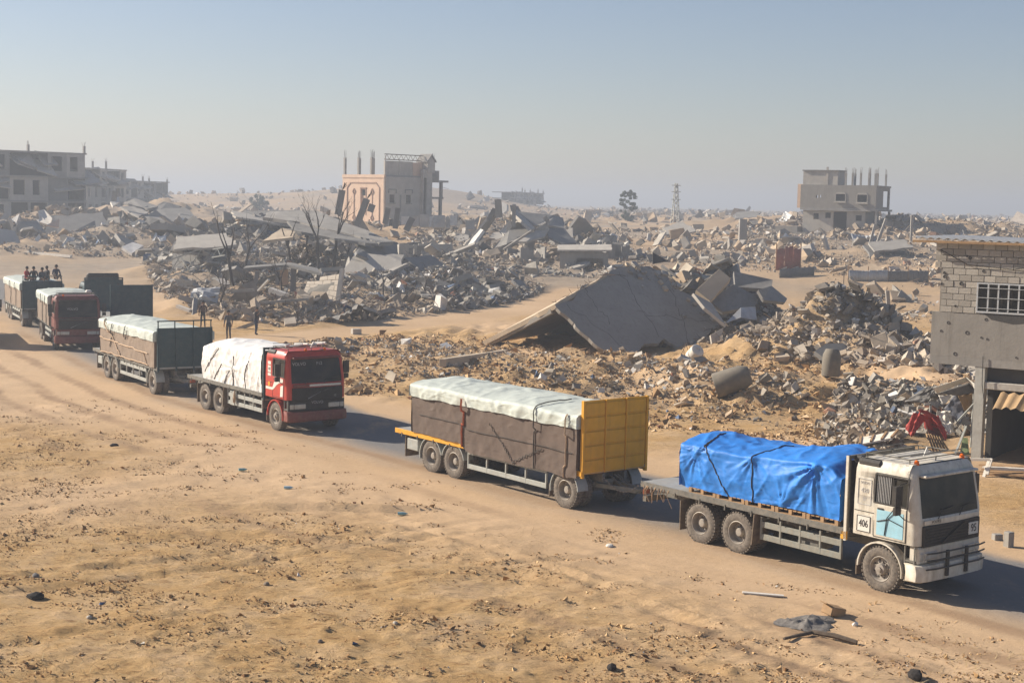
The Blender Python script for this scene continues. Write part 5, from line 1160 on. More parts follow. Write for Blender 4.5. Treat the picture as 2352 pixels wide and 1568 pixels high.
# --- red truck with the white load
T2 = truck((-7.85, 55.85, 0), HD(-53.5), dict(ind=False, paint=M_RED, panel=M_GRILLE, strip=M_MAROON, bumper=M_MAROON, wb=4.95, tail=1.6, board=3.02, visor=M_MAROON, beacons=(-.3, .5), fender=M_RED, post=M_GREEN), 'bright red truck with white sheeted load in mid convoy')  # front strip, panel, bumper and visor darkened: shade put into their paint
def t2_extras():
    y2 = -1.236
    for z, h in ((2.50, .06), (2.27, .13), (2.06, .05)): MB().box(-.62, -.38, y2-.004, y2, z-h, z+h).build('sticker', M_PAPER, T2)
    text(T2, '420', .14, M_side(-.50, y2-.006, 2.27), M_INK, squash=.8)
    sw = MB().prism([(-.76, 1.50), (-.22, 1.50), (-.1, 1.56), (.10, 1.70), (.30, 1.80), (.62, 1.86), (.62, 1.98), (.05, 2.00), (-.1, 1.78), (-.22, 1.60), (-.76, 1.60)], -1.252, -1.247, 'y'); sw.build('swoosh', M_PAPER, T2)
    MB().prism([(.40, 1.30), (.60, 1.32), (.64, 1.75), (.42, 1.70)], -1.252, -1.247, 'y').build('swoosh', M_PAPER, T2)
    MB().prism([(-.56, 1.62), (-.44, 1.62), (-.42, 1.78), (-.58, 1.78)], -1.25, -1.244, 'y').build('crest', M_YELLOW, T2)
    MB().box(1.03, 1.036, -.35, .98, 1.71, 1.79).build('front_strip', M_PAPER, T2)
    text(T2, 'VOLVO', .17, M_front(.885, -.72, 2.55, .19), M_LETTER); text(T2, 'F12', .17, M_front(.90, .12, 2.55, .19), M_LETTER)
    dg_ = MB().bar((1.062, -.42, 1.26), (1.062, .42, 1.62), .03, .02, up=(1, 0, 0)); dg_.build('grille_bar', M_LETTER, T2)
    text(T2, '12', .12, M_front(1.056, .72, 1.33), M_LETTER)
    text(T2, 'VOLVO', .15, M_front(1.0, 0, 1.10), M_LETTER); MB().box(1.14, 1.15, -.26, .26, .56, .68).build('plate', M_LETTER, T2)
    tr = MB().prism([(-.14, 0), (.14, 0), (0, .22)], .20, .22, 'x'); tro = tr.build('roof_sign', M_PAPER, T2); tro.location = (.1, .2, 3.10)
    bd = MB()
    for k in range(8): bd.tube([(rnd.uniform(-.6, .3), -.8+.22*k, 3.15), (rnd.uniform(-.5, .4), -.6+.22*k, 3.2)], .05, 6)
    bd.build('roof_bundle', M_PAPER, T2)
    MB().box(-3.9, -3.5, -1.22, -.8, .48, 1.05).build('tool_locker', M_GUARD, T2, 0, .02)
    g = MB().tube([(-3.42, -1.25, 1.1), (-3.40, -1.28, .8), (-3.42, -1.27, .62)], [.03, .07, .05], 7); g.build('hanging_bag', M_ROPEL, T2)
t2_extras()
def zt2(x, y):
    x = np.asarray(x, float); y = np.asarray(y, float); return 2.78 + .16*np.cos(np.clip(y/1.25, -1, 1)*1.57) + .05*fbm(x*.7, y, 0, 95, 3) - .18*np.exp(-((x+6.4)/.4)**2)
mb, P = tarp_mesh(-6.45, -1.18, 1.20, 1.24, zt2, ((-3.5, 1.95, .9, .045), (-2.2, 2.5, .5, .03), (-5.6, 2.2, .6, .035), (-1.5, 1.6, .5, .03)), 8, .03, .022, 140, 30, 28, .05, .03)
XR = (-6.45, -1.18)
load(T2, 'bright white tarpaulin sheeted load on the red truck', mb, M_TWHITE, [
    (surf_rope(P, straight(-4.9, .30, -6.2, .08), XR), .014, M_ROPE, 'rope'), (surf_rope(P, straight(-4.6, .17, -5.4, .02), XR), .014, M_ROPE, 'rope'), (surf_rope(P, straight(-3.55, .26, -3.6, 0), XR), .014, M_ROPE, 'rope'),
    (surf_rope(P, straight(-2.15, .25, -2.5, .12)+straight(-2.5, .12, -2.5, 0), XR), .014, M_ROPE, 'rope'), (surf_rope(P, straight(-3.9, .13, -4.5, .0), XR), .014, M_ROPE, 'rope')])
# --- dark green fronted trailers
TR2 = trailer((-14.75, 65.2, 0), HD(-57.5), dict(boardm=M_GREEN, board=2.95, rail=True, axles=(-5.3, -6.55), x0=-8.6), 'dark green fronted trailer coupled behind the bright red truck')
covered(TR2, -7.2, .60, 1.20, 2.72, M_TTAN, M_TPALE, 'tan roped load on the trailer behind the bright red truck', 22, .36,
        ((-6.4, .36, -3.9, .0, .035, M_ROPEL), (-7.1, .16, -.2, .12, .03, M_ROPEL), (-7.1, .01, -.2, .02, .025, M_ROPEL), (-5.0, .33, -5.6, .08, .02, M_ROPE), (-3.0, .33, -3.4, .2, .02, M_ROPE), (-.8, .12, -.3, .0, .02, M_ROPEL)))
T3 = truck((-24.55, 82.9, 0), HD(-66), dict(ind=False, paint=M_MAROON, panel=M_MAROON, strip=M_BLACK, bumper=M_MAROON, wb=4.9, tail=1.5, visor=M_BLACK, beacons=(-.75,), board=2.95), 'dusty maroon truck with brown load, third in the convoy')
def t3_extras():
    dg_ = MB().bar((1.062, -.42, 1.26), (1.062, .42, 1.62), .03, .02, up=(1, 0, 0)); dg_.build('grille_bar', M_LETTER, T3)
    MB().box(1.14, 1.15, -.26, .26, .56, .66).build('plate', M_LETTER, T3)
    MB().box(-.2, .2, .55, .85, 3.12, 3.3).build('roof_bundle', M_PAPER, T3, 0, .05)
    text(T3, 'VOLVO', .18, M_front(.94, -.3, 2.3, .15), M_LETTER)
t3_extras()
covered(T3, -6.9, -1.15, 1.24, 2.85, M_TTAN, M_TPALE, 'brown load with pale cover on the maroon truck', 33, .40, ((-4.0, .33, -4.1, 0, .02, M_ROPE), (-2.2, .33, -2.3, 0, .02, M_ROPE)))
TR3 = trailer((-30.9, 96.6, 0), HD(-64), dict(boardm=M_GREEN, board=3.0, rail=True, axles=(-5.3, -6.55), x0=-8.6), 'dark green fronted trailer behind the maroon truck, people riding on it')
covered(TR3, -7.4, .58, 1.20, 2.80, M_TTAN, M_TPALE, 'tan load with pale cover that the riders sit on', 41, .40, ((-4.0, .33, -4.1, 0, .02, M_ROPE), (-1.5, .33, -1.6, 0, .02, M_ROPE)))
# ------------------------------------------------------------ rubble
M_RUB = mat('rubble', (1, 1, 1), .95, .25, 1.2, .4, 10, vcol=True)
def rand_in(pl, n, R_):
    a = np.array(pl); lo, hi = a.min(0), a.max(0); out = np.zeros((0, 2))
    while len(out) < n:
        p = R_.uniform(lo, hi, (n*2, 2)); out = np.vstack([out, p[inpoly(p[:, 0], p[:, 1], pl)]])
    return out[:n]
def rot_mats(R_, n, tilt):
    a = R_.uniform(0, 2*np.pi, n); b = R_.normal(0, tilt, n); c = R_.normal(0, tilt, n)
    ca, sa, cb, sb, cc, sc = np.cos(a), np.sin(a), np.cos(b), np.sin(b), np.cos(c), np.sin(c); z = np.zeros(n); o = np.ones(n)
    Rz = np.stack([ca, -sa, z, sa, ca, z, z, z, o], -1).reshape(n, 3, 3); Rx = np.stack([o, z, z, z, cb, -sb, z, sb, cb], -1).reshape(n, 3, 3); Ry = np.stack([cc, z, sc, z, o, z, -sc, z, cc], -1).reshape(n, 3, 3)
    return Rz @ Rx @ Ry
CUBE = np.array([(-1, -1, -1), (1, -1, -1), (1, 1, -1), (-1, 1, -1), (-1, -1, 1), (1, -1, 1), (1, 1, 1), (-1, 1, 1)], float)*.5
CF = np.array(MB.BF)
PAL = dict(grey=[(.32, .295, .255), (.26, .24, .21), (.40, .37, .32), (.21, .195, .175), (.35, .30, .24)], burnt=[(.25, .228, .195), (.17, .155, .14), (.10, .093, .085), (.34, .31, .265), (.28, .25, .21)], tan=[(.40, .30, .20), (.34, .26, .18), (.42, .36, .28)],
           odd=[(.66, .64, .60), (.60, .57, .50), (.50, .48, .45), (.24, .11, .07), (.10, .14, .22), (.62, .60, .57)])
TET = np.array([(-.5, -.4, -.4), (.55, -.35, -.4), (0, .55, -.4), (.05, .0, .5)]); TF = np.array([(0, 2, 1), (0, 1, 3), (1, 2, 3), (2, 0, 3)])
def pieces(R_, xy, sizes, tilt, dims, jit, pal, odd=.06, sink=.15, lift=None, tet=False):
    n = len(xy); B, BF_ = (TET, TF) if tet else (CUBE, CF); nv = len(B)
    d = np.stack([R_.uniform(*dims[k], n) for k in range(3)], -1)*sizes[:, None]
    V = B[None]*(1+R_.uniform(-jit, jit, (n, nv, 3)))*d[:, None, :]; V = np.einsum('nij,nkj->nki', rot_mats(R_, n, tilt), V)
    z = land(xy[:, 0], xy[:, 1]); mn = -V[:, :, 2].min(1); z = z + mn*(1-2*sink) + (lift if lift is not None else 0)
    V = V + np.concatenate([xy, z[:, None]], 1)[:, None, :]
    pc = np.array(pal); c = pc[R_.integers(0, len(pc), n)]; od = np.array(PAL['odd']); k = R_.random(n) < odd; c = np.where(k[:, None], od[R_.integers(0, len(od), n)], c)*R_.uniform(.75, 1.25, (n, 1))
    if not tet:                                             # each heap has its own stone and its own dust
        c = c*np.exp(.45*fbm(xy[:, 0]*.12, xy[:, 1]*.12, 0, 301, 2))[:, None]; w = np.clip(.18+.9*fbm(xy[:, 0]*.08, xy[:, 1]*.08, 0, 302, 2), 0, .6)[:, None]; c = c*(1-w)+np.array((.36, .275, .19))*w
    c = np.repeat(c[:, None, :], nv, 1); F = BF_[None]+(np.arange(n)*nv)[:, None, None]; return V.reshape(-1, 3), F.reshape(-1, F.shape[-1]), c.reshape(-1, 3)
def join(parts):
    Vs, Fs, Cs, o = [], [], [], 0
    for V, F, C in parts: Vs.append(V); Fs.append(F+o); Cs.append(C); o += len(V)
    return np.vstack(Vs), np.vstack(Fs), np.vstack(Cs)
def keep(xy, clear_road=4.2, clear_track=2.2):
    rd, _ = poly_dist(xy[:, 0], xy[:, 1], ROAD); td, _ = poly_dist(xy[:, 0], xy[:, 1], TRACK); return xy[(rd > clear_road) & (td > clear_track)]
def clump(R_, xy, sc, thr, s):                              # leave gaps so that the heaps read as heaps
    v = fbm(xy[:, 0]*sc, xy[:, 1]*sc, 0, s, 3)+R_.normal(0, .22, len(xy)); return xy[v > thr]
def field(label, pl, n, smean, smax, pal, seed, odd=.07, thr=-.12, bars=.18, sc=.18, smin=.05):
    R_ = np.random.default_rng(seed); xy = clump(R_, keep(rand_in(pl, n, R_)), sc, thr, seed); m = len(xy)
    s = np.clip(smean*np.exp(R_.normal(0, .75, m)), smin, smax*1.3); s = np.clip(s*np.exp(1.1*fbm(xy[:, 0]*.11, xy[:, 1]*.11, 0, seed+200, 2)), smin, smax*1.3); t = R_.random(m); parts = []
    a = t < .68; parts.append(pieces(R_, xy[a], s[a], .6, ((.6, 1.4), (.5, 1.1), (.35, .9)), .48, pal, odd))
    b = (t >= .68) & (t < 1-bars); parts.append(pieces(R_, xy[b], s[b]*1.35, .5, ((.8, 1.6), (.5, 1.2), (.10, .22)), .22, pal, odd*1.4, .05, R_.uniform(0, .35, b.sum())*smean))
    c = t >= 1-bars; parts.append(pieces(R_, xy[c], np.clip(s[c], smean, smean*2.2), .38, ((1.8, 5.0), (.08, .22), (.07, .18)), .1, PAL['burnt']+PAL['tan'][:1], odd, .0, R_.uniform(0, .8, c.sum())*smean))
    V, F, C = join(parts); o = big_mesh('rubble', V, F, M_RUB, C); tag(o, label, 'rubble', kind='stuff'); return o
field('dense burnt grey rubble field left of centre', Z_LEFT, 38000, .12, .85, PAL['burnt']+PAL['grey'], 1, .10, -.30, .24, smin=.07)
field('grey rubble scattered at far left below the wrecked blocks', Z_FARL, 9000, .18, 1.2, PAL['grey']+PAL['tan'][:1], 2, .10, -.15, .2, smin=.15)
field('grey rubble around the ruined houses in the centre', Z_MID, 14000, .14, .9, PAL['grey']+PAL['burnt'], 3, .10, -.3, .2, smin=.12)
field('hazy rubble across the far plain', Z_FAR, 15000, .30, 1.5, PAL['grey']+PAL['tan'][:2], 4, .10, -.05, .15, .06, smin=.3)
field('grey and tan rubble field at right below the grey house', Z_RIGHT, 18000, .13, .8, PAL['grey']+PAL['tan'], 5, .10, -.2, .15, smin=.1)
field('dark rubble heap around the big slab', Z_SLAB, 17000, .08, .45, PAL['grey']+PAL['burnt'][:2], 6, .07, -.35, .16)
field('rubble heap left of the block building', Z_WALL, 11500, .075, .34, PAL['grey']+PAL['tan'][:2], 7, .08, -.4, .14)
field('broken blocks heaped before the block building', Z_SIDE, 8000, .065, .27, PAL['grey']+PAL['tan'], 8, .10, -.35, .16)
field('gravel and stones on the churned sand behind the convoy', Z_GRAV, 12000, .045, .32, PAL['grey']+PAL['tan'], 9, .06, .12, .05, .25, smin=.03)
Z_BACK = zone([(1250, 560), (1700, 560), (1900, 600), (2130, 660), (2120, 720), (1860, 640), (1500, 600)])
field('thin scatter of rubble on the open ochre ground', Z_BACK, 3400, .18, .9, PAL['grey']+PAL['tan'], 10, .08, .05, .08, .1, smin=.1)
Z_PLAIN = zone([(390, 520), (700, 530), (1330, 520), (1860, 540), (1860, 590), (1400, 560), (900, 560), (600, 560), (400, 560)])
field('scattered rubble on the middle plain', Z_PLAIN, 2600, .28, 1.3, PAL['grey']+PAL['tan'], 12, .1, .0, .1, .08, smin=.15)
Z_SKY = [(-160, 330), (160, 300), (330, 420), (330, 620), (60, 760), (-60, 720), (-260, 640), (-260, 420)]
field('far rubble on the horizon', Z_SKY, 4200, .5, 2, PAL['grey']+PAL['tan'][:1], 13, .08, -.1, .12, .03, smin=.3)

ORD = ['leftmost', 'second from left', 'third from left', 'fourth from left', 'fifth from left', 'sixth from left', 'seventh from left', 'eighth from left', 'ninth from left', 'tenth from left', 'eleventh from left', 'twelfth from left', 'thirteenth from left', 'fourteenth from left', 'fifteenth from left', 'sixteenth from left', 'seventeenth from left', 'eighteenth from left', 'nineteenth from left', 'twentieth from left']
def big_pieces(name, cat, label, group, pl, n, size, seed, mts, kinds=('slab',), tilt=.5, thr=None):
    R_ = np.random.default_rng(seed); r = random.Random(seed); xy = keep(rand_in(pl, n*2, R_))[:n]; pool = []
    for k in range(5):
        q = MB(); nv = r.randint(5, 7); P = []
        for j in range(nv): a = 2*math.pi*j/nv+r.uniform(-.25, .25); P.append((math.cos(a)*r.uniform(.55, 1), math.sin(a)*r.uniform(.4, .8), r.uniform(-.02, .02)))
        slab_poly(q, P, r.uniform(.12, .2)); pool.append(q.mesh(name, mts[k % len(mts)]))
    beam = MB().box(-1, 1, -.1, .1, -.12, .12); 
    for k in range(3): beam.tube([(.98, -.06+.06*k, .05), (1.15, -.08+.07*k, .08), (1.35+.1*k, -.1+.1*k, .0)], .012, 4)
    bm = beam.mesh(name, mts[0])
    xy = xy[np.argsort(xy[:, 0]/xy[:, 1])]
    shp = []
    for k in range(3):
        G = [[((i/24-.5)*2.2, (j/6-.5)*1.5, .05*math.sin(i*1.57)+.35*fbm(i*.12, j*.3, 0, 90+k, 2).item()) for j in range(7)] for i in range(25)]; shp.append(MB().grid(G).mesh(name, mts[k % len(mts)]))
    for i, (x, y) in enumerate(xy):
        s = size*math.exp(r.gauss(0, .35)); kd = kinds[i % len(kinds)]; o = link(name, pool[i % 5] if kd == 'slab' else shp[i % 3] if kd == 'sheet' else bm)
        o.location = (x, y, gz(x, y)+s*r.uniform(.08, .30)); o.scale = (s, s, s if kd == 'slab' else min(s, 1.6)); o.rotation_euler = (r.gauss(0, tilt), r.gauss(0, tilt), r.uniform(0, 6.28)); tag(o, ('%s of %s' % (ORD[i], label)) , cat, group)
Z_RIDGE = [(5.6, 88.2), (8.5, 90.5), (11.5, 89.4), (14, 91), (14, 95), (8, 95), (5, 91)]
field('broken blocks along the crest behind the big slab', Z_RIDGE, 2600, .17, .6, PAL['grey']+PAL['tan'], 15, .12, -.6, .12)
big_pieces('slab_fragment', 'slab', 'large broken slabs in the burnt left rubble', 'slabs in the burnt rubble', Z_LEFT, 20, 1.7, 21, (M_CONC, M_CONCD, M_CONCL))
big_pieces('fallen_beam', 'beam', 'fallen beams in the burnt left rubble', 'beams in the burnt rubble', Z_LEFT, 20, 1.4, 22, (M_CONC,), ('beam',), .35)
big_pieces('slab_fragment', 'slab', 'slabs below the wrecked far left blocks', 'slabs at far left', Z_FARL, 14, 2.2, 23, (M_CONC, M_CONCL))
big_pieces('slab_fragment', 'slab', 'slabs among the centre ruined houses', 'slabs among the ruined houses', Z_MID, 18, 1.9, 24, (M_CONC, M_CONCD, M_CONCL))
big_pieces('slab_fragment', 'slab', 'large hazy slabs on the far plain', 'slabs on the far plain', Z_FAR, 20, 2.4, 25, (M_CONC, M_CONCL, M_CONCD))
big_pieces('slab_fragment', 'slab', 'slabs in the rubble below the grey house', 'slabs in the right rubble field', Z_RIGHT, 20, 1.6, 26, (M_CONC, M_CONCL))
big_pieces('slab_fragment', 'slab', 'plates in the dark slab heap', 'plates in the slab heap', Z_SLAB, 20, 1.0, 27, (M_CONCD, M_CONC))
big_pieces('slab_fragment', 'slab', 'plates in the heap by block building', 'plates by the block building', Z_WALL, 12, .8, 28, (M_CONC, M_CONCL))
big_pieces('fallen_beam', 'beam', 'beams in the heap by block building', 'beams by the block building', Z_WALL, 8, .9, 29, (M_CONC,), ('beam',), .3)

big_pieces('roof_sheet', 'metal sheet', 'bent metal sheets in the burnt left rubble', 'sheets in the burnt rubble', Z_LEFT, 14, 1.0, 31, (M_SHEET, M_CONCD, M_SHEETR), ('sheet',), .5)
big_pieces('roof_sheet', 'metal sheet', 'bent metal sheets in the rubble below the grey house', 'sheets in the right rubble', Z_RIGHT, 10, 1.0, 32, (M_SHEET, M_WCLOTH, M_SHEET), ('sheet',), .4)
big_pieces('roof_sheet', 'metal sheet', 'bent metal sheets in the heap by block building', 'sheets by the block building', Z_WALL, 6, .7, 33, (M_SHEET, M_WCLOTH, M_TCLOTH), ('sheet',), .5)
def floor_stack(px, py, n, size, tilt, az, lab, seed):      # floors of a house that came down on each other
    p = gp(px, py); r = random.Random(seed); p.z = gz(p.x, p.y); S = thing('pancaked_floors', p, az, lab, 'ruin'); t = math.radians(tilt); z = 0
    for k in range(n):
        P = [(-size*r.uniform(.8, 1), -size*r.uniform(.55, .75), 0), (size*r.uniform(.8, 1), -size*r.uniform(.5, .75), 0), (size*r.uniform(.7, 1), size*r.uniform(.5, .75), 0), (-size*r.uniform(.7, 1), size*r.uniform(.5, .7), 0)]
        q = MB(); slab_poly(q, rough_edge(P, .10*size, 4, seed*7+k), .24); o = q.build('floor_slab', (M_CONC, M_CONCL, M_CONCD)[(k+seed) % 3], S); z += r.uniform(.35, .75); o.location = (r.uniform(-.5, .5), r.uniform(-.4, .4), z); o.rotation_euler = (t+r.gauss(0, .08), r.gauss(0, .12), r.gauss(0, .12))
        q = MB(); e = size*.9
        for j in range(7): x = r.uniform(-e, e); a = Vector((x, -size*.62, -.12)); q.tube([a, a+Vector((r.uniform(-.2, .2), -r.uniform(.2, .6), r.uniform(-.4, .2))), a+Vector((r.uniform(-.5, .5), -r.uniform(.4, .9), r.uniform(-.7, .1)))], .02, 3)
        q.build('rebar', M_REBAR, o)
        if k < n-1: MB().box(-.2, .2, -size*.5, -size*.5+.4, -.75, -.25).build('column_stub', M_CONC, o)
for k, a in enumerate(((470, 640, 3, 3.2, 16, .3, 'tilted stack of fallen floors left of the charred trunks'), (860, 655, 2, 3.0, 22, -.4, 'two fallen floors right of the cream wall'), (620, 560, 2, 4.5, 12, .2, 'broad fallen floors behind the charred trunks'), (180, 545, 2, 4.0, 20, .4, 'fallen floors in the far left rubble'), (1720, 512, 3, 3.2, 16, -.3, 'hazy stack of fallen floors left of the grey house'), (2180, 512, 2, 3.2, 20, .3, 'hazy fallen floors right of the grey house'), (2040, 600, 2, 2.6, 20, .2, 'fallen floors above the sheet fence'), (1560, 545, 2, 2.4, 16, .2, 'low fallen floors on the open ground behind the big slab'), (980, 650, 2, 2.4, 26, .9, 'small tilted floors right of the burnt rubble'))): floor_stack(*a, 50+k)
def tangle():
    r = random.Random(17); q = MB(); R_ = np.random.default_rng(17)
    for pl, n, L, w in ((Z_LEFT, 1100, 1.5, .022), (Z_MID, 350, 1.6, .024), (Z_SLAB, 350, .8, .012), (Z_WALL, 160, .7, .012), (Z_RIGHT, 350, 1.3, .02)):
        xy = keep(rand_in(pl, n, R_)); zz = land(xy[:, 0], xy[:, 1])
        for (x, y), z in zip(xy, zz):
            p = Vector((x, y, z+r.uniform(0, .3))); d = Vector((r.uniform(-1, 1), r.uniform(-1, 1), r.uniform(-.1, .9)))*L*r.uniform(.4, 1); e = Vector((r.uniform(-1, 1), r.uniform(-1, 1), r.uniform(-.8, .3)))*L*.5; q.tube([p, p+d*.5+e*.1, p+d+e*.5, p+d+e], w, 3)
    o = q.build('bent_rebar', M_REBAR); tag(o, 'bent reinforcing bars and thin sticks tangled through the rubble', 'rebar', kind='stuff')
tangle()
Z_MESS = [(19, 88), (30, 84), (40, 92), (46, 118), (40, 138), (26, 130), (20, 104)]
field('scattered debris on the open ground left of block building', Z_MESS, 5000, .12, .8, PAL['grey']+PAL['tan'], 16, .12, .0, .14, .2)
# ------------------------------------------------------------ crumbs, stones and straw on the open ground near the camera
def near_ground():
    R_ = np.random.default_rng(5); n = 300000; y = 16.5+46*R_.random(n)**1.15; x = (R_.random(n)*2-1)*(y*.42+2); rd, sd = poly_dist(x, y, ROAD); k = (sd < 0) & (rd > 3.2)
    x, y, rd = x[k], y[k], rd[k]; v = .9*fbm(x*.45, y*.9, 0, 77, 3)+.6*fbm(x*1.6, y*2.6, 0, 78, 2)+ss(4, 12, rd)*.3-.44+R_.normal(0, .16, len(x)); k = v > 0; xy = np.stack([x[k], y[k]], -1); m = len(xy)
    s = np.clip(.021*np.exp(R_.normal(0, .6, m)), .008, .11)
    V, F, C = pieces(R_, xy, s, .5, ((.9, 2.0), (.8, 1.6), (.35, .8)), .4, [(.36, .215, .095), (.46, .30, .145), (.30, .17, .07), (.20, .105, .045), (.56, .40, .215)], .008, .25, None, True); o = big_mesh('soil_clods', V, F, M_RUB, C); tag(o, 'crumbs of ochre soil on the open ground', 'soil', kind='stuff')
    n = 45000; y = 16+34*R_.random(n)**1.1; x = (R_.random(n)*2-1)*(y*.42+2); rd, sd = poly_dist(x, y, ROAD); v = fbm(x*.22, y*.22, 0, 79, 3)+ss(5, 14, rd)*.5-.35+R_.normal(0, .15, n); k = (sd < 0) & (rd > 4.0) & (v > 0); x, y = x[k], y[k]; n = len(x)
    z = land(x, y); a = R_.uniform(0, 6.28, n); L = R_.uniform(.05, .22, n); up = R_.uniform(0, .10, n)*L*3; w = R_.uniform(.003, .008, n)
    p = np.stack([x, y, z+.005], -1); d = np.stack([np.cos(a)*L, np.sin(a)*L, up], -1); s_ = np.stack([-np.sin(a)*w, np.cos(a)*w, np.zeros(n)], -1)
    V = np.stack([p-s_, p+s_, p+d+s_*.5+np.array([0, 0, .004]), p+d-s_*.5+np.array([0, 0, .004])], 1).reshape(-1, 3); F = (np.arange(n)*4)[:, None]+np.arange(4)[None]
    c = np.array([(.46, .33, .15), (.36, .24, .10), (.20, .125, .055), (.55, .42, .22)])[R_.integers(0, 4, n)]; C = np.repeat(c[:, None], 4, 1).reshape(-1, 3)
    o = big_mesh('dry_straw', V, F, M_RUB, C); tag(o, 'dry straw strewn over the open ground', 'straw', kind='stuff')
near_ground()
def earth_clods():
    R_ = np.random.default_rng(66); pl = [(-14, 70), (-8, 66), (2, 60), (8, 54), (12, 50), (15, 58), (17, 66), (24, 66), (28, 72), (10, 80), (2, 86), (-4, 95), (-12, 92)]; xy = clump(R_, keep(rand_in(pl, 36000, R_), 4.5, 1.8), .5, -.05, 66); m = len(xy)
    V, F, C = pieces(R_, xy, np.clip(.07*np.exp(R_.normal(0, .6, m)), .025, .4), .5, ((.9, 1.8), (.8, 1.5), (.4, .9)), .4, [(.40, .255, .125), (.48, .32, .17), (.30, .185, .09), (.24, .15, .08), (.52, .38, .23)], .03, .25, None, True)
    o = big_mesh('earth_clods', V, F, M_RUB, C); tag(o, 'rough clods of orange earth on the bank behind the convoy', 'earth', kind='stuff')
earth_clods()
# ------------------------------------------------------------ empty truck and trailer driving away, and a truck at the left edge
G1 = truck((-26.8, 95.9, 0), HD(118), dict(paint=M_GREEN, panel=M_BLACK, strip=M_BLACK, wb=4.6, tail=.9, board=3.35, boardm=M_GREEN, post=M_GREEN, beacons=()), 'empty dark green truck driving away beside the maroon truck')
MB().prism([(-.9, 3.05), (.2, 3.05), (-.3, 3.45), (-.75, 3.66), (-.92, 3.6)], -1.0, 1.0, 'y').build('air_deflector', M_BLACK, G1, 0, .08)
G2 = trailer((-22.4, 87.3, 0), HD(115.6), dict(boardm=M_GREEN, board=3.35, axles=(-5.3, -6.55), x0=-8.4), 'empty dark green flatbed trailer driving away beside the maroon truck')
E1 = copy_tree(T3); E1.location = (-30.95, 84.4, 0); E1.rotation_euler.z = HD(-66); E1['label'] = 'maroon truck at the left edge, only a corner and shadow in view'

# ------------------------------------------------------------ ruins in the middle distance
def q1(zx, zy): return ((450+zx*.3827)/1.4035, (650+zy*.3827)/1.4035)
def q2(zx, zy): return ((850+zx*.3189)/1.4035, (450+zy*.3189)/1.4035)
def q3(zx, zy): return ((1250+zx*.4252)/1.4035, (600+zy*.4252)/1.4035)
def q4(zx, zy): return (zx*.3827/1.4035, (420+zy*.3827)/1.4035)
def q5(zx, zy): return ((2400+zx*.2976)/1.4035, (520+zy*.2976)/1.4035)
def plate(parent, f, pts, Y, th, m, name='slab', o=Vector((0, 0, 0)), ragged=0.0, seed=0):
    P = [at(*f(p[0], p[1]), Y+(p[2] if len(p) > 2 else 0))-o for p in pts]
    if ragged: P = rough_edge(P, ragged, 4, seed)
    mb = MB(); slab_poly(mb, P, th); return mb.build(name, m, parent)
def ragged_wall(W, name, M, L, h, th, ops, seed, m, step=.5, amp=.35, z0=-.6):
    b = MB(); n = max(2, int(L/step))
    for k in range(n):
        hh = h*(1-amp*max(0, .5+.9*fbm(k*.4, seed, 0, seed, 3).item())); wall(b, M, L*k/n, L*(k+1)/n, z0, hh, th, ops)
    return b.build(name, m, W, fix=True)
def ruined_house(px0, px1, pbase, ptop, label, seed, ops=(), depth=4.5, m=None, roof=False, rot=0.0, amp=.3):
    a, b = gp(px0, pbase), gp(px1, pbase); L = (b-a).xy.length; rz = math.atan2(b.y-a.y, b.x-a.x)+rot; H = thing('ruined_house', (a.x, a.y, a.z), rz, label, 'ruin'); h = (at(px0, ptop, a.y).z-a.z); m = m or M_CONC
    ops = [(o[0]*L, o[1]*L, o[2]*h, o[3]*h) for o in ops]
    ragged_wall(H, 'front_wall', Matrix.Identity(4), L, h, .2, ops, seed, m, .5, amp); R_ = Matrix(((0, 1, 0, 0), (1, 0, 0, 0), (0, 0, 1, 0), (0, 0, 0, 1)))
    ragged_wall(H, 'side_wall', Matrix.Translation((.0, .2, 0)) @ R_, depth, h, .2, (), seed+1, m, .5, amp*1.4); ragged_wall(H, 'side_wall', Matrix.Translation((L-.2, .2, 0)) @ R_, depth, h, .2, (), seed+2, m, .5, amp*1.4); ragged_wall(H, 'rear_wall', Matrix.Translation((0, depth, 0)), L, h, .2, (), seed+3, M_CONCD, .5, amp)
    if roof: b_ = MB(); slab_poly(b_, rough_edge([(-.3, -.4, h*.97), (L+.3, -.4, h*1.02), (L+.3, depth*.9, h*1.22), (-.3, depth*.9, h*1.15)], .12, 5, seed), .18); b_.build('roof_slab', M_CONCL, H)
    for o in ops:
        g = MB()
        for k in range(5): x = o[0]+(o[1]-o[0])*(k+.5)/5; g.bar((x, .05, max(o[2], -.4)), (x, .05, o[3]), .03, .03)
        g.build('window_bars', M_CONCD, H)
    return H
ruined_house(916, 1042, 612, 556, 'grey roofless block house with barred window, left of the steep ruin', 3, [(.33, .62, .30, .85), (.18, .28, .5, .75)], 4.5, M_CONCL, False, .1, .12)
ruined_house(1285, 1395, 624, 572, 'low ruined house with a lit roof slab behind the big slab', 6, [(.35, .9, .0, .62)], 4.0, M_CONC, True, -.15, .15)
ruined_house(1396, 1446, 605, 556, 'narrow broken wall with a door gap behind the big slab', 8, [(.32, .62, .35, .95)], 2.5, M_CONCD, False, .0, .25)
ruined_house(1195, 1262, 610, 566, 'short broken grey walls in front of the steep ruin', 11, [(.5, .8, .45, .75)], 3.0, M_CONC, False, .2, .5)
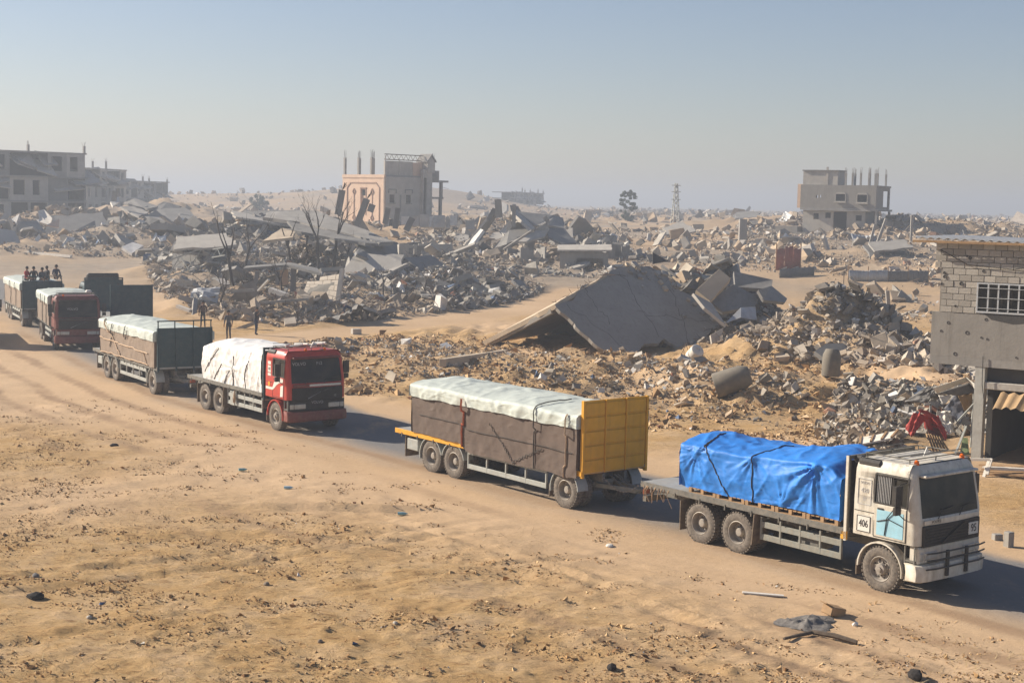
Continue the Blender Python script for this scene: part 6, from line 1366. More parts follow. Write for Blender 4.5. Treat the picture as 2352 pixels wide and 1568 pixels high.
def steep_ruin():
    o = gp(1190, 590); S = thing('collapsed_house', o, 0, 'steep heap of collapsed slabs and bent beams in the centre distance', 'ruin'); Y = o.y
    pl = lambda pts, th, m, nm='slab', rg=0., sd=0: plate(S, q3, pts, Y, th, m, nm, o, rg, sd)
    pl([(545, 540, -3), (580, 520, -4), (725, 330, 0), (690, 320, 1)], .35, M_PAPER, 'pale_slab'); pl([(545, 510, -2), (700, 300, 1), (800, 190, 3), (830, 175, 5), (760, 300, 4), (640, 470, 0)], .3, M_CONCD, 'slab', .1, 2)
    pl([(940, 190, 2), (980, 180, 5), (1120, 320, 0), (1090, 330, -2)], .35, M_CONCL); pl([(980, 190, 4), (1250, 220, 6), (1330, 240, 8), (1340, 320, 3), (1200, 290, 2), (1110, 300, 1)], .25, M_CONC, 'slab', .1, 3)
    pl([(790, 480, -2), (980, 270, 2), (1080, 300, 3), (1100, 330, 1), (900, 440, -3)], .3, M_CONCD, 'slab', .1, 4); pl([(930, 420, -3), (1210, 300, 1), (1225, 320, 1), (1190, 380, -1), (1050, 420, -3)], .25, M_CONCL)
    pl([(850, 340, 1), (930, 250, 3), (945, 330, 2), (880, 370, 0)], .2, M_WCLOTH); pl([(1200, 280, 4), (1340, 320, 3), (1430, 430, 0), (1320, 440, -2), (1220, 380, -1)], .25, M_CONCD, 'slab', .15, 5)
    pl([(800, 560, -5), (930, 530, -4), (900, 580, -6), (810, 590, -6)], .15, M_PEACH); pl([(940, 600, -8), (1120, 580, -7), (1090, 660, -9), (960, 650, -9)], .2, M_PEACH, 'slab', .1, 6)
    def bar(a, b, w, m=M_CONC, nm='beam'): MB().bar(at(*q3(*a), Y)-o, at(*q3(*b), Y)-o, w, w).build(nm, m, S)
    bar((845, 240), (835, 100), .8); bar((955, 310), (958, 140), .45); bar((700, 560), (1000, 380), .45, M_CONCL); bar((880, 480), (1210, 290), .5); bar((560, 540), (500, 580), .3, M_PAPER); bar((1080, 570), (1090, 400), .8); bar((1130, 640), (1140, 470), .6, M_CONCL)
    bar((840, 540), (890, 460), .3, M_WCLOTH); bar((600, 640), (605, 540), .6, M_CONC); bar((1190, 230), (1220, 280), .5); bar((760, 260), (810, 170), .5, M_CONCD)
steep_ruin()
def pancake():
    o = gp(720, 600); S = thing('pancaked_house', o, 0, 'wide pancaked roof slab sloping down to the right with leaning columns', 'ruin'); Y = 150.0
    plate(S, q1, [(1040, 130, 0), (1100, 85, 6), (1480, 72, 8), (1650, 140, 4), (2140, 335, -8), (2020, 345, -10), (1700, 255, -6), (1350, 170, -2)], Y, .35, M_CONC, 'roof_slab', o, .25, 3)
    plate(S, q1, [(1240, 160, -4), (1690, 265, -7), (2010, 352, -11), (1900, 350, -12), (1600, 300, -9), (1280, 235, -6)], Y, .25, M_CONCD, 'roof_slab', o, .2, 5)
    plate(S, q1, [(1035, 330, -12), (1200, 220, -6), (1310, 250, -7), (1290, 300, -11)], Y, .25, M_SLABL, 'pale_slab', o, .1, 6)
    plate(S, q1, [(1850, 330, -8), (2170, 340, -4), (2175, 530, -8), (2000, 520, -12), (1830, 440, -14)], Y, .3, M_CONCD, 'slab', o, .2, 7)  # dark plate stands in for the shadow under the roof's right end
    plate(S, q1, [(870, 560, -32), (1240, 530, -32), (1520, 600, -34), (1500, 560, -28), (1260, 510, -26), (900, 540, -26)], Y, .2, M_CONCD, 'burnt_roof', o)
    for (a, b), w in ((((1290, 760), (1300, 560)), .4), (((1160, 700), (1165, 590)), .3), (((980, 690), (990, 590)), .3), (((1500, 720), (1510, 600)), .3)): MB().bar(at(*q1(*a), 118)-o, at(*q1(*b), 118)-o, w, w).build('post', M_CONCD, S)
    plate(S, q1, [(1150, 710, -31), (1250, 700, -31), (1250, 570, -31), (1150, 580, -31)], Y, .15, M_PEACH, 'wall_panel', o)
    for k, (a, b, c, w) in enumerate((((750, 760), (795, 510), (830, 430), .6), ((940, 870), (1045, 600), (1090, 520), .6), ((1225, 850), (1262, 690), None, .5), ((1330, 900), (1360, 690), None, .5), ((1440, 920), (1505, 790), None, .6), ((1075, 730), (1100, 655), None, .6))):
        p, q = at(*q2(*a), 146)-o, at(*q2(*b), 146)-o; C = MB().bar(p, q, w, w).build('column', M_CONC, S)
        if c: rb = MB(); r = random.Random(k); [rb.tube([q, at(*q2(c[0]+r.uniform(-30, 20), c[1]+r.uniform(-10, 40)), 146)-o], .03, 4) for _ in range(4)]; rb.build('rebar', M_REBAR, C)
pancake()
def stone_panels():
    o = at(*q2(1390, 860), 190); F = thing('panel_wall', o, 0, 'row of pale upright wall panels below the peach house', 'wall'); r = random.Random(6)
    for k, (x0, x1, y0, y1) in enumerate(((1390, 1480, 775, 835), (1480, 1570, 770, 850), (1575, 1670, 755, 860), (1675, 1715, 775, 860), (1715, 1835, 765, 865), (1838, 1880, 790, 870), (1882, 1955, 765, 845), (2040, 2130, 815, 880))):
        plate(F, q2, [(x0, y1+25, r.uniform(-.5, .5)), (x1, y1+25), (x1, y0, .5), (x0, y0, .5)], 190, .3, M_CONCL if k % 3 else M_WCLOTH, 'panel', o)
stone_panels()
def left_heaps():
    o = gp(350, 515); S = thing('collapsed_house', o, 0, 'dark collapsed roof heap below the hazy blocks at left', 'ruin'); Y = 215
    plate(S, q4, [(1010, 640, 2), (1130, 640, 5), (1250, 690, 0), (1170, 725, -4)], Y, .3, M_CONC, 'slab', o, .2, 1); plate(S, q4, [(1200, 720, -2), (1400, 650, 6), (1560, 650, 8), (1760, 800, -4), (1500, 790, -8)], Y, .4, M_CONCD, 'slab', o, .4, 2)
    plate(S, q4, [(1250, 680, 4), (1380, 600, 8), (1530, 640, 8), (1360, 690, 3)], Y, .3, M_CONCD, 'slab', o, .2, 3); plate(S, q4, [(930, 600, 4), (990, 540, 6), (1010, 600, 5), (950, 640, 2)], Y, .3, M_WCLOTH, 'slab', o); plate(S, q4, [(1040, 610, 6), (1130, 570, 8), (1330, 640, 6), (1240, 660, 3)], Y, .3, M_CONC, 'slab', o, .2, 5)
    for a, b, w in (((960, 600), (965, 510), .6), ((1000, 560), (990, 490), .5), ((700, 710), (800, 670), .6)): MB().bar(at(*q4(*a), Y)-o, at(*q4(*b), Y)-o, w, w).build('column', M_CONC, S)
    plate(S, q4, [(1510, 740, -6), (1545, 740, -5), (1570, 790, -7), (1535, 785, -8)], Y, .1, M_PAPER, 'pale_sheet', o)
    o = gp(85, 560); W = thing('wall_fragment', o, 0, 'tilted grey plaster wall fragment at far left by two people', 'wall'); Y = o.y
    plate(W, q4, [(130, 930, 0), (150, 770, 1), (310, 760, 3), (385, 860, 1.5), (380, 905, 1), (250, 940, 0)], Y, .3, M_CONC, 'wall', o); plate(W, q4, [(320, 680, 6), (370, 665, 7), (440, 740, 5), (420, 800, 4), (330, 770, 5)], Y, .2, M_WCLOTH, 'torn_panel', o); plate(W, q4, [(385, 800, 3), (500, 745, 4), (495, 820, 3)], Y, .1, M_PEACH, 'sheet', o)
    plate(W, q4, [(100, 900, -1), (105, 815, 0), (140, 810, 0), (140, 900, -1)], Y, .3, M_CONCD, 'stub', o); plate(W, q4, [(620, 850, 2), (800, 760, 5), (815, 860, 3), (700, 880, 1)], Y, .3, M_CONCD, 'slab', o)
    for k, (p, m) in enumerate((([(290, 920, -4), (330, 870, -3), (345, 900, -3), (320, 940, -4)], M_PAPER), ([(205, 985, -8), (225, 935, -7), (250, 960, -7)], M_PAPER), ([(370, 1005, -12), (470, 955, -10), (480, 970, -10), (400, 1020, -12)], M_SLABL), ([(490, 1000, -12), (570, 915, -9), (580, 925, -9), (500, 1010, -12)], M_PAPER), ([(640, 1010, -12), (690, 930, -10), (700, 945, -10), (660, 1015, -12)], M_CONCL), ([(690, 890, -6), (720, 880, -5), (735, 940, -7), (715, 940, -7)], M_WCLOTH), ([(1280, 930, -10), (1310, 860, -8), (1325, 870, -8), (1300, 930, -10)], M_PAPER), ([(1330, 900, -9), (1400, 880, -8), (1400, 925, -9), (1350, 935, -10)], M_PAPER))):
        b = plate(None, q4, p, Y, .06, m, 'torn_panel'); tag(b, ('white torn panel beside the plaster wall fragment', 'small white shard left of the plaster wall fragment', 'cream plank below the plaster wall fragment', 'white strip standing in the far left rubble', 'pale strip leaning in the far left rubble', 'pale shard near the far left dark slab', 'thin white sliver in the mid left rubble', 'crumpled white panel in the mid left rubble')[k], 'panel')
    b = MB().bar(gp(*q4(170, 1040))+Vector((0, 0, .2)), gp(*q4(600, 1085))+Vector((0, 0, .25)), .3, .25).build('fallen_pole', M_WCLOTH); tag(b, 'long pale pole lying on the ground at far left', 'pole')
left_heaps()
def cream_wall():
    o = gp(735, 712); W = thing('wall_fragment', o, 0, 'cream block wall fragment leaning in the burnt rubble', 'wall'); Y = o.y; r = random.Random(3)
    A, B_, C_, D_ = at(*q1(1370, 785), Y+1.0), at(*q1(1650, 905), Y-1.2), at(*q1(1690, 605), Y-.2), at(*q1(1420, 650), Y+1.6); rows = 6
    f = lambda u, v: A.lerp(B_, u).lerp(D_.lerp(C_, u), v)-o
    n = (B_-A).cross(D_-A).normalized(); n = n if n.y < 0 else -n
    for i in range(rows):
        nb = 4; of = .5*(i % 2)/nb
        for k in range(-1, nb):
            u0, u1 = max(0, k/nb+of), min(1, (k+1)/nb+of)
            if u1-u0 < .05 or (i == rows-1 and u1 < .6): continue
            u0 += .006; u1 -= .006; v0, v1 = i/rows+.008, (i+1)/rows-.008; j = n*r.uniform(-.01, .015); P = [f(u0, v0)+j, f(u1, v0)+j, f(u1, v1)+j, f(u0, v1)+j]; b = MB(); b.add(P+[p-n*.2 for p in P], MB.BF); b.build('block', M_CREAM, W, fix=True)
    b = MB(); P = [f(.01, .01)-n*.03, f(.99, .01)-n*.03, f(.99, .82)-n*.03, f(.01, .82)-n*.03]; b.add(P+[p-n*.14 for p in P], MB.BF); b.build('core', M_MORTAR, W, fix=True)
    MB().bar(f(1.03, -.15), f(1.05, 1.12), .3, .3).build('edge_column', M_CONCL, W)
M_CREAM = mat('cream_block', (.56, .49, .40), .92, .1, 2, .3, 14, dust=.15, dcol=(.42, .34, .26)); cream_wall()
def truss(a, b, h, label, seed=0, f=q1, Y=125.):
    p, q = at(*f(*a), Y), at(*f(*b), Y-1); T = thing('steel_truss', p, 0, label, 'truss'); d = q-p; up = Vector((.1, .2, 1)).normalized()*h; n = max(3, int(d.length/1.0))
    MB().bar((0, 0, 0), d, .10, .10).bar(up, d+up, .10, .10).build('chord', M_GUARD, T); w = MB()
    for k in range(n): w.bar(d*(k/n)+(up if k % 2 else Vector()), d*((k+1)/n)+(Vector() if k % 2 else up), .06, .06)
    w.build('web', M_GUARD, T)
truss((230, 640), (505, 540), 1.5, 'bent steel roof truss lying in the burnt rubble at left'); truss((610, 470), (720, 450), .7, 'short steel truss end sticking out of the rubble at left')
for k, (a, b, w, f, Y, lab) in enumerate((((780, 752), (960, 745), .35, q1, 108, 'flat pale timber lying before the burnt roof'), ((1000, 750), (1090, 655), .22, q1, 110, 'thin pale post leaning by the burnt roof'), ((1100, 740), (1240, 790), .5, q1, 108, 'thick white beam lying left of the cream wall'), ((640, 930), (900, 900), .3, q1, 104, 'long grey timber behind the standing men'), ((930, 860), (1420, 820), .3, q1, 105, 'long grey plank running to the cream wall'), ((1100, 960), (1260, 905), .25, q1, 103, 'grey plank below the cream wall'), ((780, 1090), (1000, 1010), .35, q1, 98, 'grey timber at the edge of the dirt track'), ((320, 880), (430, 920), .35, q1, 108, 'pale timber near the green boards'), ((1090, 340), (880, 480), .3, q3, 140, 'slanting grey pole before the steep ruin'))):
    o = MB().bar(at(*f(*a), Y), at(*f(*b), Y-.6), w, w*.6).build('timber', M_WCLOTH if k in (2, 7, 1) else M_CONC); tag(o, lab, 'timber')

# ------------------------------------------------------------ burnt and distant trees, mast
M_CHAR = mat('charred_wood', (.075, .065, .057), .95, .3, 4, .4, 20)
M_BARK = mat('bark', (.12, .09, .065), .95, .3, 4, .4, 20)
M_LEAF = mat('leaf', (.055, .075, .035), .8, .35, 3, 0, island=.35)
def limb(mb, p, d, L, r, depth, rr, spread=.6, tw=None):
    pts = [p]; rs = [r]; q = p.copy(); n = 4
    for k in range(n): d = (d+Vector((rr.uniform(-.18, .18), rr.uniform(-.18, .18), rr.uniform(-.05, .12)))).normalized(); q = q+d*(L/n); pts.append(q.copy()); rs.append(r*(1-.55*(k+1)/n))
    mb.tube(pts, rs, 6 if depth > 1 else 4)
    if depth <= 0:
        if tw is not None: tw.append((q, d))
        return
    for k in range(rr.randint(2, 3)):
        j = rr.randint(2, n); a = (d+Vector((rr.uniform(-spread, spread), rr.uniform(-spread, spread), rr.uniform(-.1, spread)))).normalized(); limb(mb, pts[j], a, L*rr.uniform(.5, .75), rs[j]*.75, depth-1, rr, spread, tw)
def dead_tree(x, y, h, seed, label, depth=3, m=None, lean=(0, 0), r=None, Y=None):
    p = gp(x, y); p.z = gz(p.x, p.y); T = thing('burnt_tree', p, 0, label, 'tree', 'burnt bare trees in the rubble'); rr = random.Random(seed); t = MB(); b = MB()
    top = Vector((lean[0]*h, lean[1]*h, h*.5)); r = r or h*.022; t.tube([(0, 0, -.3), top*.5+Vector((rr.uniform(-.1, .1), 0, 0)), top], [r*1.25, r, r*.8], 8); t.build('trunk', m or M_CHAR, T)
    for k in range(3 if depth > 1 else 2): limb(b, top*rr.uniform(.6, 1), Vector((rr.uniform(-.5, .5)+lean[0], rr.uniform(-.5, .5), 1)).normalized(), h*rr.uniform(.3, .5), r*.7, depth-1, rr)
    b.build('crown', m or M_CHAR, T)
for k, (x, y, h, dp, ln, lab) in enumerate(((535, 688, 6.5, 2, (-.08, 0), 'tall charred trunk left of the burnt roof'), (560, 650, 6.0, 2, (.1, 0), 'charred leaning trunk beside the tall charred trunk'), (668, 640, 6.8, 1, (-.06, 0), 'bare charred pole-like trunk above the burnt roof'), (735, 640, 7.0, 4, (-.05, 0), 'many-branched burnt tree left of the cream wall'), (765, 638, 7.4, 4, (.06, 0), 'tallest burnt tree with forked crown above the cream wall'), (705, 620, 5.5, 4, (.0, 0), 'dense twiggy burnt tree behind the burnt roof'), (790, 640, 5.0, 2, (.1, 0), 'thin burnt tree just right of the cream wall'), (500, 720, 4.2, 2, (.15, 0), 'slanting burnt sapling left of the standing men'), (585, 700, 3.4, 2, (-.3, 0), 'short bent burnt tree behind the standing men'), (655, 700, 4.4, 3, (-.1, 0), 'forked burnt tree before the burnt roof'), (880, 690, 3.2, 2, (.0, 0), 'small burnt tree right of the cream wall'), (975, 690, 3.0, 2, (.05, 0), 'thin burnt sapling further right of the cream wall'))):
    dead_tree(x, y, h*.88, 40+k, lab, dp, None, ln)
def leafy(x, y, Y, h, w, seed, label, n=2600, name='tree', trunk=.35, leafm=None, ls=.22):
    p = at(x, y, Y); p.z = float(base(p.x, p.y))-.3; T = thing(name, p, 0, label, 'tree'); rr = random.Random(seed); R_ = np.random.default_rng(seed); t = MB(); tw = []
    t.tube([(0, 0, -.5), (0, 0, h*trunk*.5), (w*.05, 0, h*trunk)], [h*.035, h*.03, h*.022], 8)
    for k in range(6): limb(t, Vector((0, 0, h*trunk*rr.uniform(.6, 1))), Vector((rr.uniform(-1, 1)*w/h*1.3, rr.uniform(-1, 1)*w/h*1.3, .8)).normalized(), h*.32, h*.014, 1, rr, .8, tw)
    t.build('trunk', M_BARK, T); cs = []
    for k in range(44): a = rr.uniform(0, 6.28); u = rr.uniform(.05, 1)**.6; zz = rr.uniform(trunk*.8, .97); e = math.sin(math.pi*min(1, max(.08, (zz-trunk*.6)/(1.02-trunk*.6))))**.6; cs.append((math.cos(a)*u*w*.5*e, math.sin(a)*u*w*.5*e, zz*h, rr.uniform(.05, .12)*w+.10))
    c = np.array(cs); i = R_.integers(0, len(c), n); d = R_.normal(0, 1, (n, 3)); d /= np.linalg.norm(d, axis=1)[:, None]; q = c[i, :3]+d*(c[i, 3]*R_.random(n)**.4)[:, None]*np.array([1, 1, .8]); a = R_.normal(0, 1, (n, 3)); a /= np.linalg.norm(a, axis=1)[:, None]; b = np.cross(a, R_.normal(0, 1, (n, 3))); b /= np.linalg.norm(b, axis=1)[:, None]; s = (ls*R_.uniform(.6, 1.4, n))[:, None]
    V = np.stack([q-a*s, q-b*s*.5, q+a*s, q+b*s*.5], 1).reshape(-1, 3); F = (np.arange(n)*4)[:, None]+np.arange(4)[None]; big_mesh('crown', V, F, leafm or M_LEAF, None, False, T)
leafy(1443, 470, 350, 8.0, 4.6, 3, 'tall narrow hazy tree on the plain right of centre', 4200, 'tree', .12, None, .2)
leafy(593, 442, 420, 5.6, 5.4, 5, 'round hazy tree on the skyline left of the peach house', 1700, 'tree', .25, None, .30)
M_SHRUB = mat('grey_shrub', (.13, .10, .07), .9, .3, 3, 0, island=.3)
for k, (x, y, Y, h, w, lab) in enumerate(((1238, 492, 205, 3.0, 6.5, 'wide grey brown thicket behind the steep ruin'), (1360, 505, 190, 2.4, 3.6, 'small dark thicket right of the steep ruin'), (700, 545, 143, 3.4, 3.0, 'pale dry shrub above the pancaked roof'), (1050, 497, 215, 2.8, 4.0, 'dark thicket right of the peach house'))): leafy(x, y, Y, h, w, 60+k, lab, 1600, 'shrub', .1, M_SHRUB, .14)
def mast():
    p = at(1552, 472, 300); p.z = float(base(p.x, p.y)); T = thing('lattice_mast', p, .3, 'thin lattice mast on the plain right of the tall tree', 'mast'); h = at(1552, 421, 300).z-p.z; m = MB()
    for sx, sy in ((-1, -1), (1, -1), (1, 1), (-1, 1)): m.bar((sx*.7, sy*.7, 0), (sx*.2, sy*.2, h), .14, .14)
    for k in range(8):
        z0, z1 = h*k/8, h*(k+1)/8; w0, w1 = .7-.5*k/8, .7-.5*(k+1)/8
        for a, b in (((-1, -1), (1, -1)), ((1, -1), (1, 1)), ((1, 1), (-1, 1)), ((-1, 1), (-1, -1))): m.bar((a[0]*w0, a[1]*w0, z0), (b[0]*w1, b[1]*w1, z1), .09, .09)
    m.build('tower', M_GUARD, T)
    for z in (.62, .8, .95): MB().bar((-1.0, 0, h*z), (1.0, 0, h*z), .14, .14).build('cross_arm', M_GUARD, T)
mast()
def post(x, y, h, lab, w=.2, lean=(0, 0), m=None, name='post', Y=None):
    p = gp(x, y); z = gz(p.x, p.y); o = MB().bar((0, 0, -.3), (lean[0]*h, lean[1]*h, h), w, w).build(name, m or M_CONC); o.location = (p.x, p.y, z); tag(o, lab, name.replace('_', ' '))
post(2012, 566, 3.4, 'leaning concrete post in front of the grey house', .35, (.35, 0)); post(2092, 558, 3.6, 'upright concrete post right of the grey house', .3); post(1995, 570, 2.8, 'second leaning post before the grey house', .3, (.25, 0)); post(1902, 778, 3.0, 'thin iron stake in the rubble right of the slab', .06, (0, 0), M_REBAR); post(1936, 690, 2.6, 'thin stake near the short tan block wall', .06, (0, 0), M_REBAR); post(2045, 765, 2.9, 'leaning concrete post beside the white water tank', .25, (-.12, 0)); post(1705, 560, 3.2, 'dark stub tower on the far rubble field', 1.0)

# ------------------------------------------------------------ people
M_SKIN = mat('skin', (.30, .17, .11), .7, .1, 4, 0); M_HAIR = mat('hair', (.02, .016, .014), .8, .2, 6, 0)
def body_mesh(name, J, E, R_, tags, mats):
    me = bpy.data.meshes.new(name); k = list(J); ix = {n: i for i, n in enumerate(k)}; me.from_pydata([J[n] for n in k], [(ix[a], ix[b]) for a, b in E], []); o = bpy.data.objects.new(name, me); COL.objects.link(o)
    md = o.modifiers.new('skin', 'SKIN'); me.skin_vertices.new() if not me.skin_vertices else None
    sv = me.skin_vertices[0].data
    for n, i in ix.items(): sv[i].radius = R_[n] if isinstance(R_[n], tuple) else (R_[n], R_[n]); sv[i].use_root = (i == 0)
    o.modifiers.new('sub', 'SUBSURF').levels = 1; o.modifiers['sub'].render_levels = 1
    dg = bpy.context.evaluated_depsgraph_get(); r = bpy.data.meshes.new_from_object(o.evaluated_get(dg)); bpy.data.objects.remove(o); r.materials.clear()
    for m in mats: r.materials.append(m)
    names = [n for n in k if n in tags]; pts = np.array([J[n] for n in names]); tg = np.array([tags[n] for n in names])
    for p in r.polygons: c = np.array(p.center); p.material_index = int(tg[np.argmin(((pts-c)**2).sum(1))]); p.use_smooth = True
    return r
def person(loc, rz, pose, top, bot, label, name='person', seed=0):
    r = random.Random(seed); V3 = Vector; hipz = .93; bend = 0.0; J = {}; 
    if pose == 'sit': hipz = .14
    J['pelvis'] = V3((0, 0, hipz)); sp = V3((0, math.sin({'bend': 1.25}.get(pose, .05)), math.cos({'bend': 1.25}.get(pose, .05))))
    J['waist'] = J['pelvis']+sp*.16; J['chest'] = J['pelvis']+sp*.36; J['collar'] = J['pelvis']+sp*.52; J['neck'] = J['pelvis']+sp*.585; hd = V3((0, .25, 1)).normalized() if pose != 'bend' else V3((0, .9, -.1)).normalized()
    J['jaw'] = J['neck']+hd*.06+V3((0, .025, 0)); J['brow'] = J['neck']+hd*.15; J['crown_'] = J['neck']+hd*.23
    E = [('pelvis', 'waist'), ('waist', 'chest'), ('chest', 'collar'), ('collar', 'neck'), ('neck', 'jaw'), ('jaw', 'brow'), ('brow', 'crown_')]
    Rd = dict(pelvis=(.15, .11), waist=(.14, .10), chest=(.16, .11), collar=(.11, .085), neck=.055, jaw=.075, brow=.09, crown_=.065); tg = dict(pelvis=1, waist=0, chest=0, collar=0, neck=2, jaw=2, brow=2, crown_=3)
    for s in (-1, 1):
        S = 'l' if s < 0 else 'r'; J['sh'+S] = J['collar']+V3((s*.185, 0, -.02 if pose != 'bend' else 0)); 
        if pose == 'bend': el, wr = J['sh'+S]+V3((s*.03, .05, -.27)), J['sh'+S]+V3((s*.0, .12, -.50))
        elif pose == 'sit': el, wr = J['sh'+S]+V3((s*.07, .06, -.26)), J['sh'+S]+V3((s*.0, .27, -.38))
        elif pose == 'phone' and s > 0: el, wr = J['sh'+S]+V3((s*.08, .08, -.26)), J['sh'+S]+V3((-s*.02, .20, -.08))
        else: el, wr = J['sh'+S]+V3((s*.07, -.02, -.28)), J['sh'+S]+V3((s*.07, .06, -.53))
        J['el'+S], J['wr'+S] = el, wr; dr = (wr-el).normalized(); J['pm'+S] = wr+dr*.08; E += [('collar', 'sh'+S), ('sh'+S, 'el'+S), ('el'+S, 'wr'+S), ('wr'+S, 'pm'+S)]; Rd.update({'sh'+S: .075, 'el'+S: .05, 'wr'+S: .033, 'pm'+S: (.035, .02)}); tg.update({'sh'+S: 0, 'el'+S: 0, 'wr'+S: 2, 'pm'+S: 2})
        sd = dr.cross(V3((0, 0, 1))); sd = sd.normalized() if sd.length > .1 else V3((0, 1, 0)); fw = V3((0, .5, 0))
        for k in range(5):
            n1 = 'f%d%s' % (k, S); off = sd*(k-1.8)*.018; ln = (.05, .075, .085, .08, .06)[k]
            if k == 0: J[n1+'a'] = wr+dr*.04+sd*-.045; J[n1+'b'] = wr+dr*.085+sd*-.055
            else: J[n1+'a'] = J['pm'+S]+dr*ln*.55+off; J[n1+'b'] = J['pm'+S]+dr*ln+off+fw*.03
            E += [('wr'+S if k == 0 else 'pm'+S, n1+'a'), (n1+'a', n1+'b')]; Rd.update({n1+'a': .009, n1+'b': .008}); tg.update({n1+'a': 2, n1+'b': 2})
        J['hp'+S] = J['pelvis']+V3((s*.095, 0, -.03))
        if pose == 'sit': kn, an, to = V3((s*.14, .40, .38)), V3((s*.13, .52, .09)), V3((s*.14, .68, .05))
        elif pose == 'bend': kn, an, to = V3((s*.13, .06, .5)), V3((s*.14, -.06, .09)), V3((s*.15, .12, .05))
        else: kn, an, to = V3((s*.11, .03+.03*s, .50)), V3((s*.13, -.03+.06*s, .09)), V3((s*.15, .12+.06*s, .045))
        J['kn'+S], J['an'+S], J['to'+S] = kn, an, to; E += [('pelvis', 'hp'+S), ('hp'+S, 'kn'+S), ('kn'+S, 'an'+S), ('an'+S, 'to'+S)]; Rd.update({'hp'+S: .095, 'kn'+S: .065, 'an'+S: .048, 'to'+S: (.045, .03)}); tg.update({'hp'+S: 1, 'kn'+S: 1, 'an'+S: 1, 'to'+S: 3})
    J = {k: tuple(v) for k, v in J.items()}
    me = body_mesh(name, J, E, Rd, tg, [top, bot, M_SKIN, M_HAIR]); o = link(name, me); o.location = loc; o.rotation_euler = (0, 0, rz); tag(o, label, 'person')
    b = Vector(J['brow']); h = MB(); M = Matrix.Translation(b+hd*.03-Vector((0, .012, 0)) if pose != 'bend' else b) @ hd.to_track_quat('Z', 'Y').to_matrix().to_4x4()
    h.lathe([(.103, -.03), (.102, .02), (.085, .075), (.05, .108), (0, .115)], 14, 0, M, 'z'); h.build('hair', M_HAIR, o, 60)
    f = MB(); fd = Vector((0, 1, 0)) if pose != 'bend' else Vector((0, .1, -1)); c = b+hd*-.02
    f.tube([c+fd*.085+hd*.015, c+fd*.112-hd*.03, c+fd*.085-hd*.04], [.008, .016, .008], 5)
    for s in (-1, 1): f.tube([c+Vector((s*.095, -.01, 0))+hd*.02, c+Vector((s*.105, -.015, 0))-hd*.04], [.012, .016], 5)
    f.build('face', M_SKIN, o)
    return o
C_DK = mat('cloth_dark', (.03, .03, .035), .9, .2, 4, .1, 20); C_GR = mat('cloth_grey', (.10, .10, .11), .9, .2, 4, .1, 20); C_BL = mat('cloth_navy', (.03, .04, .075), .9, .2, 4, .1, 20); C_RD = mat('cloth_red', (.42, .03, .03), .85, .2, 4, .1, 20); C_BR = mat('cloth_brown', (.10, .06, .045), .9, .2, 4, .1, 20)
def gpos(x, y, dx=0): p = gp(x, y); return Vector((p.x+dx, p.y, gz(p.x, p.y)))
person(gpos(525, 780), .6, 'stand', C_GR, C_DK, 'person in grey jacket standing beside the dirt track, nearest the trailer', seed=1)
person(gpos(588, 770), -1.9, 'phone', C_DK, C_BL, 'person in dark clothes with raised hand on the dirt track', seed=2)
person(gpos(808, 742), 1.9, 'bend', C_BL, C_DK, 'person in dark clothes bending down below the cream wall', seed=3)
person(gpos(466, 752), .2, 'stand', C_BR, C_DK, 'person in brown top half hidden behind the green trailer rail', seed=4)
person(gpos(5, 556), 2.0, 'stand', C_BR, C_DK, 'person standing at the far left edge of the rubble', seed=5)
person(gpos(34, 556), 2.4, 'stand', C_DK, C_DK, 'person in dark clothes beside the far left wall fragment', seed=6)
def riders():
    M = Matrix.Translation(TR3.location) @ Matrix.Rotation(TR3.rotation_euler.z, 4, 'Z')
    for k, (lx, ly, c, lab) in enumerate(((-.9, -.85, C_RD, 'rider in red sitting on the rear trailer load'), (-.5, -.28, C_DK, 'rider in black sitting next to the one in red'), (-.6, .15, C_GR, 'rider in grey sitting mid row on the rear trailer'), (-.5, .58, C_DK, 'dark clad rider sitting second from the right on the trailer'), (-.45, 1.02, C_BL, 'tall rider in navy sitting at the right end of the row'))):
        p = M @ Vector((lx-(0, .5, .1, .8, .2)[k], ly+rnd.uniform(-.08, .08), 2.86+rnd.uniform(-.05, .04)+(.12 if k == 4 else 0))); person(p, TR3.rotation_euler.z-math.pi/2+(.9, -.3, .4, -1.1, .2)[k], 'sit', c, C_DK, lab, seed=10+k)
riders()

# ------------------------------------------------------------ things lying on the open ground near the camera
def lump(x, y, s, lab, m, seed, name='stone', cat='stone', flat=.7):
    p = gp(x, y); r = np.random.default_rng(seed); import bmesh
    b = bmesh.new(); bmesh.ops.create_icosphere(b, subdivisions=2, radius=.5)
    for v in b.verts: v.co *= 1+.35*float(fbm(v.co.x*2.5+seed, v.co.y*2.5, np.array([v.co.z*2.5+seed])[0:1], seed, 3)[0]); v.co.z *= flat
    me = bpy.data.meshes.new(name); b.to_mesh(me); b.free(); me.materials.append(m); o = link(name, me); o.location = (p.x, p.y, gz(p.x, p.y)+s*.22*flat); o.scale = (s, s*.8, s); o.rotation_euler = (0, 0, seed); tag(o, lab, cat)
M_STONE = mat('stone', (.28, .22, .16), .95, .25, 4, .4, 20); M_SOOT = mat('sooty_lump', (.03, .026, .024), .95, .3, 6, .4, 20)
lump(612, 1342, .16, 'lone brown stone in the middle of the open ground', M_STONE, 1); lump(82, 1330, .2, 'dark grey stone near the left edge of the open ground', M_CONCD, 2); lump(82, 1374, .42, 'black burnt lump near the left edge', M_SOOT, 3, 'burnt_lump', 'debris', .45); lump(1965, 1436, .16, 'small white stone right of the burnt cloth', M_PAPER, 4)
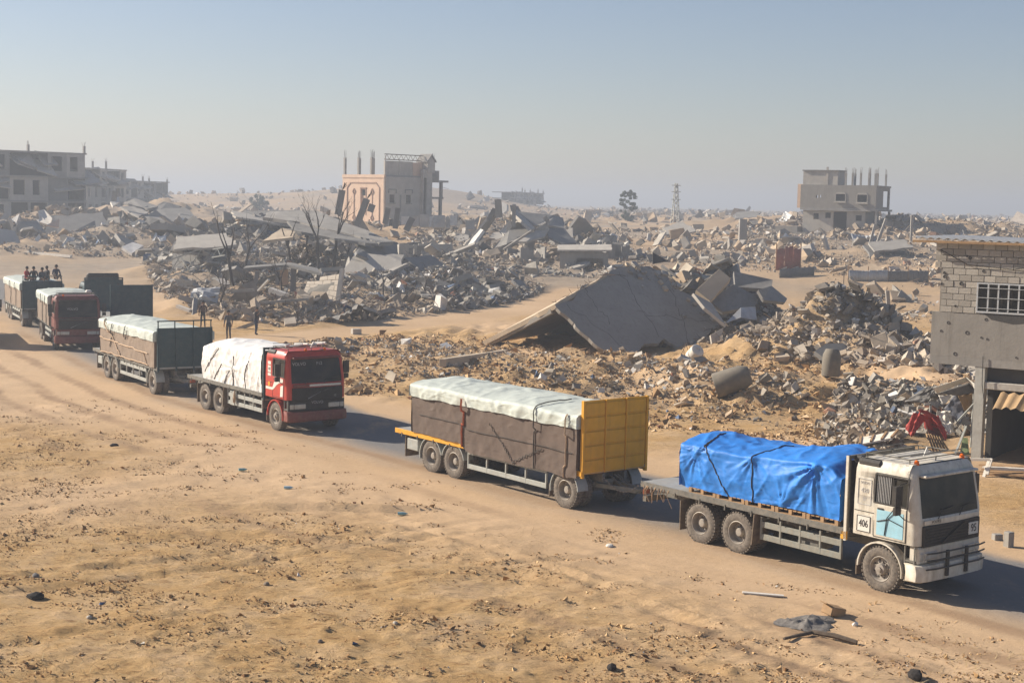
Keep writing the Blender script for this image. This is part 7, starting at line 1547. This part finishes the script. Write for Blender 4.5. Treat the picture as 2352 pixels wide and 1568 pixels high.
lump(2102, 1552, .34, 'black burnt lump at the bottom right', M_SOOT, 5, 'burnt_lump', 'debris', .8); lump(908, 1440, .11, 'pale stone in the lower middle of the ground', M_CONCL, 6); lump(735, 1475, .12, 'small stone in the lower middle', M_STONE, 7); lump(1405, 1535, .22, 'dark clod at the bottom centre', M_SOOT, 8); lump(205, 1422, .12, 'pale stone at lower left', M_CONCL, 9); lump(262, 1028, .3, 'small dark debris on the sandy left verge', M_SOOT, 10, 'burnt_lump', 'debris', .4)
lump(1400, 1255, .26, 'pale crumpled debris beside the road shoulder', M_WCLOTH, 11, 'crumpled_sheet', 'debris', .35)
def bottle(x, y, col, lab, rz, L=.24, seed=0):
    p = gp(x, y); m = mat('plastic_%d' % seed, col, .35, .1, 6, 0, dust=.1); o = MB().lathe([(0, 0), (.036, 0), (.038, .02), (.038, L*.62), (.028, L*.8), (.014, L*.9), (.014, L), (0, L)], 14, 0, Matrix.Rotation(math.pi/2, 4, 'Y') @ Matrix.Translation((-.04, 0, -L/2)), 'z').build('bottle', m, None, 40); o.location = (p.x, p.y, gz(p.x, p.y)); o.rotation_euler = (0, 0, rz); tag(o, lab, 'bottle'); o.scale = (1.15, 1.15, 1.15)
bottle(558, 1083, (.22, .45, .47), 'turquoise plastic bottle on the sand left of the yellow trailer', .3, seed=1); bottle(663, 1130, (.40, .62, .72), 'pale blue plastic bottle below the yellow trailer', .1, seed=2); bottle(925, 1180, (.20, .42, .48), 'small turquoise bottle nearest the road shoulder', .0, seed=3)
def burnt_cloth():
    p = gp(1850, 1432); G = []; R_ = .62
    A_, I_ = np.meshgrid(2*np.pi*np.arange(40)/40, np.arange(10)/9); rr = I_*(.48+.22*fbm(np.cos(A_)*1.6+3, np.sin(A_)*1.6+3, 0, 87, 3)); X_, Y_ = p.x+rr*np.cos(A_)*1.25+rr*np.sin(A_)*.3, p.y+rr*np.sin(A_)*1.35
    Z_ = land(X_, Y_)+.01+.30*np.abs(fbm(X_*3.2, Y_*3.2, 0, 88, 3))*(1-I_**2)+.03*(1-I_); G = np.stack([X_, Y_, Z_], -1).tolist()
    o = MB().grid(G, wrap=True).build('grey_cloth', mat('ash_cloth', (.16, .145, .13), .95, .45, 9, .5, 14), None, 60); tag(o, 'crumpled ash grey cloth on the ground near bottom right', 'cloth')
    a, b, c = gp(1800, 1473), gp(1865, 1457), gp(1968, 1478)
    for q in (a, b, c): q.z = gz(q.x, q.y)+.06
    o = MB().tube([a, b], [.03, .045], 7).tube([b, (b+c)/2+Vector((0, 0, .03)), c], [.05, .06, .05], 7).build('branch', M_BARK, None, 50); tag(o, 'forked dry branch lying below the grey cloth', 'branch')
burnt_cloth()
def small_boxes():
    p = gp(1912, 1412); o = MB().box(-.22, .22, -.16, .16, 0, .20).build('broken_carton', M_WOOD, None, 0, .02); o.location = (p.x, p.y, gz(p.x, p.y)); o.rotation_euler = (.1, .25, .6); tag(o, 'broken brown carton beside the road shoulder', 'carton'); MB().bar((-.4, .0, .25), (.55, .1, .03), .18, .02).build('flap', M_WOOD, o)
    p = gp(2316, 1256); o = MB().box(-.10, .10, -.1, .1, 0, .42).build('concrete_block', M_CONC, None, 0, .015); o.location = (p.x, p.y, gz(p.x, p.y)-.02); o.rotation_euler = (0, 0, .5); tag(o, 'upright concrete block right of the white truck', 'block')
    p = gp(2290, 1240); o = MB().box(-.12, .12, -.1, .1, 0, .18).build('concrete_block', M_CONC, None, 0, .015); o.location = (p.x, p.y, gz(p.x, p.y)-.02); o.rotation_euler = (0, 0, .2); tag(o, 'small concrete lump beside the upright block', 'block')
    p = gp(818, 768); o = MB().box(-.3, .3, -.2, .2, 0, .35).build('concrete_block', M_CONCL, None, 0, .02); o.location = (p.x, p.y, gz(p.x, p.y)); o.rotation_euler = (0, 0, .5); tag(o, 'pale block lying on the dirt track', 'block')
    a, b = gp(1705, 1365), gp(1800, 1368); a.z, b.z = gz(a.x, a.y)+.03, gz(b.x, b.y)+.03; o = MB().bar(a, b, .12, .03).build('plank', M_WCLOTH); tag(o, 'thin pale plank on the sand before the white truck', 'plank')
    a, b = gp(1015, 873), gp(1160, 832); a.z, b.z = gz(a.x, a.y)+.25, gz(b.x, b.y)+.3; o = MB().bar(a, b, .35, .4).build('fallen_beam', M_SLABL, None, 0, .02); tag(o, 'long tan beam lying left of the big slab mouth', 'beam')
small_boxes()
# ------------------------------------------------------------ stand each empty at the base of its thing
for e in [o for o in scene.objects if o.type == 'EMPTY' and o.parent is None and o.location.length < 1e-6 and o.children]:
    P = [ch.matrix_basis @ v.co for ch in e.children if ch.type == 'MESH' for v in ch.data.vertices]
    b = Vector((sum(p.x for p in P)/len(P), sum(p.y for p in P)/len(P), min(p.z for p in P))); e.location = b
    for ch in e.children: ch.location -= b
